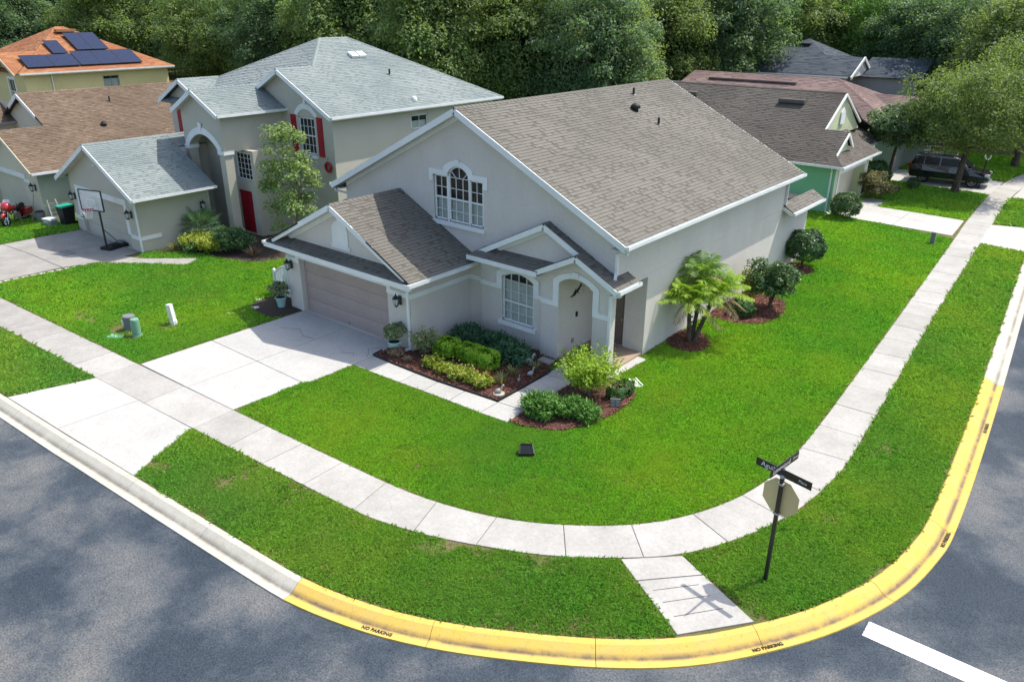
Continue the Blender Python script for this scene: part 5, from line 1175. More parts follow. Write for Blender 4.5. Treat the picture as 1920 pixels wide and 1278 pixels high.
def crown_leaves(R_, H_, zc, nclump, nleaf, L, W, seed, flat=.25, inner=.25):
    """clumped crown: returns positions, normals, and clump centres"""
    global rng; rng = np.random.default_rng(seed)
    d = sph(nclump*4); d = d[d[:,2] > -.8][:nclump]; r = rng.uniform(.45, .95, len(d))
    c = d*r[:,None]*np.array([R_,R_,H_]); c[:,2] += zc
    rc = rng.uniform(.8, 1.4, len(d))*R_*(1.25/np.sqrt(nclump)+.10)
    per = rng.multinomial(nleaf, rc**2/np.sum(rc**2))
    P, N = [], []
    for i in range(len(d)):
        k = per[i]; s_ = sph(k); s_[:,2] = np.where(s_[:,2] < -.35, -s_[:,2], s_[:,2]); rad = rng.uniform(inner, 1, k)**.45
        lump = 1+.22*np.sin(s_[:,0]*5+i)+.18*np.sin(s_[:,1]*7+2*i)
        p = c[i]+s_*(rad*rc[i]*lump)[:,None]*np.array([1,1,.78]); P.append(p); N.append(s_*.8+np.array([0,0,.5])+rng.normal(size=(k,3))*.55)
    k = nleaf//8; s_ = sph(k); P.append(s_*np.array([R_,R_,H_])*rng.uniform(.55,.8,k)[:,None]+np.array([0,0,zc])); N.append(s_+np.array([0,0,.6])+rng.normal(size=(k,3))*.4)
    P, N = np.concatenate(P), np.concatenate(N); P[:,2] = np.maximum(P[:,2], .05)
    return P, N, c
def trunk_mesh(H_, r0, targets, mat, name, lean=(0,0), seed=0, fork=.45):
    rg = random.Random(seed); mb = MB(); top = V((lean[0],lean[1],H_*fork))
    mb.tube([(0,0,-.1),(lean[0]*.2,lean[1]*.2,H_*fork*.3),(lean[0]*.6,lean[1]*.6,H_*fork*.7),top], [r0*1.35,r0,r0*.85,r0*.75], 9)
    for t in targets:
        t = V(t); m1 = top.lerp(t,.4)+V((rg.uniform(-.3,.3),rg.uniform(-.3,.3),rg.uniform(.0,.4)))*(t-top).length*.25
        mb.tube([top-Z*.1, m1, t], [r0*.5, r0*.28, r0*.08], 6)
    return mb.mesh(name, mat)
GREEN = dict(
 oak=leafmat('oak_leaf', [(0.104,0.171,0.073),(0.161,0.246,0.090),(0.232,0.320,0.115),(0.129,0.210,0.082)], 0.5, .5, (.12,(.17,.21,.07))),
 oak2=leafmat('oak_leaf_dark', [(0.088,0.163,0.095),(0.133,0.219,0.120),(0.192,0.282,0.139),(0.110,0.190,0.107)], 0.5, .5, (.12,(.09,.15,.07))),
 pine=leafmat('pine_needle', [(0.069,0.145,0.096),(0.104,0.192,0.114),(0.138,0.238,0.132)], 0.45, .6),
 fresh=leafmat('broadleaf_fresh', [(0.118,0.238,0.068),(0.178,0.316,0.084),(0.237,0.384,0.107)], 0.5, .5, (.15,(.15,.23,.06))),
 lig=leafmat('crape_leaf', [(0.105,0.182,0.063),(0.168,0.266,0.084),(0.238,0.350,0.112),(0.280,0.280,0.154)], 0.4, .45),
 street=leafmat('street_oak_leaf', [(0.091,0.136,0.045),(0.136,0.201,0.058),(0.194,0.259,0.078)], 0.45, .5),
 varieg=leafmat('variegated_leaf', [(.12,.17,.06),(.20,.25,.11),(.32,.36,.20),(.09,.14,.05)], .2, .45),
 bright=leafmat('clipped_bright', [(.15,.33,.018),(.24,.44,.028),(.32,.52,.045)], .3, .5),
 jun_d=leafmat('juniper_blue_green', [(.035,.095,.045),(.06,.145,.068),(.09,.19,.09)], .1, .6),
 jun_g=leafmat('juniper_green', [(.05,.14,.025),(.09,.21,.036),(.14,.28,.05)], .15, .6),
 lemon=leafmat('lemon_leaf', [(.20,.27,.03),(.30,.36,.05),(.40,.43,.09),(.13,.20,.03)], .3, .5),
 loose=leafmat('yellowgreen_leaf', [(.18,.30,.03),(.28,.42,.045),(.38,.50,.07),(.13,.23,.03)], .35, .5),
 spike=leafmat('striped_blade', [(.14,.17,.05),(.26,.26,.09),(.10,.13,.04),(.34,.30,.14)], .2, .5),
 tan=leafmat('dry_tan_leaf', [(.20,.13,.08),(.28,.19,.12),(.15,.09,.06)], .1, .7),
 coleus=leafmat('red_leaf', [(.16,.03,.03),(.26,.06,.05),(.34,.14,.09)], .25, .5),
 dark=leafmat('dark_shrub', [(0.038,0.090,0.033),(0.063,0.128,0.045),(0.098,0.180,0.063)], 0.2, .35),
 purple=leafmat('dark_bronze_shrub', [(0.037,0.090,0.026),(0.062,0.139,0.038),(0.114,0.163,0.065),(0.046,0.114,0.031)], 0.25, .4),
 palm=leafmat('palm_frond', [(.17,.30,.03),(.26,.41,.045),(.36,.48,.07)], .3, .7),
 fan=leafmat('fan_palm', [(.07,.15,.075),(.11,.21,.10),(.17,.28,.14)], .15, .35),
 hedge=leafmat('hedge_green', [(.03,.08,.02),(.05,.12,.03),(.08,.16,.04)], .15, .5),
 brownbush=leafmat('brown_green_shrub', [(0.105,0.112,0.045),(0.165,0.165,0.068),(0.225,0.195,0.105)], 0.3, .5),
)
# ---- tree kit: four oak variants shared by the tree row
def tree_meshes(tag_, R_, H_, zc, nclump, nleaf, L, W, seed, mat, bark='bark', r0=.28, fork=.45, nl=9):
    P, N, c = crown_leaves(R_, H_, zc, nclump, nleaf, L, W, seed)
    v, f = leafquads(P, N, rng.uniform(.7,1.3,len(P))*L, rng.uniform(.7,1.2,len(P))*W)
    cm = np_mesh(tag_+'_crown', v, f, GREEN[mat])
    tm = trunk_mesh(zc+H_, r0, [tuple(x) for x in c[:nl]], MAT[bark], tag_+'_trunk', (rng.uniform(-.3,.3), rng.uniform(-.3,.3)), seed, fork)
    return tm, cm
def plant_tree(name, meshes, loc, scale, rzz, label, cat, group=None):
    r = empty(name, loc, label, cat, group, rz=rzz); r.scale = scale if hasattr(scale,'__len__') else (scale,)*3
    a = link('trunk', meshes[0], r, local=True); b = link('crown', meshes[1], r, local=True)
    return r
OAKS = [tree_meshes('oak%d' % i, 5.8, 6.6, 6.6, 150, 44000, .25, .15, 100+i, m) for i, m in enumerate(('oak','oak','oak2','fresh'))]
PINES = [tree_meshes('pine%d' % i, 3.2, 7.5, 8.6, 40, 11000, .5, .16, 140+i, 'pine', r0=.22, fork=.6) for i in range(2)]
ROW = [(-112,40,2),(-103,48,0),(-96,54,2),(-87,50,1),(-79,52,0),(-72,50,2),(-66,54,0),(-59.5,50,1),(-54,53,2),(-48.5,49.5,0),(-43.5,54,1),(-46,60,2),(-40,61,0),(-44,67,3),(-39.5,69,1),(-42,76,0),(-47,83,2),(-39.5,84.5,3),(-34,92,1),(-27,95,3),(-21,91,2),(-15.5,86,2),(-16.5,96,0),(-9,92,1),(-3,98,0),(-10,79,0),(-51,57,3),(-37.5,55,2),(-36.5,76.5,2)]
ROW.sort(key=lambda t: math.atan2(t[0], t[1]))
ORD = ['first','second','third','fourth','fifth','sixth','seventh','eighth','ninth','tenth','eleventh','twelfth','thirteenth','fourteenth','fifteenth','sixteenth','seventeenth','eighteenth','nineteenth','twentieth','twenty-first','twenty-second','twenty-third','twenty-fourth','twenty-fifth','twenty-sixth','twenty-seventh','twenty-eighth','twenty-ninth','thirtieth']
LOOK = {0:'broad olive-green oak',1:'full mid-green oak',2:'dark green oak',3:'fresh green broadleaf tree'}
for i, (x, y, k) in enumerate(ROW):
    s_ = random.uniform(.95,1.2)
    plant_tree('oak_tree', OAKS[k], (x,y,0), (s_*random.uniform(.95,1.1), s_, s_*random.uniform(.98,1.15)), random.uniform(0,6.28), '%s, %s from the left in the tree row behind the houses' % (LOOK[k], ORD[i]), 'tree', 'trees in the row behind the houses')
# the wood further back: one mass
def gn_scatter(name, coll_objs, pts, rot, scl, pick, kind='stuff', tilt=0.0):
    col = bpy.data.collections.new(name+'_source')
    for o in coll_objs: col.objects.link(o)
    me = bpy.data.meshes.new(name); n = len(pts); me.vertices.add(n); me.vertices.foreach_set('co', np.asarray(pts, dtype=np.float32).ravel())
    for nm, arr in (('rz',rot),('sc',scl)):
        a = me.attributes.new(nm, 'FLOAT', 'POINT'); a.data.foreach_set('value', np.asarray(arr, dtype=np.float32))
    a = me.attributes.new('pk', 'INT', 'POINT'); a.data.foreach_set('value', np.asarray(pick, dtype=np.int32))
    o = bpy.data.objects.new(name, me); COL.objects.link(o); o['kind'] = kind
    ng = bpy.data.node_groups.new(name, 'GeometryNodeTree'); ng.interface.new_socket('Geometry', in_out='INPUT', socket_type='NodeSocketGeometry'); ng.interface.new_socket('Geometry', in_out='OUTPUT', socket_type='NodeSocketGeometry')
    N_, L_ = ng.nodes, ng.links; gi, go = N_.new('NodeGroupInput'), N_.new('NodeGroupOutput')
    ip = N_.new('GeometryNodeInstanceOnPoints'); ci = N_.new('GeometryNodeCollectionInfo'); ci.inputs['Collection'].default_value = col; ci.inputs['Separate Children'].default_value = True; ci.inputs['Reset Children'].default_value = True
    def attr(nm, t):
        q = N_.new('GeometryNodeInputNamedAttribute'); q.data_type = t; q.inputs['Name'].default_value = nm; return q.outputs['Attribute']
    cx_ = N_.new('ShaderNodeCombineXYZ'); L_.new(attr('rz','FLOAT'), cx_.inputs[2])
    L_.new(gi.outputs[0], ip.inputs['Points']); L_.new(ci.outputs[0], ip.inputs['Instance']); ip.inputs['Pick Instance'].default_value = True
    L_.new(attr('pk','INT'), ip.inputs['Instance Index']); L_.new(cx_.outputs[0], ip.inputs['Rotation'])
    cs = N_.new('ShaderNodeCombineXYZ'); sa = attr('sc','FLOAT')
    for q in range(3): L_.new(sa, cs.inputs[q])
    L_.new(cs.outputs[0], ip.inputs['Scale']); L_.new(ip.outputs[0], go.inputs[0])
    md = o.modifiers.new('scatter', 'NODES'); md.node_group = ng
    return o
src = []
for tm, cm in OAKS+PINES: src.append(bpy.data.objects.new('wood_tree', cm))
pts = []
for _ in range(900):
    x, y = random.uniform(-190,30), random.uniform(52,170)
    # keep behind the front row
    if x < -40 and y < 58+max(0,(-60-x)*-.05)+ (0 if x > -110 else -20): continue
    if x >= -52 and y < 101: continue
    if -52 < x < -36 and y < 101: continue
    if min([9e9]+[(x-a)**2+(y-b)**2 for a,b,_z in pts]) < 5.0**2: continue
    pts.append((x,y,0))
for _ in range(60): 
    x, y = random.uniform(-190,-112), random.uniform(30,60)
    if min([9e9]+[(x-a)**2+(y-b)**2 for a,b,_z in pts]) > 36: pts.append((x,y,0))
pk = [random.choice((0,1,2,3,0,2)) if not (p[0] < -75 and random.random() < .7) else random.choice((4,5)) for p in pts]
FOREST = gn_scatter('forest', src, pts, [random.uniform(0,6.28) for _ in pts], [random.uniform(1.0,1.4) for _ in pts], pk)

# ---- individual garden trees
st = tree_meshes('street_oak', 4.9, 3.1, 5.0, 90, 34000, .19, .11, 201, 'street', r0=.24, fork=.36, nl=14)
plant_tree('street_tree', st, (-9.3,55.2,0), (.84,.84,.95), .4, 'broad street oak on the lawn between the driveways beside the black car', 'tree')
plant_tree('street_tree', st, (-7.9,67.5,0), (1.0,1.0,1.1), 2.1, 'leafy street oak at the right edge beyond the black car', 'tree')
sm = tree_meshes('small_tree', 1.9, 1.4, 3.4, 22, 6500, .2, .12, 202, 'oak2', r0=.11, fork=.5, nl=8)
plant_tree('small_tree', sm, (-13.4,55.3,0), 1.05, .3, 'small dark-leaved tree with leaning trunk beside the green house', 'tree')
plant_tree('small_tree', sm, (-12.6,62.5,0), .95, 2.0, 'small dark-leaved tree behind the black car', 'tree')
cm_ = tree_meshes('young_tree', 1.4, 2.85, 3.15, 44, 5600, .15, .085, 205, 'lig', 'barkpale', r0=.07, fork=.35, nl=16)
plant_tree('young_tree', cm_, (-31.0,21.3,0), (1.0,1.0,1.0), .9, 'slender young tree in front of the red-shuttered window', 'tree')

# ---- shrubs
def shrub_mesh(name, kind, rx, ry, h, n, L, W, mat, seed, stem=0):
    global rng; rng = np.random.default_rng(seed)
    if kind == 'ball':
        s_ = sph(n); s_[:,2] = np.where(s_[:,2] < -.7, -s_[:,2], s_[:,2]); rad = rng.uniform(.5,1,n)**.3*(1+.07*np.sin(s_[:,0]*6)+.06*np.sin(s_[:,1]*8+1)+.05*np.sin(s_[:,2]*9))
        P = s_*rad[:,None]*np.array([rx,ry,h/2]); P[:,2] += h/2+stem; Nn = s_+rng.normal(size=(n,3))*.6+np.array([0,0,.3]); v, f = leafquads(P, Nn, rng.uniform(.7,1.3,n)*L, rng.uniform(.7,1.3,n)*W)
    elif kind == 'clump':
        P, Nn, _c = crown_leaves(rx, h*.5, h*.5+stem, 26, n, L, W, seed); P[:,1] *= ry/rx; P[:,2] = np.maximum(P[:,2], stem*.6); v, f = leafquads(P, Nn, rng.uniform(.7,1.3,len(P))*L, rng.uniform(.7,1.2,len(P))*W)
    elif kind == 'box':
        s_ = sph(n); q = np.sign(s_)*np.abs(s_)**.5; rad = rng.uniform(.6,1,n)**.3*(1+.05*np.sin(s_[:,0]*9)+.05*np.sin(s_[:,1]*8)); P = q*rad[:,None]*np.array([rx,ry,h/2])*.85; P[:,2] += h/2; P[:,2] = np.abs(P[:,2]); Nn = s_+rng.normal(size=(n,3))*.6+np.array([0,0,.4]); v, f = leafquads(P, Nn, rng.uniform(.7,1.3,n)*L, rng.uniform(.7,1.3,n)*W)
    elif kind == 'juniper':
        k = max(10, n//46); a = rng.uniform(0,2*np.pi,k); rr = np.sqrt(rng.uniform(0,1,k)); vs_, fs_ = [], []; P, A = [], []
        for i in range(k):
            tip = np.array([rx*rr[i]*np.cos(a[i]), ry*rr[i]*np.sin(a[i]), h*(1.0-.62*rr[i]**2)*rng.uniform(.7,1.08)]); base = tip*np.array([.45,.45,.2]); t = rng.uniform(.15,1,46)
            p = base+(tip-base)*t[:,None]; d = unit((tip-base)[None,:]+np.array([0,0,.25*h])); p = p+rng.normal(size=(46,3))*.05; P.append(p); A.append(np.repeat(d,46,0)+rng.normal(size=(46,3))*.45)
        P, A = np.concatenate(P), np.concatenate(A); P[:,2] = np.maximum(P[:,2], .02); Nn = rng.normal(size=P.shape)+np.array([0,0,.8]); v, f = leafquads(P, Nn, rng.uniform(.7,1.3,len(P))*L, W, A)
    elif kind == 'loose':
        k = max(8, n//40); P = []
        for i in range(k):
            a = rng.uniform(0,2*np.pi); rr = np.sqrt(rng.uniform(.02,1)); tip = np.array([rx*rr*np.cos(a), ry*rr*np.sin(a), h*rng.uniform(.6,1.05)*(1-.25*rr)]); t = rng.uniform(.5,1.05,40); p = tip*np.stack([t**1.3,t**1.3,t],1)+rng.normal(size=(40,3))*.07; P.append(p)
        P = np.concatenate(P); Nn = rng.normal(size=P.shape)+np.array([0,0,.9]); v, f = leafquads(P, Nn, rng.uniform(.6,1.3,len(P))*L, rng.uniform(.7,1.2,len(P))*W)
    elif kind == 'spiky':
        vs_ = []
        for i in range(n):
            a = rng.uniform(0,2*np.pi); el = rng.uniform(.55,1.35); d = np.array([np.cos(a)*np.cos(el), np.sin(a)*np.cos(el), np.sin(el)]); sd = np.array([-np.sin(a),np.cos(a),0]); l = h*rng.uniform(.7,1.1); b0 = np.array([np.cos(a),np.sin(a),0])*.03
            m = b0+d*l*.6; tip = b0+d*l+np.array([np.cos(a)*.1*l,np.sin(a)*.1*l,-.08*l]); vs_ += [b0, m+sd*W, tip, m-sd*W]
        v = np.array(vs_); f = np.arange(len(v)).reshape(-1,4)
    return np_mesh(name, v, f, GREEN[mat])
def shrub(name, kind, x, y, rx, ry, h, n, L, W, mat, label, cat='shrub', z=.05, group=None, stem=0, stems=0, seed=None):
    seed = seed or int(abs(x*131+y*17)*10) % 100000
    r = empty(name, (x,y,z), label, cat, group)
    me = shrub_mesh(name+'_foliage', kind, rx, ry, h, n, L, W, mat, seed, stem); link('foliage', me, r, local=True)
    if stem or stems:
        rg = random.Random(seed)
        for q in range(max(1,stems)):
            a = rg.uniform(0,6.28); t = rg.uniform(.2,.6)
            hh = stem+h*.5 if stem else h*.75
            mb = MB().tube([(rg.uniform(-.04,.04),rg.uniform(-.04,.04),-.05),(math.cos(a)*rx*t*.4,math.sin(a)*ry*t*.4,hh*.5),(math.cos(a)*rx*t,math.sin(a)*ry*t,hh)], [.025,.018,.008] if not stem else [.05,.045,.03], 5)
            mb.build('stem', MAT['barkpale' if not stem else 'bark'], r, local=True)
    return r
g1 = 'plants in the bed in front of the house'
shrub('loose_shrub','loose',-17.22,16.35,.42,.42,1.0,1500,.10,.05,'varieg','pale variegated loose shrub by the garage corner downspout',stems=4)
for x,y,rx,h,l in ((-16.62,16.82,.50,.66,'bright green clipped bush nearest the garage'),(-15.78,16.98,.44,.62,'bright green clipped bush, middle of the three'),(-14.95,16.78,.52,.74,'bright green clipped bush nearest the front walk, largest of the three')):
    shrub('clipped_bush','box',x,y,rx,rx*.95,h,3600,.07,.045,'bright',l,group='bright clipped bushes in the front bed')
for x,y,rx,ry,h,l in ((-16.75,18.15,.85,.7,.66,'dark juniper in the corner between garage wall and window wall'),(-15.65,18.3,.8,.6,.6,'dark juniper below the left part of the porch window'),(-14.72,17.95,.85,.72,.66,'dark juniper nearest the entry arch')):
    shrub('juniper','juniper',x,y,rx,ry,h,5200,.15,.035,'jun_d',l,group='dark junipers under the porch window')
for i,(x,y,l) in enumerate(((-16.32,15.88,'lemon-green low plant closest to the driveway'),(-15.80,15.85,'second lemon-green low plant from the driveway'),(-15.30,15.80,'third lemon-green low plant from the driveway'),(-14.80,15.82,'fourth lemon-green low plant from the driveway'),(-14.22,15.86,'lemon-green low plant at the walk corner end of its row'))):
    shrub('low_plant','loose',x,y,.33,.28,.36,900,.12,.055,'lemon',l,'plant',group='lemon-green plants along the front walk')
shrub('dry_mound','ball',-17.92,15.72,.34,.26,.26,1000,.09,.03,'tan','tan dried mound plant beside the turquoise pot','plant'); shrub('dry_mound','ball',-17.32,15.66,.19,.16,.18,500,.07,.03,'tan','small tan dried mound plant at the edge of the front bed','plant')
shrub('red_foliage_plant','loose',-14.98,16.18,.24,.22,.28,420,.10,.06,'coleus','red-leaved plant behind the lemon-green row, left of two','plant'); shrub('red_foliage_plant','loose',-14.42,16.28,.2,.2,.3,380,.10,.06,'coleus','red-leaved plant behind the lemon-green row, right of two','plant')
shrub('spiky_plant','spiky',-13.86,16.32,.3,.3,.52,34,.1,.022,'spike','striped spiky plant nearest the walk corner','plant'); shrub('spiky_plant','spiky',-13.98,17.02,.3,.3,.42,28,.1,.02,'spike','striped spiky plant in the middle of the bed','plant'); shrub('spiky_plant','spiky',-13.62,17.78,.3,.3,.44,28,.1,.02,'spike','striped spiky plant closest to the porch','plant')
shrub('juniper','juniper',-11.72,15.72,.82,.62,.62,7600,.17,.036,'jun_g','large feathery green juniper in the front of the curved bed',group='green junipers in the curved bed'); shrub('juniper','juniper',-10.95,16.22,.78,.55,.55,6000,.16,.036,'jun_g','feathery green juniper in the curved bed next to the square plaque',group='green junipers in the curved bed')
shrub('tall_shrub','loose',-11.35,17.45,.98,.92,1.55,5200,.11,.055,'loose','tall airy yellow-green shrub in front of the entry arch',stems=12)
shrub('hedge_bush','box',-10.62,18.05,.32,.62,.42,3400,.06,.035,'hedge','low dark green hedge bush at the right end of the curved bed'); shrub('fern','spiky',-12.95,19.55,.4,.4,.55,60,.1,.025,'hedge','dark fern on the porch floor inside the entry arch','plant',z=.09)
shrub('yellow_shrub','loose',-10.95,28.05,.45,.45,1.6,2200,.13,.07,'lemon','bright yellow croton shrub against the side wall',stems=3); shrub('hedge_bush','ball',-10.62,26.65,.52,.45,.6,2400,.09,.05,'hedge','low dark green bush at the foot of the palm fronds')
shrub('bronze_shrub','clump',-10.14,28.1,.85,.85,1.6,7500,.12,.05,'purple','dark bronze-green rounded shrub on a bare stem in mulch',stem=.35,stems=3); shrub('red_foliage_plant','spiky',-10.45,27.2,.25,.25,.32,24,.1,.03,'coleus','red spiky plant under the bronze shrub','plant')
shrub('round_bush','ball',-11.0,33.95,.88,.88,1.45,7500,.10,.055,'dark','dark round clipped bush at the far end of the side wall',stem=.25,stems=2)
shrub('gold_shrub','loose',-34.25,17.95,.85,.75,.85,3000,.16,.05,'lemon','gold-green shrub at the foot of the fan palm',group='gold-green shrubs by the entry tower'); shrub('gold_shrub','loose',-33.25,18.15,.85,.75,.85,3000,.16,.05,'lemon','gold-green shrub in front of the entry tower column',group='gold-green shrubs by the entry tower'); shrub('gold_shrub','loose',-33.9,17.5,.6,.4,.5,900,.15,.05,'hedge','low green shrub bordering the neighbour lawn below the gold shrubs',group='gold-green shrubs by the entry tower')
shrub('dark_bush','clump',-32.55,18.95,.9,.8,1.1,4600,.12,.05,'dark','dark bush in front of the red door'); shrub('ornamental_grass','spiky',-31.2,19.0,.5,.5,.6,60,.1,.02,'tan','dry brown ornamental grass clump right of the dark bush','plant'); shrub('ornamental_grass','spiky',-34.75,17.05,.5,.5,.55,60,.1,.02,'brownbush','brown-green grass clump at the left end of the gold shrubs','plant')
shrub('round_bush','ball',-12.5,44.1,.82,.82,1.4,6500,.10,.05,'purple','dark clipped bush at the corner of the green house'); shrub('broad_bush','clump',-12.7,50.3,1.0,1.0,1.6,6500,.14,.07,'brownbush','brownish green bush beside the lime garage'); shrub('broad_bush','ball',-13.7,53.2,1.05,1.0,1.7,5200,.14,.07,'dark','dark bush behind the brownish one along the green house'); shrub('ornamental_grass','spiky',-12.2,53.0,.5,.5,.6,60,.1,.03,'brownbush','brown-green clump under the small leaning tree','plant'); shrub('hedge_bush','ball',-11.6,54.6,.4,.4,.7,900,.1,.05,'dark','small dark bush on the lawn near the black car')

# ---- palms
def frond(mb_v, base, ang, el, L, droop, nl=26, ll=.32, w_=.014, seed=0):
    d0 = np.array([math.cos(ang)*math.cos(el), math.sin(ang)*math.cos(el), math.sin(el)]); out = np.array([math.cos(ang),math.sin(ang),0]); sd = np.array([-math.sin(ang),math.cos(ang),0]); pts = []
    for i in range(nl+1):
        t = i/nl; p = np.array(base)+d0*L*t+np.array([0,0,-1])*droop*L*t*t+out*.0; pts.append(p)
    for i in range(3, nl):
        t = i/nl; p = pts[i]; ax = unit((pts[i+1]-pts[i-1])[None,:])[0]; upv = unit(np.cross(sd,ax)[None,:])[0]; l = ll*math.sin(math.pi*(.12+.86*t))**.6*rng.uniform(.85,1.1)
        for s_ in (-1,1):
            dr = unit((sd*s_*.8+ax*.65-np.array([0,0,.35])+rng.normal(size=3)*.08)[None,:])[0]; wv = ax*w_
            mb_v += [p, p+dr*l*.5+wv+np.array([0,0,.01]), p+dr*l-np.array([0,0,.12*l]), p+dr*l*.5-wv+np.array([0,0,.01])]
    return pts
pr = empty('palm', (-10.98,23.1,.08), 'cluster of three pygmy palms with arching lime fronds against the side wall', 'palm tree')
heads = [((0,0,0),(-.10,-.02,1.55)),((.12,.1,0),(.42,.80,1.7)),((.02,.15,0),(-.15,.75,2.3))]
for hi, (b0, b1) in enumerate(heads):
    b0, b1 = V(b0), V(b1); m = b0.lerp(b1,.5)+V((.06 if hi else -.03,0,.08))
    mb = MB(); pts_ = [b0-Z*.1, b0.lerp(m,.5), m, m.lerp(b1,.5), b1]; mb.tube(pts_, [.085,.075,.07,.075,.09], 8)
    for k in range(34):
        t = k/34*.95; p = b0.lerp(b1,t); a = k*2.4; mb.obox(p+V((math.cos(a)*.075,math.sin(a)*.075,0)), V((math.cos(a),math.sin(a),.5))*.02, V((-math.sin(a),math.cos(a),0))*.02, Z*.02)
    mb.build('trunk', MAT['bark'], pr, local=True)
    nf = (40,36,22)[hi]
    for k in range(nf):
        vv = []; a = k*2.39996+hi; el = .05+1.15*(k/nf)**.8 if k > 5 else -.35+.1*k
        ps = frond(vv, np.array(b1), a, el, (1.45,1.5,1.2)[hi]*rng.uniform(.85,1.1), .42 if el > .4 else .28, 30, .36, .02)
        me = np_mesh('frond', np.array(vv), np.arange(len(vv)).reshape(-1,4), GREEN['tan'] if k < 3 else (GREEN['palm'] if hi < 2 else GREEN['fresh']))
        o = link('frond', me, pr, local=True)
        MB().tube([tuple(p) for p in ps[::6]], [.012-.0016*q for q in range(len(ps[::6]))], 4).build('rachis', GREEN['loose'], o, local=True)
fp = empty('fan_palm', (-35.15,18.75,.05), 'small fan palm with stiff grey-green leaves beside the sage garage', 'palm tree')
MB().tube([(0,0,-.1),(.02,0,.4),(.05,0,.75)], [.14,.13,.15], 9).build('trunk', MAT['bark'], fp, local=True)
for k in range(22):
    a = k*2.4; el = -.25+1.5*(k/22); d = np.array([math.cos(a)*math.cos(el), math.sin(a)*math.cos(el), math.sin(el)]); hub = np.array([.05,0,.8])+d*.35; sd = unit(np.cross(d,[0,0,1.])[None,:]+1e-6)[0]; vv = []
    for j in range(17):
        b = (j-8)/8*1.35; dd = d*math.cos(b)+sd*math.sin(b); ww = np.cross(dd, np.cross(sd,d))*.022; L = .95*(1-.12*abs(b)); vv += [hub, hub+dd*L*.6+ww, hub+dd*L-np.array([0,0,.05]), hub+dd*L*.6-ww]
    me = np_mesh('fan_leaf', np.array(vv), np.arange(len(vv)).reshape(-1,4), GREEN['fan']); o = link('fan_leaf', me, fp, local=True)
    MB().tube([(.05,0,.75),tuple(hub)], .012, 4).build('leaf_stalk', GREEN['fan'], o, local=True)

# ---- potted shrubs
def pot_plant(x, y, label, r=.2):
    p = empty('potted_shrub', (x,y,.03), label, 'potted plant')
    MB().lathe((0,0,0), [(r*.62,0),(r*.68,.02),(r*.98,.36),(r*1.12,.37),(r*1.12,.42),(r*.98,.42),(r*.96,.37)], 20).build('pot', MAT['turq'], p, local=True, smooth=False)
    MB().lathe((0,0,.36), [(r*.95,0),(r*.9,.02)], 16).build('soil', MAT['soil'], p, local=True)
    me = shrub_mesh('pot_foliage','clump',.36,.36,.66,2600,.085,.042,'varieg',int(abs(x)*77)); o = link('foliage', me, p, (0,0,.42), local=True)
    for k in range(4): MB().tube([(.03*math.cos(k*1.6),.03*math.sin(k*1.6),.36),(.16*math.cos(k*1.6),.16*math.sin(k*1.6),.8)], [.014,.008], 5).build('stem', MAT['bark'], p, local=True)
pot_plant(-18.18,15.88,'turquoise pot with round variegated shrub right of the garage door'); pot_plant(-24.72,15.98,'turquoise pot with round variegated shrub left of the garage door')

# ------------------------------------------------------------------ grass and mulch
def inside(px, py, poly):
    poly = np.asarray(poly); x0, y0 = poly[:,0], poly[:,1]; x1, y1 = np.roll(x0,-1), np.roll(y0,-1); r_ = np.zeros(len(px), bool)
    for a,b,c,d in zip(x0,y0,x1,y1):
        if b == d: continue
        k = ((b > py) != (d > py)) & (px < (c-a)*(py-b)/(d-b)+a); r_ ^= k
    return r_
def vnoise(x, y, s, seed):
    rg = np.random.default_rng(seed); o = np.zeros_like(x)
    for i in range(7):
        a = rg.uniform(0,6.28); f = s*rg.uniform(.6,1.8); o += np.sin((x*np.cos(a)+y*np.sin(a))*f+rg.uniform(0,6.28))
    return o/7
EXC = [SW_EXC, RAMP_EXC, DRV_EXC, WALK_EXC, D2_EXC, D5_EXC, D6_EXC]+[b[0] for b in BEDS]
EXC += [[(-24.55,16.25),(-17.7,16.25),(-17.7,18.9),(-11.7,18.9),(-11.6,21),(-11.65,35.6),(-24.3,35.6)], [(-42.4,15.95),(-35.5,15.95),(-35.5,21),(-30.6,21.5),(-30.6,35),(-42.4,35)], [(-60,15.3),(-44.8,15.3),(-44.8,30),(-60,30)], [(-31,44.5),(-13.4,44.5),(-13.4,50.5),(-14.9,57),(-31,57)], [(-33,58.9),(-14.2,58.9),(-14.2,71),(-33,71)]]
grng = np.random.default_rng(3)
N0 = 1900000
gx = grng.uniform(-52, -1.5, N0); gy = grng.uniform(4.6, 72, N0)
dist = np.hypot(gx, gy)
dens = np.minimum(1, (19.0/np.maximum(dist,1))**1.9)            # thinner with distance; tufts grow instead
keep = grng.uniform(0,1,N0) < dens
gx, gy, dist = gx[keep], gy[keep], dist[keep]
# in or near the field of view
ang = np.arctan2(-gx, gy); keep = (ang > R(39.43-38)) & (ang < R(39.43+38)) ; gx, gy, dist = gx[keep], gy[keep], dist[keep]
keep = inside(gx, gy, LAWN_POLY)
for e_ in EXC: keep &= ~inside(gx, gy, e_)
bare = vnoise(gx, gy, 2.3, 5)+.5*vnoise(gx, gy, 6.0, 6)
verge = inside(gx, gy, [(p.x,p.y) for p in SWF]+[(p.x,p.y) for p in reversed(CRB)])
thin = np.clip((bare-.18)*1.7, 0, .85)*np.where(verge & (gy < 24), 1.0, .18)
for cx_, cy_, rx_, ry_ in ((-26.9,10.9,1.3,.55),(-26.2,12.2,.6,.35),(-29.5,10.6,1.0,.35)):
    thin = np.maximum(thin, np.clip(1.25-((gx-cx_)/rx_)**2-((gy-cy_)/ry_)**2, 0, .9))
keep &= grng.uniform(0,1,len(gx)) > thin
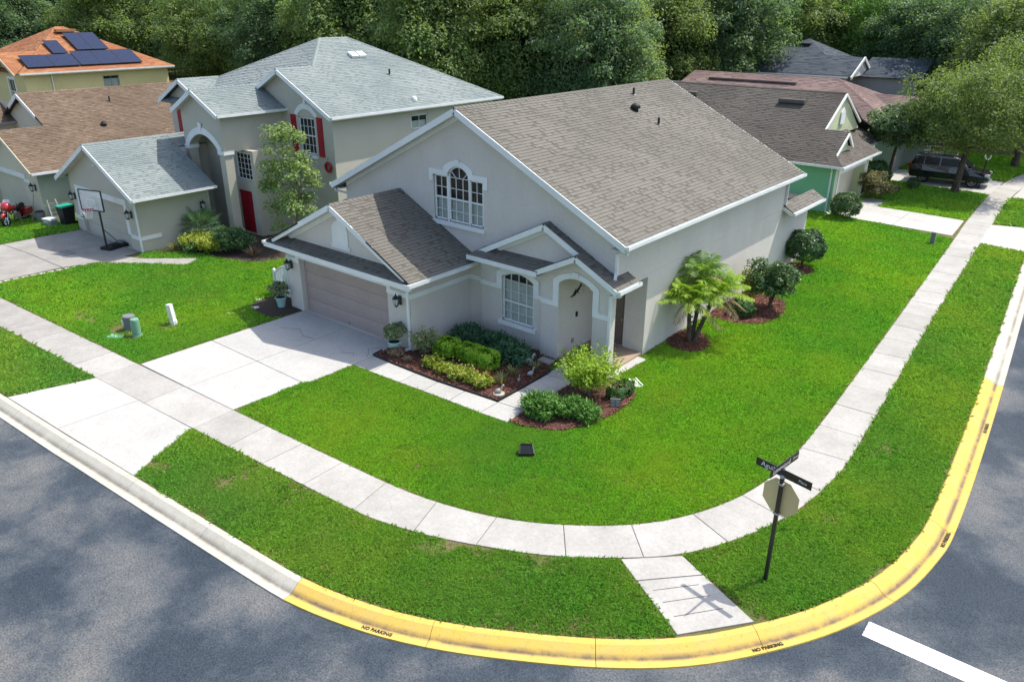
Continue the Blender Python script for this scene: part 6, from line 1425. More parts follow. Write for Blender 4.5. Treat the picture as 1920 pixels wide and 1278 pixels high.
gx, gy, dist = gx[keep], gy[keep], dist[keep]
keep = np.ones(len(gx), bool)
osz = .062*np.clip((dist/19.0)**.8,.9,2.6)
for dx_, dy_ in ((osz,0),(-osz,0),(0,osz),(0,-osz)):
    for e_ in (SW_EXC, RAMP_EXC, DRV_EXC, WALK_EXC): keep &= ~inside(gx+dx_, gy+dy_, e_)
    keep &= inside(gx+dx_, gy+dy_, LAWN_POLY)
gx, gy, dist = gx[keep], gy[keep], dist[keep]; n = len(gx)
def tuft(name, nb, r, h, w_, mat, seed):
    rg = np.random.default_rng(seed); vs_ = []
    for i in range(nb):
        a, rr = rg.uniform(0,6.28), r*np.sqrt(rg.uniform(0,1)); b = np.array([rr*np.cos(a), rr*np.sin(a), 0]); d = rg.uniform(0,6.28); ln = h*rg.uniform(.6,1.15); tl = rg.uniform(.3,1.1); dv = np.array([np.cos(d),np.sin(d),0]); sd = np.array([-np.sin(d),np.cos(d),0])*w_
        tip = b+dv*ln*tl+np.array([0,0,ln*(1-.35*tl)]); m = b+dv*ln*tl*.4+np.array([0,0,ln*.62])
        vs_ += [b-sd*.6, b+sd*.6, m+sd, tip, m-sd]
    v = np.array(vs_); k = len(v)//5; f = np.array([[5*i,5*i+1,5*i+2,5*i+4] for i in range(k)]+[[5*i+4,5*i+2,5*i+3,5*i+3] for i in range(k)])
    me = bpy.data.meshes.new(name); me.from_pydata(v.tolist(), [], [(5*i,5*i+1,5*i+2,5*i+3,5*i+4) for i in range(k)]); me.materials.append(mat); return bpy.data.objects.new(name, me)
def grassmat(name, cols, dry):
    m, ns, ls, b = newmat(name); out = ns['Material Output']
    rr = ramp(ns, [(i/(len(cols)-1), c) for i, c in enumerate(cols)]); ls.new(rnd01(ns, ls), rr.inputs[0]); c = rr.outputs[0]
    n1 = noise(ns, ls, .55, 5, .6); r1 = ramp(ns, [(.38, (0,0,0)), (.66, (1,1,1))]); ls.new(n1.outputs[0], r1.inputs[0])
    c = mixc(ns, ls, r1.outputs[0], c, mixc(ns, ls, .35, c, dry, 'MIX'))
    n2 = noise(ns, ls, .16, 3, .5); r2 = ramp(ns, [(.4, (.80,.92,1.0)), (.62, (1.16,1.06,.9))]); ls.new(n2.outputs[0], r2.inputs[0]); c = mixc(ns, ls, 1.0, c, r2.outputs[0], 'MULTIPLY')
    ls.new(c, b.inputs['Base Color']); b.inputs['Roughness'].default_value = .55; b.inputs['Specular IOR Level'].default_value = .2
    t = ns.new('ShaderNodeBsdfTranslucent'); ls.new(mixc(ns, ls, 1.0, c, (1.15,1.3,.5), 'MULTIPLY'), t.inputs[0]); mx = ns.new('ShaderNodeMixShader'); mx.inputs[0].default_value = .35
    ls.new(b.outputs[0], mx.inputs[1]); ls.new(t.outputs[0], mx.inputs[2]); ls.new(mx.outputs[0], out.inputs[0]); return m
GM = grassmat('grass_blade', [(0.037,0.102,0.018),(0.209,0.477,0.048),(0.320,0.620,0.070),(0.419,0.680,0.126),(0.061,0.168,0.022),(0.271,0.548,0.056)], (0.425,0.492,0.089))
GD = grassmat('grass_blade_dry', [(.28,.32,.07),(.36,.32,.13),(.18,.32,.04)], (.38,.32,.14))
GV = grassmat('grass_blade_verge', [(0.034,0.091,0.016),(0.205,0.433,0.057),(0.308,0.547,0.091),(0.433,0.627,0.160),(0.080,0.182,0.028),(0.274,0.502,0.074)], (0.456,0.502,0.125))
srcs = [tuft('tuft_a',13,.07,.062,.0042,GM,1), tuft('tuft_b',12,.07,.055,.0045,GM,2), tuft('tuft_c',14,.075,.07,.004,GM,3), tuft('tuft_d',10,.07,.045,.0045,GD,4), tuft('tuft_e',12,.075,.075,.0048,GV,5), tuft('tuft_f',13,.075,.085,.0045,GV,6)]
onverge = inside(gx,gy,[(p.x,p.y) for p in SWF]+[(p.x,p.y) for p in reversed(CRB)])
pk = np.where(onverge & (grng.uniform(0,1,n) < .85), grng.integers(4,6,n), grng.integers(0,3,n)); b2 = vnoise(gx, gy, 1.9, 8); pk = np.where(grng.uniform(0,1,n) < np.clip(np.maximum((b2-.12)*1.1, .75-((gx+28.6)/2.6)**2-((gy-14.6)/1.5)**2),.03,.6)*np.where(inside(gx,gy,[(p.x,p.y) for p in SWF]+[(p.x,p.y) for p in reversed(CRB)]),1.25,.55), 3, pk)
print('grass tufts', n)
GRASS = gn_scatter('grass', srcs, np.stack([gx,gy,np.full(n,.0)],1), grng.uniform(0,6.28,n), np.clip((dist/19.0)**.8,.9,2.6)*grng.uniform(.8,1.25,n), pk)
tag(GRASS, 'mown green lawn grass around the corner house', 'grass'); tag(FOREST, 'dense green wood filling the background behind the tree row', 'wood')
# mulch chips
cps = []
for poly, mt in BEDS:
    if mt is MAT['mulchd']: continue
    P = np.asarray(poly); lo, hi = P.min(0), P.max(0); m_ = int((hi[0]-lo[0])*(hi[1]-lo[1])*420); a, b = grng.uniform(lo[0],hi[0],m_), grng.uniform(lo[1],hi[1],m_); k = inside(a,b,P); cps.append(np.stack([a[k],b[k],np.full(k.sum(),.065)],1))
cps = np.concatenate(cps)
def chip(seed):
    rg = random.Random(seed); mb = MB(); mb.obox((0,0,0), V((1,0,rg.uniform(-.3,.3))).normalized()*.035, V((0,1,rg.uniform(-.4,.4))).normalized()*.012, V((0,0,1))*.005); return bpy.data.objects.new('chip', mb.mesh('chip', MAT['chip']))
MULCH = gn_scatter('mulch', [chip(i) for i in range(4)], cps, grng.uniform(0,6.28,len(cps)), grng.uniform(.6,1.5,len(cps)), grng.integers(0,4,len(cps)))

tag(MULCH, 'red-brown bark mulch chips covering the planting beds', 'mulch')
# ------------------------------------------------------------------ objects
# street name and stop sign
S = empty('street_sign', (-3.98,13.07,0), 'black street sign post with crossed name blades and tan back of a stop sign', 'street sign')
MB().box(-.035,.035,-.035,.035,-.1,2.5).build('post', MAT['black'], S, local=True)
a = R(-11); bx_ = V((math.cos(a),math.sin(a),0)); by_ = V((-math.sin(a),math.cos(a),0))
oc = []
for k in range(8):
    t = R(22.5+45*k); oc.append((.385/math.cos(R(22.5))*math.cos(t), .385/math.cos(R(22.5))*math.sin(t)))
mb = MB(); mb.prism([bx_*x+by_*.05+Z*(2.02+z) for x,z in oc], by_*.004); mb.build('sign_plate', MAT['tanback'], S, local=True)
mb = MB(); mb.prism([bx_*x*.97+by_*.057+Z*(2.02+z*.97) for x,z in oc], by_*.002); mb.build('sign_face', MAT['red'], S, local=True)
STOP = text_mesh('STOP', .28, MAT['signwhite'], 'sign_lettering'); o = link('sign_lettering', STOP, S, local=True); o.matrix_local = Matrix.Translation(by_*.061+Z*2.02) @ Matrix.Rotation(a+math.pi,4,'Z') @ Matrix.Rotation(R(90),4,'X')
for z in (1.68,2.36): MB().obox(V((0,0,z)), bx_*.055, by_*.05, Z*.02).build('clamp', MAT['steel'], S, local=True)
MB().lathe((0,0,2.5),[(.05,0),(.06,.03),(.03,.06)],10).build('post_cap', MAT['steel'], S, local=True)
def blade(d, z, L, txts, nm):
    d = V(d).normalized(); n = V((d.y,-d.x,0)); mb = MB(); mb.obox(V((0,0,z)), d*L/2, n*.006, Z*.085); b = mb.build('name_blade', MAT['black'], S, local=True)
    for tx, off, sz in txts:
        me = text_mesh(tx, sz, MAT['signwhite'], 'lettering')
        for sgn in (1,-1):
            o = link('lettering', me, b, local=True); x_ = d*sgn; y_ = Z; z_ = x_.cross(y_); p = V((0,0,z))+x_*off+n*sgn*.0085
            if z_.dot(n*sgn) < 0: continue
            o.matrix_local = Matrix(((x_.x,y_.x,z_.x,p.x),(x_.y,y_.y,z_.y,p.y),(x_.z,y_.z,z_.z,p.z),(0,0,0,1)))
    return b
blade((math.cos(a),math.sin(a),0), 2.60, 1.2, [('Aguila', -.30, .15), ('Place', .42, .085)], 'a')
blade((.13,.99,0), 2.80, 1.05, [('Limewood', -.12, .15), ('Drive', .40, .085)], 'b')
MB().box(-.02,.02,-.02,.02,2.68,2.73).build('blade_bracket', MAT['steel'], S, local=True)

# basketball hoop
ACR = newmat('acrylic_board')[0]; ACR.node_tree.nodes['Principled BSDF'].inputs['Base Color'].default_value = (.7,.72,.72,1); ACR.node_tree.nodes['Principled BSDF'].inputs['Alpha'].default_value = .55
hx = V((-37.45,15.15,0)); B = empty('basketball_hoop', hx, 'portable basketball hoop with black pole in front of the sage garage', 'basketball hoop', rz=R(288))
mb = MB(); mb.prism([(-1.0,-.38,.0),(.12,-.30,.0),(.12,.30,.0),(-1.0,.38,.0)],(0,0,.16)); mb.build('base', MAT['blackmat'], B, local=True)
MB().lathe((-.75,.0,.15),[(.22,0),(.24,.08),(.12,.14)],10).build('ballast_bag', MAT['utilgrey'], B, local=True); MB().lathe((-.42,.1,.15),[(.2,0),(.2,.07),(.1,.12)],9).build('ballast_bag', MAT['blackmat'], B, local=True)
MB().tube([(-.0,0,.1),(.0,0,2.25),(.10,0,2.5)],.045,8).build('pole', MAT['black'], B, local=True)
MB().tube([(-.8,0,.12),(-.03,0,1.0)],.018,6).build('brace', MAT['black'], B, local=True)
MB().box(.30,.325,-.66,.66,2.02,2.92).build('backboard', ACR, B, local=True)
mb = MB(); 
for p,q in (((.31,-.68,2.0),(.31,.68,2.0)),((.31,-.68,2.94),(.31,.68,2.94)),((.31,-.68,2.0),(.31,-.68,2.94)),((.31,.68,2.0),(.31,.68,2.94))): mb.bar(p,q,.05,.05)
mb.build('board_frame', MAT['black'], B, local=True)
mb = MB()
for p,q in (((.34,-.25,2.12),(.34,.25,2.12)),((.34,-.25,2.5),(.34,.25,2.5)),((.34,-.25,2.12),(.34,-.25,2.5)),((.34,.25,2.12),(.34,.25,2.5))): mb.bar(p,q,.012,.035)
mb.build('target_square', MAT['vinyl'], B, local=True)
mb = MB(); mb.bar((.0,0,2.2),(.30,0,2.2),.05,.05); mb.bar((0,0,2.5),(.30,0,2.6),.05,.05); mb.build('bracket', MAT['black'], B, local=True)
rc = V((.60,0,2.08)); mb = MB(); ring = [rc+V((.23*math.cos(t*math.pi/12),.23*math.sin(t*math.pi/12),0)) for t in range(25)]; mb.tube(ring,.014,6,cap=False); mb.bar((.33,0,2.08),(.38,0,2.08),.12,.03); mb.build('rim', MAT['redgloss'], B, local=True)
mb = MB()
for k in range(12):
    t0, t1, t2 = [2*math.pi*(k+j)/12 for j in (0,.5,0)]
    for sg in (1,-1):
        mb.tube([rc+V((.23*math.cos(t0),.23*math.sin(t0),0)), rc+V((.17*math.cos(t0+sg*.26),.17*math.sin(t0+sg*.26),-.2)), rc+V((.13*math.cos(t0),.13*math.sin(t0),-.40))],.007,4)
mb.build('net', MAT['vinyl'], B, local=True)

# utility fixtures in the verge of the neighbour lawn
u = empty('utility_pedestal', (-27.0,11.15,0), 'short grey round utility pedestal on bare soil', 'utility box'); MB().lathe((0,0,-.05),[(.20,0),(.20,.5),(.215,.5),(.215,.58),(.19,.61),(.05,.62)],16).build('housing', MAT['utilgrey'], u, local=True); MB().box(-.15,-.04,-.215,-.18,.2,.4).build('label_plate', MAT['vinyl'], u, local=True)
u = empty('utility_pedestal', (-26.25,11.02,0), 'green cylindrical utility pedestal in front of the grey one', 'utility box'); MB().lathe((0,0,-.05),[(.165,0),(.165,.08),(.145,.1),(.145,.66),(.135,.7),(.05,.715)],16).build('housing', MAT['utilgreen'], u, local=True); MB().lathe((0,0,.0),[(.175,0),(.175,.04)],16).build('base_ring', MAT['utilgreen'], u, local=True)
u = empty('marker_post', (-26.3,12.42,0), 'leaning white square marker post on the neighbour lawn', 'post'); u.rotation_euler = (R(2),R(-4),R(20)); MB().box(-.085,.085,-.085,.085,-.1,.78).build('post', MAT['vinyl'], u, local=True); MB().lathe((0,0,-.05),[(.13,0),(.13,.2),(.11,.24)],8).build('collar', MAT['vinyl'], u, local=True); MB().add([(-.09,-.09,.78),(.09,-.09,.78),(.09,.09,.78),(-.09,.09,.78),(0,0,.81)],[(0,1,4),(1,2,4),(2,3,4),(3,0,4)]).build('cap', MAT['vinyl'], u, local=True)
u = empty('meter_lid', (-26.75,10.42,0), 'flat green utility lid set in the grass near the sidewalk', 'utility lid', rz=.4); MB().box(-.24,.24,-.17,.17,-.02,.05).build('lid', MAT['utilgreen'], u, local=True); MB().box(-.28,.28,-.21,.21,-.02,.035).build('rim', MAT['utilgreen'], u, local=True)
u = empty('marker_post', (-7.5,41.8,0), 'pale grey utility post on the side lawn near the far driveway', 'post'); MB().box(-.1,.1,-.07,.07,-.1,.62).build('post', MAT['utilgrey'], u, local=True); MB().box(-.11,.11,-.08,.08,.62,.68).build('cap', MAT['vinyl'], u, local=True)
u = empty('meter_lid', (-26.75,7.1,0), 'tan concrete meter lid in the verge left of the driveway apron', 'utility lid', rz=.05); MB().box(-.42,.30,-.16,.16,-.02,.045).build('lid', MAT['paver'], u, local=True)
# lawn floodlight
u = empty('lawn_floodlight', (-10.76,13.7,0), 'black lawn floodlight lying alone on the front lawn', 'floodlight', rz=R(40)); mb = MB(); mb.prism([(-.20,-.13,.10),(.20,-.13,.10),(.16,.12,.24),(-.16,.12,.24)],V((0,.05,-.11))); mb.build('housing', MAT['blackmat'], u, local=True)
mb = MB(); mb.prism([(-.15,-.105,.122),(.15,-.105,.122),(.12,.09,.232),(-.12,.09,.232)],V((0,-.006,.012))); mb.build('lens', MAT['carglass'], u, local=True); MB().tube([(0,.05,-.1),(0,.05,.1)],.02,6).build('spike', MAT['blackmat'], u, local=True)
for p,q in (((-.20,-.13,.105),(.20,-.13,.105)),((-.16,.12,.245),(.16,.12,.245)),((-.20,-.13,.105),(-.16,.12,.245)),((.20,-.13,.105),(.16,.12,.245))): MB().bar(p,q,.03,.05).build('bezel', MAT['black'], u, local=True)
# stepping stones
SL_ = ['nearest the left pot','second from the left pot','third from the left pot','fourth in the row to the driveway','beside the driveway edge','in the shade nearest the driveway','farthest up the lawn']
for i,(x,y) in enumerate(((-25.47,14.78),(-25.45,15.25),(-26.15,15.3),(-25.62,14.32),(-25.05,14.38),(-24.42,14.42),(-26.2,15.9))):
    o = MB().lathe((x,y,-.03),[(.2,0),(.2,.055),(.18,.07)],9,sy=.75).build('stepping_stone', MAT['stone'], None, origin=V((x,y,0))); o.rotation_euler.z = i; tag(o,'pale round stepping stone, %s' % SL_[i],'stepping stone','stepping stones left of the garage')
# splash block, paver, plaque, figurines
u = empty('splash_block', (-10.72,19.12,0), 'white splash block on the lawn beside the curved bed', 'splash block', rz=R(-35)); MB().box(-.28,.28,-.11,.11,-.02,.05).build('tray', MAT['vinyl'], u, local=True); MB().box(-.28,.28,-.13,-.10,-.02,.08).build('side_rim', MAT['vinyl'], u, local=True); MB().box(-.28,.28,.10,.13,-.02,.08).build('side_rim', MAT['vinyl'], u, local=True)
o = tag(MB().box(-14.02,-13.55,18.35,18.68,.04,.13).build('garden_paver', MAT['concrete_old'], None, origin=V((-13.8,18.5,.05))),'grey concrete paver in the mulch by the entry arch','paver')
u = empty('garden_plaque', (-10.36,17.36,.05), 'small square grey plaque with four panes at the edge of the curved bed', 'plaque', rz=R(35)); mb = MB(); mb.box(-.15,.15,-.02,.02,0,.27); mb.build('plate', MAT['utilgrey'], u, local=True)
for x in (-.07,.07):
    for z in (.07,.19): MB().box(x-.05,x+.05,-.028,-.018,z-.045,z+.045).build('pane', MAT['gray_plastic'], u, local=True)
def bird(x, y, s, label, base=None, mat='figure', rz_=0.0):
    r = empty('figurine', (x,y,.06), label, 'figurine', rz=rz_)
    mb = MB(); mb.tube([(-.16*s,0,.10*s),(-.08*s,0,.13*s),(.03*s,0,.15*s),(.10*s,0,.19*s)],[.02*s,.085*s,.10*s,.05*s],10); mb.build('body', MAT[mat], r, local=True, smooth=True)
    mb = MB(); mb.tube([(.09*s,0,.18*s),(.12*s,0,.28*s),(.13*s,0,.34*s)],[.045*s,.035*s,.04*s],8); mb.tube([(.13*s,0,.36*s),(.16*s,0,.36*s),(.21*s,0,.345*s)],[.045*s,.045*s,.012*s],8); mb.build('head', MAT[mat], r, local=True, smooth=True)
    for sg in (1,-1): MB().tube([(0,.03*s*sg,.1*s),(.01*s,.04*s*sg,0)],.015*s,5).build('leg', MAT[mat], r, local=True)
    if base: MB().lathe((0,0,-.02),[(base,0),(base,.05),(base*.8,.07)],12).build('base', MAT['figbase'], r, local=True)
bird(-14.05,17.95,1.1,'pale blue-white bird figurine below the dark juniper',rz_=.5); bird(-13.5,17.35,.75,'grey bird figurine beside the front walk',rz_=1.2); bird(-13.52,16.78,.6,'small dark bird figurine in the red mulch',mat='utilgrey',rz_=2); bird(-13.48,15.78,.8,'stone-coloured figurine on a white base at the walk corner','' or .18,'figbase',.8)
# white arched garden gate beside the garage
u = empty('garden_gate', (-25.3,16.75,0), 'white arched garden gate panel at the left side of the garage', 'gate'); 
for x in (-.85,.72): MB().box(x-.05,x+.05,-.05,.05,-.05,1.02).build('gate_post', MAT['vinyl'], u, local=True); MB().lathe((x,0,1.02),[(.06,0),(.07,.03),(.02,.1)],8).build('post_finial', MAT['vinyl'], u, local=True)
for k in range(13):
    x = -.76+k*.115; zt_ = .95+.38*math.sin(math.pi*(k+.5)/13); MB().box(x-.045,x+.045,-.015,.015,.08,zt_-.04).build('picket', MAT['vinyl'], u, local=True)
mb = MB(); mb.tube([(-.8+1.52*t/10,0,.95+.38*math.sin(math.pi*t/10)) for t in range(11)],.035,6); mb.build('arched_rail', MAT['vinyl'], u, local=True); MB().box(-.8,.7,-.03,.03,.28,.36).build('lower_rail', MAT['vinyl'], u, local=True)
# porch: hanging chime, gecko, mat
u = empty('wind_chime', (-13.25,19.75,2.9), 'cream paper wind chime hanging inside the entry arch', 'wind chime'); MB().tube([(0,0,0),(0,0,-.12)],.006,4).build('cord', MAT['black'], u, local=True); MB().lathe((0,0,-.42),[(.05,0),(.075,.08),(.075,.26),(.05,.30)],8).build('lantern_body', MAT['figbase'], u, local=True)
for k in range(4): MB().tube([(.03*math.cos(k*1.57),.03*math.sin(k*1.57),-.42),(.03*math.cos(k*1.57),.03*math.sin(k*1.57),-.62)],.008,4).build('chime_tube', MAT['steel'], u, local=True)
u = empty('wall_gecko', (-13.64,19.95,2.15), 'dark metal gecko ornament on the inner porch wall', 'ornament'); u.scale = (.7,.7,.7); mb = MB(); mb.tube([(0,.30,.20),(0,.12,.06),(0,-.1,-.02),(0,-.25,-.12),(0,-.42,-.16),(0,-.55,-.10)],[.03,.055,.07,.05,.025,.008],7); mb.build('body', MAT['black'], u, local=True, smooth=True); MB().tube([(0,.28,.19),(0,.36,.26),(0,.42,.29)],[.05,.06,.02],7).build('head', MAT['black'], u, local=True)
for y,s_ in ((.08,1),(.08,-1),(-.2,1),(-.2,-1)): MB().tube([(0,y,0),(0.01,y+.05,.12*s_),(.01,y+.12,.16*s_)],.016,5).build('leg', MAT['black'], u, local=True)
tag(MB().box(-13.3,-12.62,20.55,20.95,.09,.105).build('door_mat', MAT['blackmat'], None, origin=V((-12.95,20.75,.09))),'dark door mat in front of the brown front door','mat')
tag(MB().box(-38.9,-37.9,13.35,13.95,.03,.045).build('floor_mat', MAT['utilgrey'], None, origin=V((-38.4,13.65,.03))),'dark rubber mat lying on the neighbour driveway','mat')
# bin, ladder, cooler, shovel at the cream house
u = empty('wheelie_bin', (-43.55,15.95,0), 'black wheeled bin with teal lid between the two left houses', 'bin', rz=R(10)); MB().add([(-.22,-.25,0),(.22,-.25,0),(.22,.25,0),(-.22,.25,0),(-.29,-.33,1.0),(.29,-.33,1.0),(.29,.33,1.0),(-.29,.33,1.0)],[(0,3,2,1),(4,5,6,7),(0,1,5,4),(1,2,6,5),(2,3,7,6),(3,0,4,7)]).build('body', MAT['blackmat'], u, local=True)
mb = MB(); mb.prism([(-.31,-.36,1.0),(.31,-.36,1.0),(.31,.35,1.02),(-.31,.35,1.02)],(0,0,.07)); mb.build('lid', MAT['teal'], u, local=True)
for x in (-.26,.26): mb = MB(); mb.tube([(x-.03,.28,.11),(x+.03,.28,.11)],.11,12); mb.build('wheel', MAT['tyre'], u, local=True)
MB().tube([(-.25,.38,.98),(.25,.38,.98)],.018,6).build('handle', MAT['blackmat'], u, local=True)
u = empty('stepladder', (-44.5,15.75,0), 'folded aluminium stepladder leaning on the pale green side wall', 'ladder', rz=R(90))
for x in (-.2,.2): MB().bar((x*1.25,-.32,0),(x,.12,1.25),.06,.03).build('rail', MAT['steel'], u, local=True)
for k in range(5): t = (k+.6)/5.4; MB().bar((-.22,-.32+.44*t,1.25*t),(.22,-.32+.44*t,1.25*t),.06,.025).build('rung', MAT['steel'], u, local=True)
u = empty('cooler', (-44.15,15.3,0), 'grey cooler box with pale lid in front of the stepladder', 'cooler', rz=R(12)); MB().box(-.33,.33,-.2,.2,0,.32).build('body', MAT['gray_plastic'], u, local=True); MB().box(-.35,.35,-.22,.22,.323,.40).build('lid', MAT['vinyl'], u, local=True); MB().bar((-.2,-.23,.25),(.2,-.23,.25),.02,.03).build('handle', MAT['vinyl'], u, local=True)
u = empty('shovel', (-45.6,15.1,0), 'long-handled shovel leaning on the cream house corner', 'shovel'); MB().tube([(0,-.1,.2),(.06,.2,1.5)],.018,6).build('handle', MAT['hydrant'], u, local=True); mb = MB(); mb.prism([(-.1,-.1,.28),(.1,-.1,.28),(.1,-.14,.08),(0,-.16,0),(-.1,-.14,.08)],(0,.012,0)); mb.build('blade', MAT['steel'], u, local=True)
u = empty('storage_bin', (-45.1,15.25,0), 'small dark bin beside the leaning shovel', 'bin'); MB().lathe((0,0,0),[(.19,0),(.24,.55),(.25,.55),(.25,.6)],14).build('body', MAT['utilgrey'], u, local=True); MB().lathe((0,0,.6),[(.26,0),(.2,.05),(.05,.07)],14).build('lid', MAT['blackmat'], u, local=True)
# covered mower at the very left edge
u = empty('covered_mower', (-47.6,13.6,0), 'grey machine under a white cover cut off by the left edge', 'mower', rz=R(20)); mb = MB(); mb.prism([(-.8,-.45,.15),(.8,-.45,.15),(.8,-.45,.55),(.3,-.45,.85),(-.8,-.45,.8)],(0,.9,0)); mb.build('body', MAT['utilgrey'], u, local=True); mb = MB(); mb.prism([(-.84,-.48,.78),(.3,-.48,.84),(.84,-.48,.56),(.86,-.48,.62),(.3,-.48,.92),(-.84,-.48,.88)],(0,.96,0)); mb.build('cover', MAT['vinyl'], u, local=True)
for x in (-.55,.55): mb = MB(); mb.tube([(x,-.5,.2),(x,-.4,.2)],.2,14); mb.build('wheel', MAT['tyre'], u, local=True); mb = MB(); mb.tube([(x,.4,.2),(x,.5,.2)],.2,14); mb.build('wheel', MAT['tyre'], u, local=True)

# motorcycle
K = empty('motorcycle', (-46.05,14.35,0), 'red touring motorcycle parked in front of the cream house garage', 'motorcycle', rz=R(-52))
def wheel(parent, c, r, wd, spokes=10, ax='y', name='wheel', tyre_w=None, rim='alloy'):
    c = V(c); mb = MB(); n = 22; tr_ = wd/2; axis = V((0,1,0))
    ringp = lambda rad, off: [c+V((rad*math.cos(2*math.pi*k/n), off, rad*math.sin(2*math.pi*k/n))) for k in range(n)]
    prof = [(r*.70,-tr_*.8),(r*.86,-tr_),(r*.97,-tr_*.75),(r,-tr_*.3),(r,tr_*.3),(r*.97,tr_*.75),(r*.86,tr_),(r*.70,tr_*.8)]
    rings = [ringp(*p) for p in prof]; b = 0
    for q in rings: mb.v.extend([tuple(p) for p in q])
    for i in range(len(rings)):
        j = (i+1) % len(rings)
        for k in range(n): k2 = (k+1)%n; mb.f.append((i*n+k,i*n+k2,j*n+k2,j*n+k)); mb.m.append(0)
    w_ = mb.build(name, MAT['tyre'], parent, local=True)
    mb = MB(); mb.tube([c+V((0,-tr_*.55,0)), c+V((0,tr_*.55,0))], r*.2, 12)
    for k in range(spokes):
        a_ = 2*math.pi*k/spokes; d = V((math.cos(a_),0,math.sin(a_))); mb.bar(c+d*r*.15, c+d*r*.70, .02 if spokes > 7 else .05, tr_*.8, side=V((-math.sin(a_),0,math.cos(a_))))
    pts_ = [c+V((r*.69*math.cos(2*math.pi*k/n),0,r*.69*math.sin(2*math.pi*k/n))) for k in range(n+1)]; mb.tube(pts_, tr_*.55, 6, cap=False)
    mb.build('rim', MAT[rim], w_, local=True)
    return w_
wheel(K,(.82,0,.32),.32,.13,10,rim='chrome'); wheel(K,(-.78,0,.31),.31,.16,8)
for s_ in (-1,1): MB().tube([(.82,s_*.10,.32),(.58,s_*.11,.95)],.028,8).build('fork', MAT['chrome'], K, local=True); MB().tube([(.52,s_*.08,1.02),(.42,s_*.28,1.08),(.24,s_*.42,1.04)],.016,6).build('handlebar', MAT['chrome'], K, local=True)
mb = MB(); mb.tube([(.50,0,.98),(.60,0,.97),(.72,0,.9),(.78,0,.84)],[.30,.30,.22,.08],12); mb.build('fairing', MAT['redgloss'], K, local=True, smooth=True); MB().lathe((.74,0,.84),[(.10,-.02),(.10,.02)],10).build('headlight', MAT['lampglass'], K, local=True)
mb = MB(); mb.prism([(.52,-.24,1.1),(.52,.24,1.1),(.38,.16,1.36),(.38,-.16,1.36)],(.01,0,.005)); mb.build('windscreen', MAT['lampglass'], K, local=True)
mb = MB(); mb.tube([(.42,0,.84),(.25,0,.88),(.0,0,.86),(-.14,0,.80)],[.09,.17,.16,.07],12); mb.build('fuel_tank', MAT['redgloss'], K, local=True, smooth=True)
mb = MB(); mb.tube([(-.08,0,.78),(-.3,0,.76),(-.55,0,.82),(-.78,0,.84)],[.10,.17,.15,.12],10); mb.build('seat', MAT['blackmat'], K, local=True, smooth=True)
mb = MB(); mb.tube([(1.1,0,.5),(.98,0,.64),(.82,0,.69),(.66,0,.62)],[.05,.09,.09,.06],8); mb.build('front_mudguard', MAT['redgloss'], K, local=True, smooth=True); mb = MB(); mb.tube([(-.5,0,.62),(-.75,0,.68),(-1.0,0,.6),(-1.12,0,.45)],[.08,.12,.12,.08],8); mb.build('rear_mudguard', MAT['redgloss'], K, local=True, smooth=True)
mb = MB(); mb.box(-.25,.3,-.15,.15,.25,.6); mb.lathe((.05,0,.5),[(.16,0),(.17,.1),(.13,.2)],10); mb.build('engine', MAT['chrome'], K, local=True)
for s_ in (-1,1): mb = MB(); mb.prism([(-1.0,s_*.16,.38),(-.45,s_*.16,.38),(-.45,s_*.16,.68),(-1.0,s_*.16,.70)],(0,s_*.2,0)); mb.build('saddlebag', MAT['redgloss'], K, local=True); MB().tube([(.2,s_*.17,.32),(-.3,s_*.2,.28),(-1.05,s_*.22,.30)],[.03,.04,.05],8).build('exhaust', MAT['chrome'], K, local=True); mb = MB(); mb.obox((.3,s_*.46,1.14),V((.01,0,0)),V((0,.07,0)),V((0,0,.045))); mb.build('mirror', MAT['chrome'], K, local=True)
MB().tube([(-.1,.14,.28),(-.18,.32,0)],.014,5).build('side_stand', MAT['steel'], K, local=True)
for p,q in (((.3,0,.62),(-.6,0,.6)),((.45,0,.9),(.2,0,.35)),((.2,0,.35),(-.6,0,.4))): MB().tube([p,q],.03,6).build('frame_tube', MAT['black'], K, local=True)

# black SUV
C = empty('parked_car', (-10.35,58.35,0), 'black SUV with roof rails parked on the driveway behind the street oak', 'car', rz=R(4)); C.scale = (1,1,1.08)
def loft(mb, secs):
    """sections: list of (x, [(y,z)...]) closed half profile mirrored"""
    rings = []
    for x, pr_ in secs: rings.append([V((x,y,z)) for y,z in pr_]+[V((x,-y,z)) for y,z in reversed(pr_)])
    n = len(rings[0]); b = len(mb.v)
    for q in rings: mb.v.extend([tuple(p) for p in q])
    for i in range(len(rings)-1):
        for k in range(n): k2 = (k+1)%n; mb.f.append((b+i*n+k,b+(i+1)*n+k,b+(i+1)*n+k2,b+i*n+k2)); mb.m.append(0)
    mb.f.append(tuple(b+k for k in range(n))); mb.m.append(0); mb.f.append(tuple(b+(len(rings)-1)*n+k for k in reversed(range(n)))); mb.m.append(0)
mb = MB()
def sec(wd, z0, z1, sh): return [(wd*.8,z0),(wd,z0+.10),(wd,z0+(z1-z0)*.6),(wd*sh,z1-.03),(wd*sh*.85,z1)]
loft(mb, [(-2.40,sec(.80,.45,.98,.92)),(-2.30,sec(.92,.30,1.08,.93)),(-1.6,sec(.96,.28,1.10,.94)),(0,sec(.97,.27,1.08,.95)),(1.0,sec(.96,.27,1.05,.94)),(1.3,sec(.96,.28,1.02,.93)),(2.1,sec(.92,.30,.92,.90)),(2.32,sec(.84,.36,.80,.88)),(2.40,sec(.74,.42,.66,.9))]); mb.build('body', MAT['carpaint'], C, local=True, smooth=False)
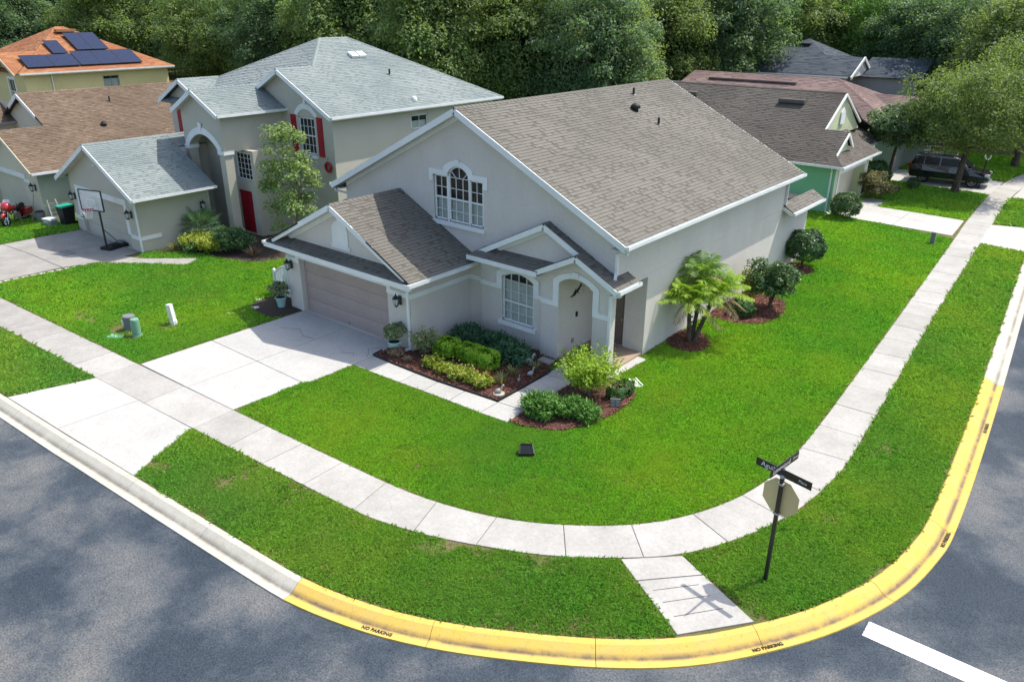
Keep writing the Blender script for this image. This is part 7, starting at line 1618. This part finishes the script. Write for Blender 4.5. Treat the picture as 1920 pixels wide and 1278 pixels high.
mb = MB(); cs = lambda wd, z1: [(wd,1.04),(wd*.99,1.10),(wd*.88,z1-.06),(wd*.80,z1-.02),(wd*.5,z1)]
loft(mb, [(-2.33,cs(.84,1.12)),(-2.1,cs(.88,1.66)),(-1.2,cs(.90,1.74)),(.1,cs(.90,1.73)),(.45,cs(.89,1.66)),(1.22,cs(.84,1.10))]); mb.build('cabin', MAT['carpaint'], C, local=True)
def sidewin(x0b,x1b,x0t,x1t): 
    for s_ in (-1,1):
        mb = MB(); mb.prism([(x0b,s_*.905,1.12),(x1b,s_*.905,1.12),(x1t,s_*.83,1.58),(x0t,s_*.83,1.58)],(0,s_*.012,.002)); mb.build('side_window', MAT['carglass'], C, local=True)
sidewin(-.55,.98,-.55,.42); sidewin(-1.5,-.63,-1.5,-.63); sidewin(-2.15,-1.58,-1.95,-1.58)
mb = MB(); mb.prism([(1.20,-.72,1.13),(1.20,.72,1.13),(.52,.62,1.62),(.52,-.62,1.62)],(.02,0,.014)); mb.build('windscreen', MAT['carglass'], C, local=True)
for s_ in (-1,1):
    wheel(C,(1.45,s_*.84,.37),.37,.24,10); wheel(C,(-1.45,s_*.84,.37),.37,.24,10)
    mb = MB(); mb.tube([(-1.9,s_*.68,1.76),(-1.8,s_*.69,1.80),(.05,s_*.69,1.80),(.2,s_*.68,1.75)],.022,6); mb.build('roof_rail', MAT['chrome'], C, local=True)
    mb = MB(); mb.obox((.85,s_*1.05,1.13),V((.07,0,0)),V((0,.10,0)),V((0,0,.07))); mb.build('mirror', MAT['carpaint'], C, local=True)
    mb = MB(); mb.obox((2.22,s_*.72,.78),V((.14,s_*-.05,-.02)),V((0,.12,0)),V((0,0,.07))); mb.build('headlight', MAT['lampglass'], C, local=True); mb = MB(); mb.obox((-2.36,s_*.74,.98),V((.05,0,0)),V((0,.12,0)),V((0,0,.12))); mb.build('tail_light', MAT['redgloss'], C, local=True)
    mb = MB(); mb.bar((-1.05,s_*.985,.36),(1.05,s_*.985,.36),.03,.06); mb.build('side_step', MAT['chrome'], C, local=True)
    for x in (.35,-.75): mb = MB(); mb.bar((x-.12,s_*.98,.98),(x+.06,s_*.98,.98),.02,.03); mb.build('door_handle', MAT['chrome'], C, local=True)
mb = MB(); mb.bar((-.6,-.68,1.82),(-.6,.68,1.82),.06,.03); mb.build('cross_bar', MAT['chrome'], C, local=True); mb = MB(); mb.obox((2.40,0,.62),V((.02,0,0)),V((0,.5,0)),V((0,0,.12))); mb.build('grille', MAT['chrome'], C, local=True); MB().box(2.38,2.42,-.26,.26,.40,.52).build('number_plate', MAT['vinyl'], C, local=True)
# slim driveway light post, flag, air conditioner
u = empty('driveway_post', (-8.45,57.9,0), 'slim black post with forked white top in front of the black car', 'post'); MB().tube([(0,0,-.1),(.12,0,1.85)],.045,7).build('post', MAT['black'], u, local=True); MB().lathe((0,0,0),[(.16,0),(.16,.05),(.06,.1)],10).build('base', MAT['black'], u, local=True)
for s_ in (-1,1): MB().tube([(.12,0,1.8),(.12+s_*.14,0,1.98),(.12+s_*.17,0,2.12)],[.03,.05,.03],7).build('fork_arm', MAT['vinyl'], u, local=True)
def flagmat():
    m, ns, ls, b = newmat('striped_flag'); tc = ns.new('ShaderNodeTexCoord'); sp = ns.new('ShaderNodeSeparateXYZ'); ls.new(tc.outputs['Object'], sp.inputs[0]); w_ = ns.new('ShaderNodeMath'); w_.operation = 'MULTIPLY'; w_.inputs[1].default_value = 7.5; ls.new(sp.outputs[2], w_.inputs[0]); f = ns.new('ShaderNodeMath'); f.operation = 'FRACT'; ls.new(w_.outputs[0], f.inputs[0]); r_ = ramp(ns, [(.49,(.45,.03,.04)),(.51,(.7,.68,.66))]); ls.new(f.outputs[0], r_.inputs[0]); ls.new(r_.outputs[0], b.inputs['Base Color']); return m
u = empty('flag', (-12.1,59.6,0), 'small red and white striped flag hanging above the black car', 'flag'); MB().tube([(0,0,-.1),(0,0,2.9)],.025,6).build('pole', MAT['vinyl'], u, local=True)
mb = MB(); k_ = 10
for i in range(k_+1):
    x = .9*i/k_; y = .09*math.sin(i*1.1); mb.v += [(x,y,2.1-.15*i/k_),(x,y,2.75-.2*i/k_)]
for i in range(k_): mb.f.append((2*i,2*i+2,2*i+3,2*i+1)); mb.m.append(0)
mb.build('cloth', flagmat(), u, local=True, smooth=True)
u = empty('air_conditioner', (-15.6,44.05,0), 'small dark air conditioner unit against the green side wall', 'air conditioner'); MB().box(-.38,.38,-.38,.38,.05,.85).build('housing', MAT['utilgrey'], u, local=True); MB().lathe((0,0,.85),[(.34,0),(.34,.03),(.1,.05)],14).build('fan_grille', MAT['black'], u, local=True)
for z in (.2,.35,.5,.65): MB().box(-.385,.385,-.385,.385,z,z+.03).build('louvre', MAT['blackmat'], u, local=True)
# red wreath on the sage house, parked pale car beyond the bend
u = empty('wall_wreath', (-30.62,23.66,3.5), 'round red wreath on the sage house wall beside the young tree', 'wreath'); mb = MB(); mb.tube([V((-.45+.2*math.cos(t*math.pi/8),-.05,.2*math.sin(t*math.pi/8))) for t in range(17)],.07,7,cap=False); mb.build('ring', MAT['red'], u, local=True); MB().tube([(-.45,-.05,.32),(-.45,-.02,.45)],.01,4).build('hook', MAT['black'], u, local=True)
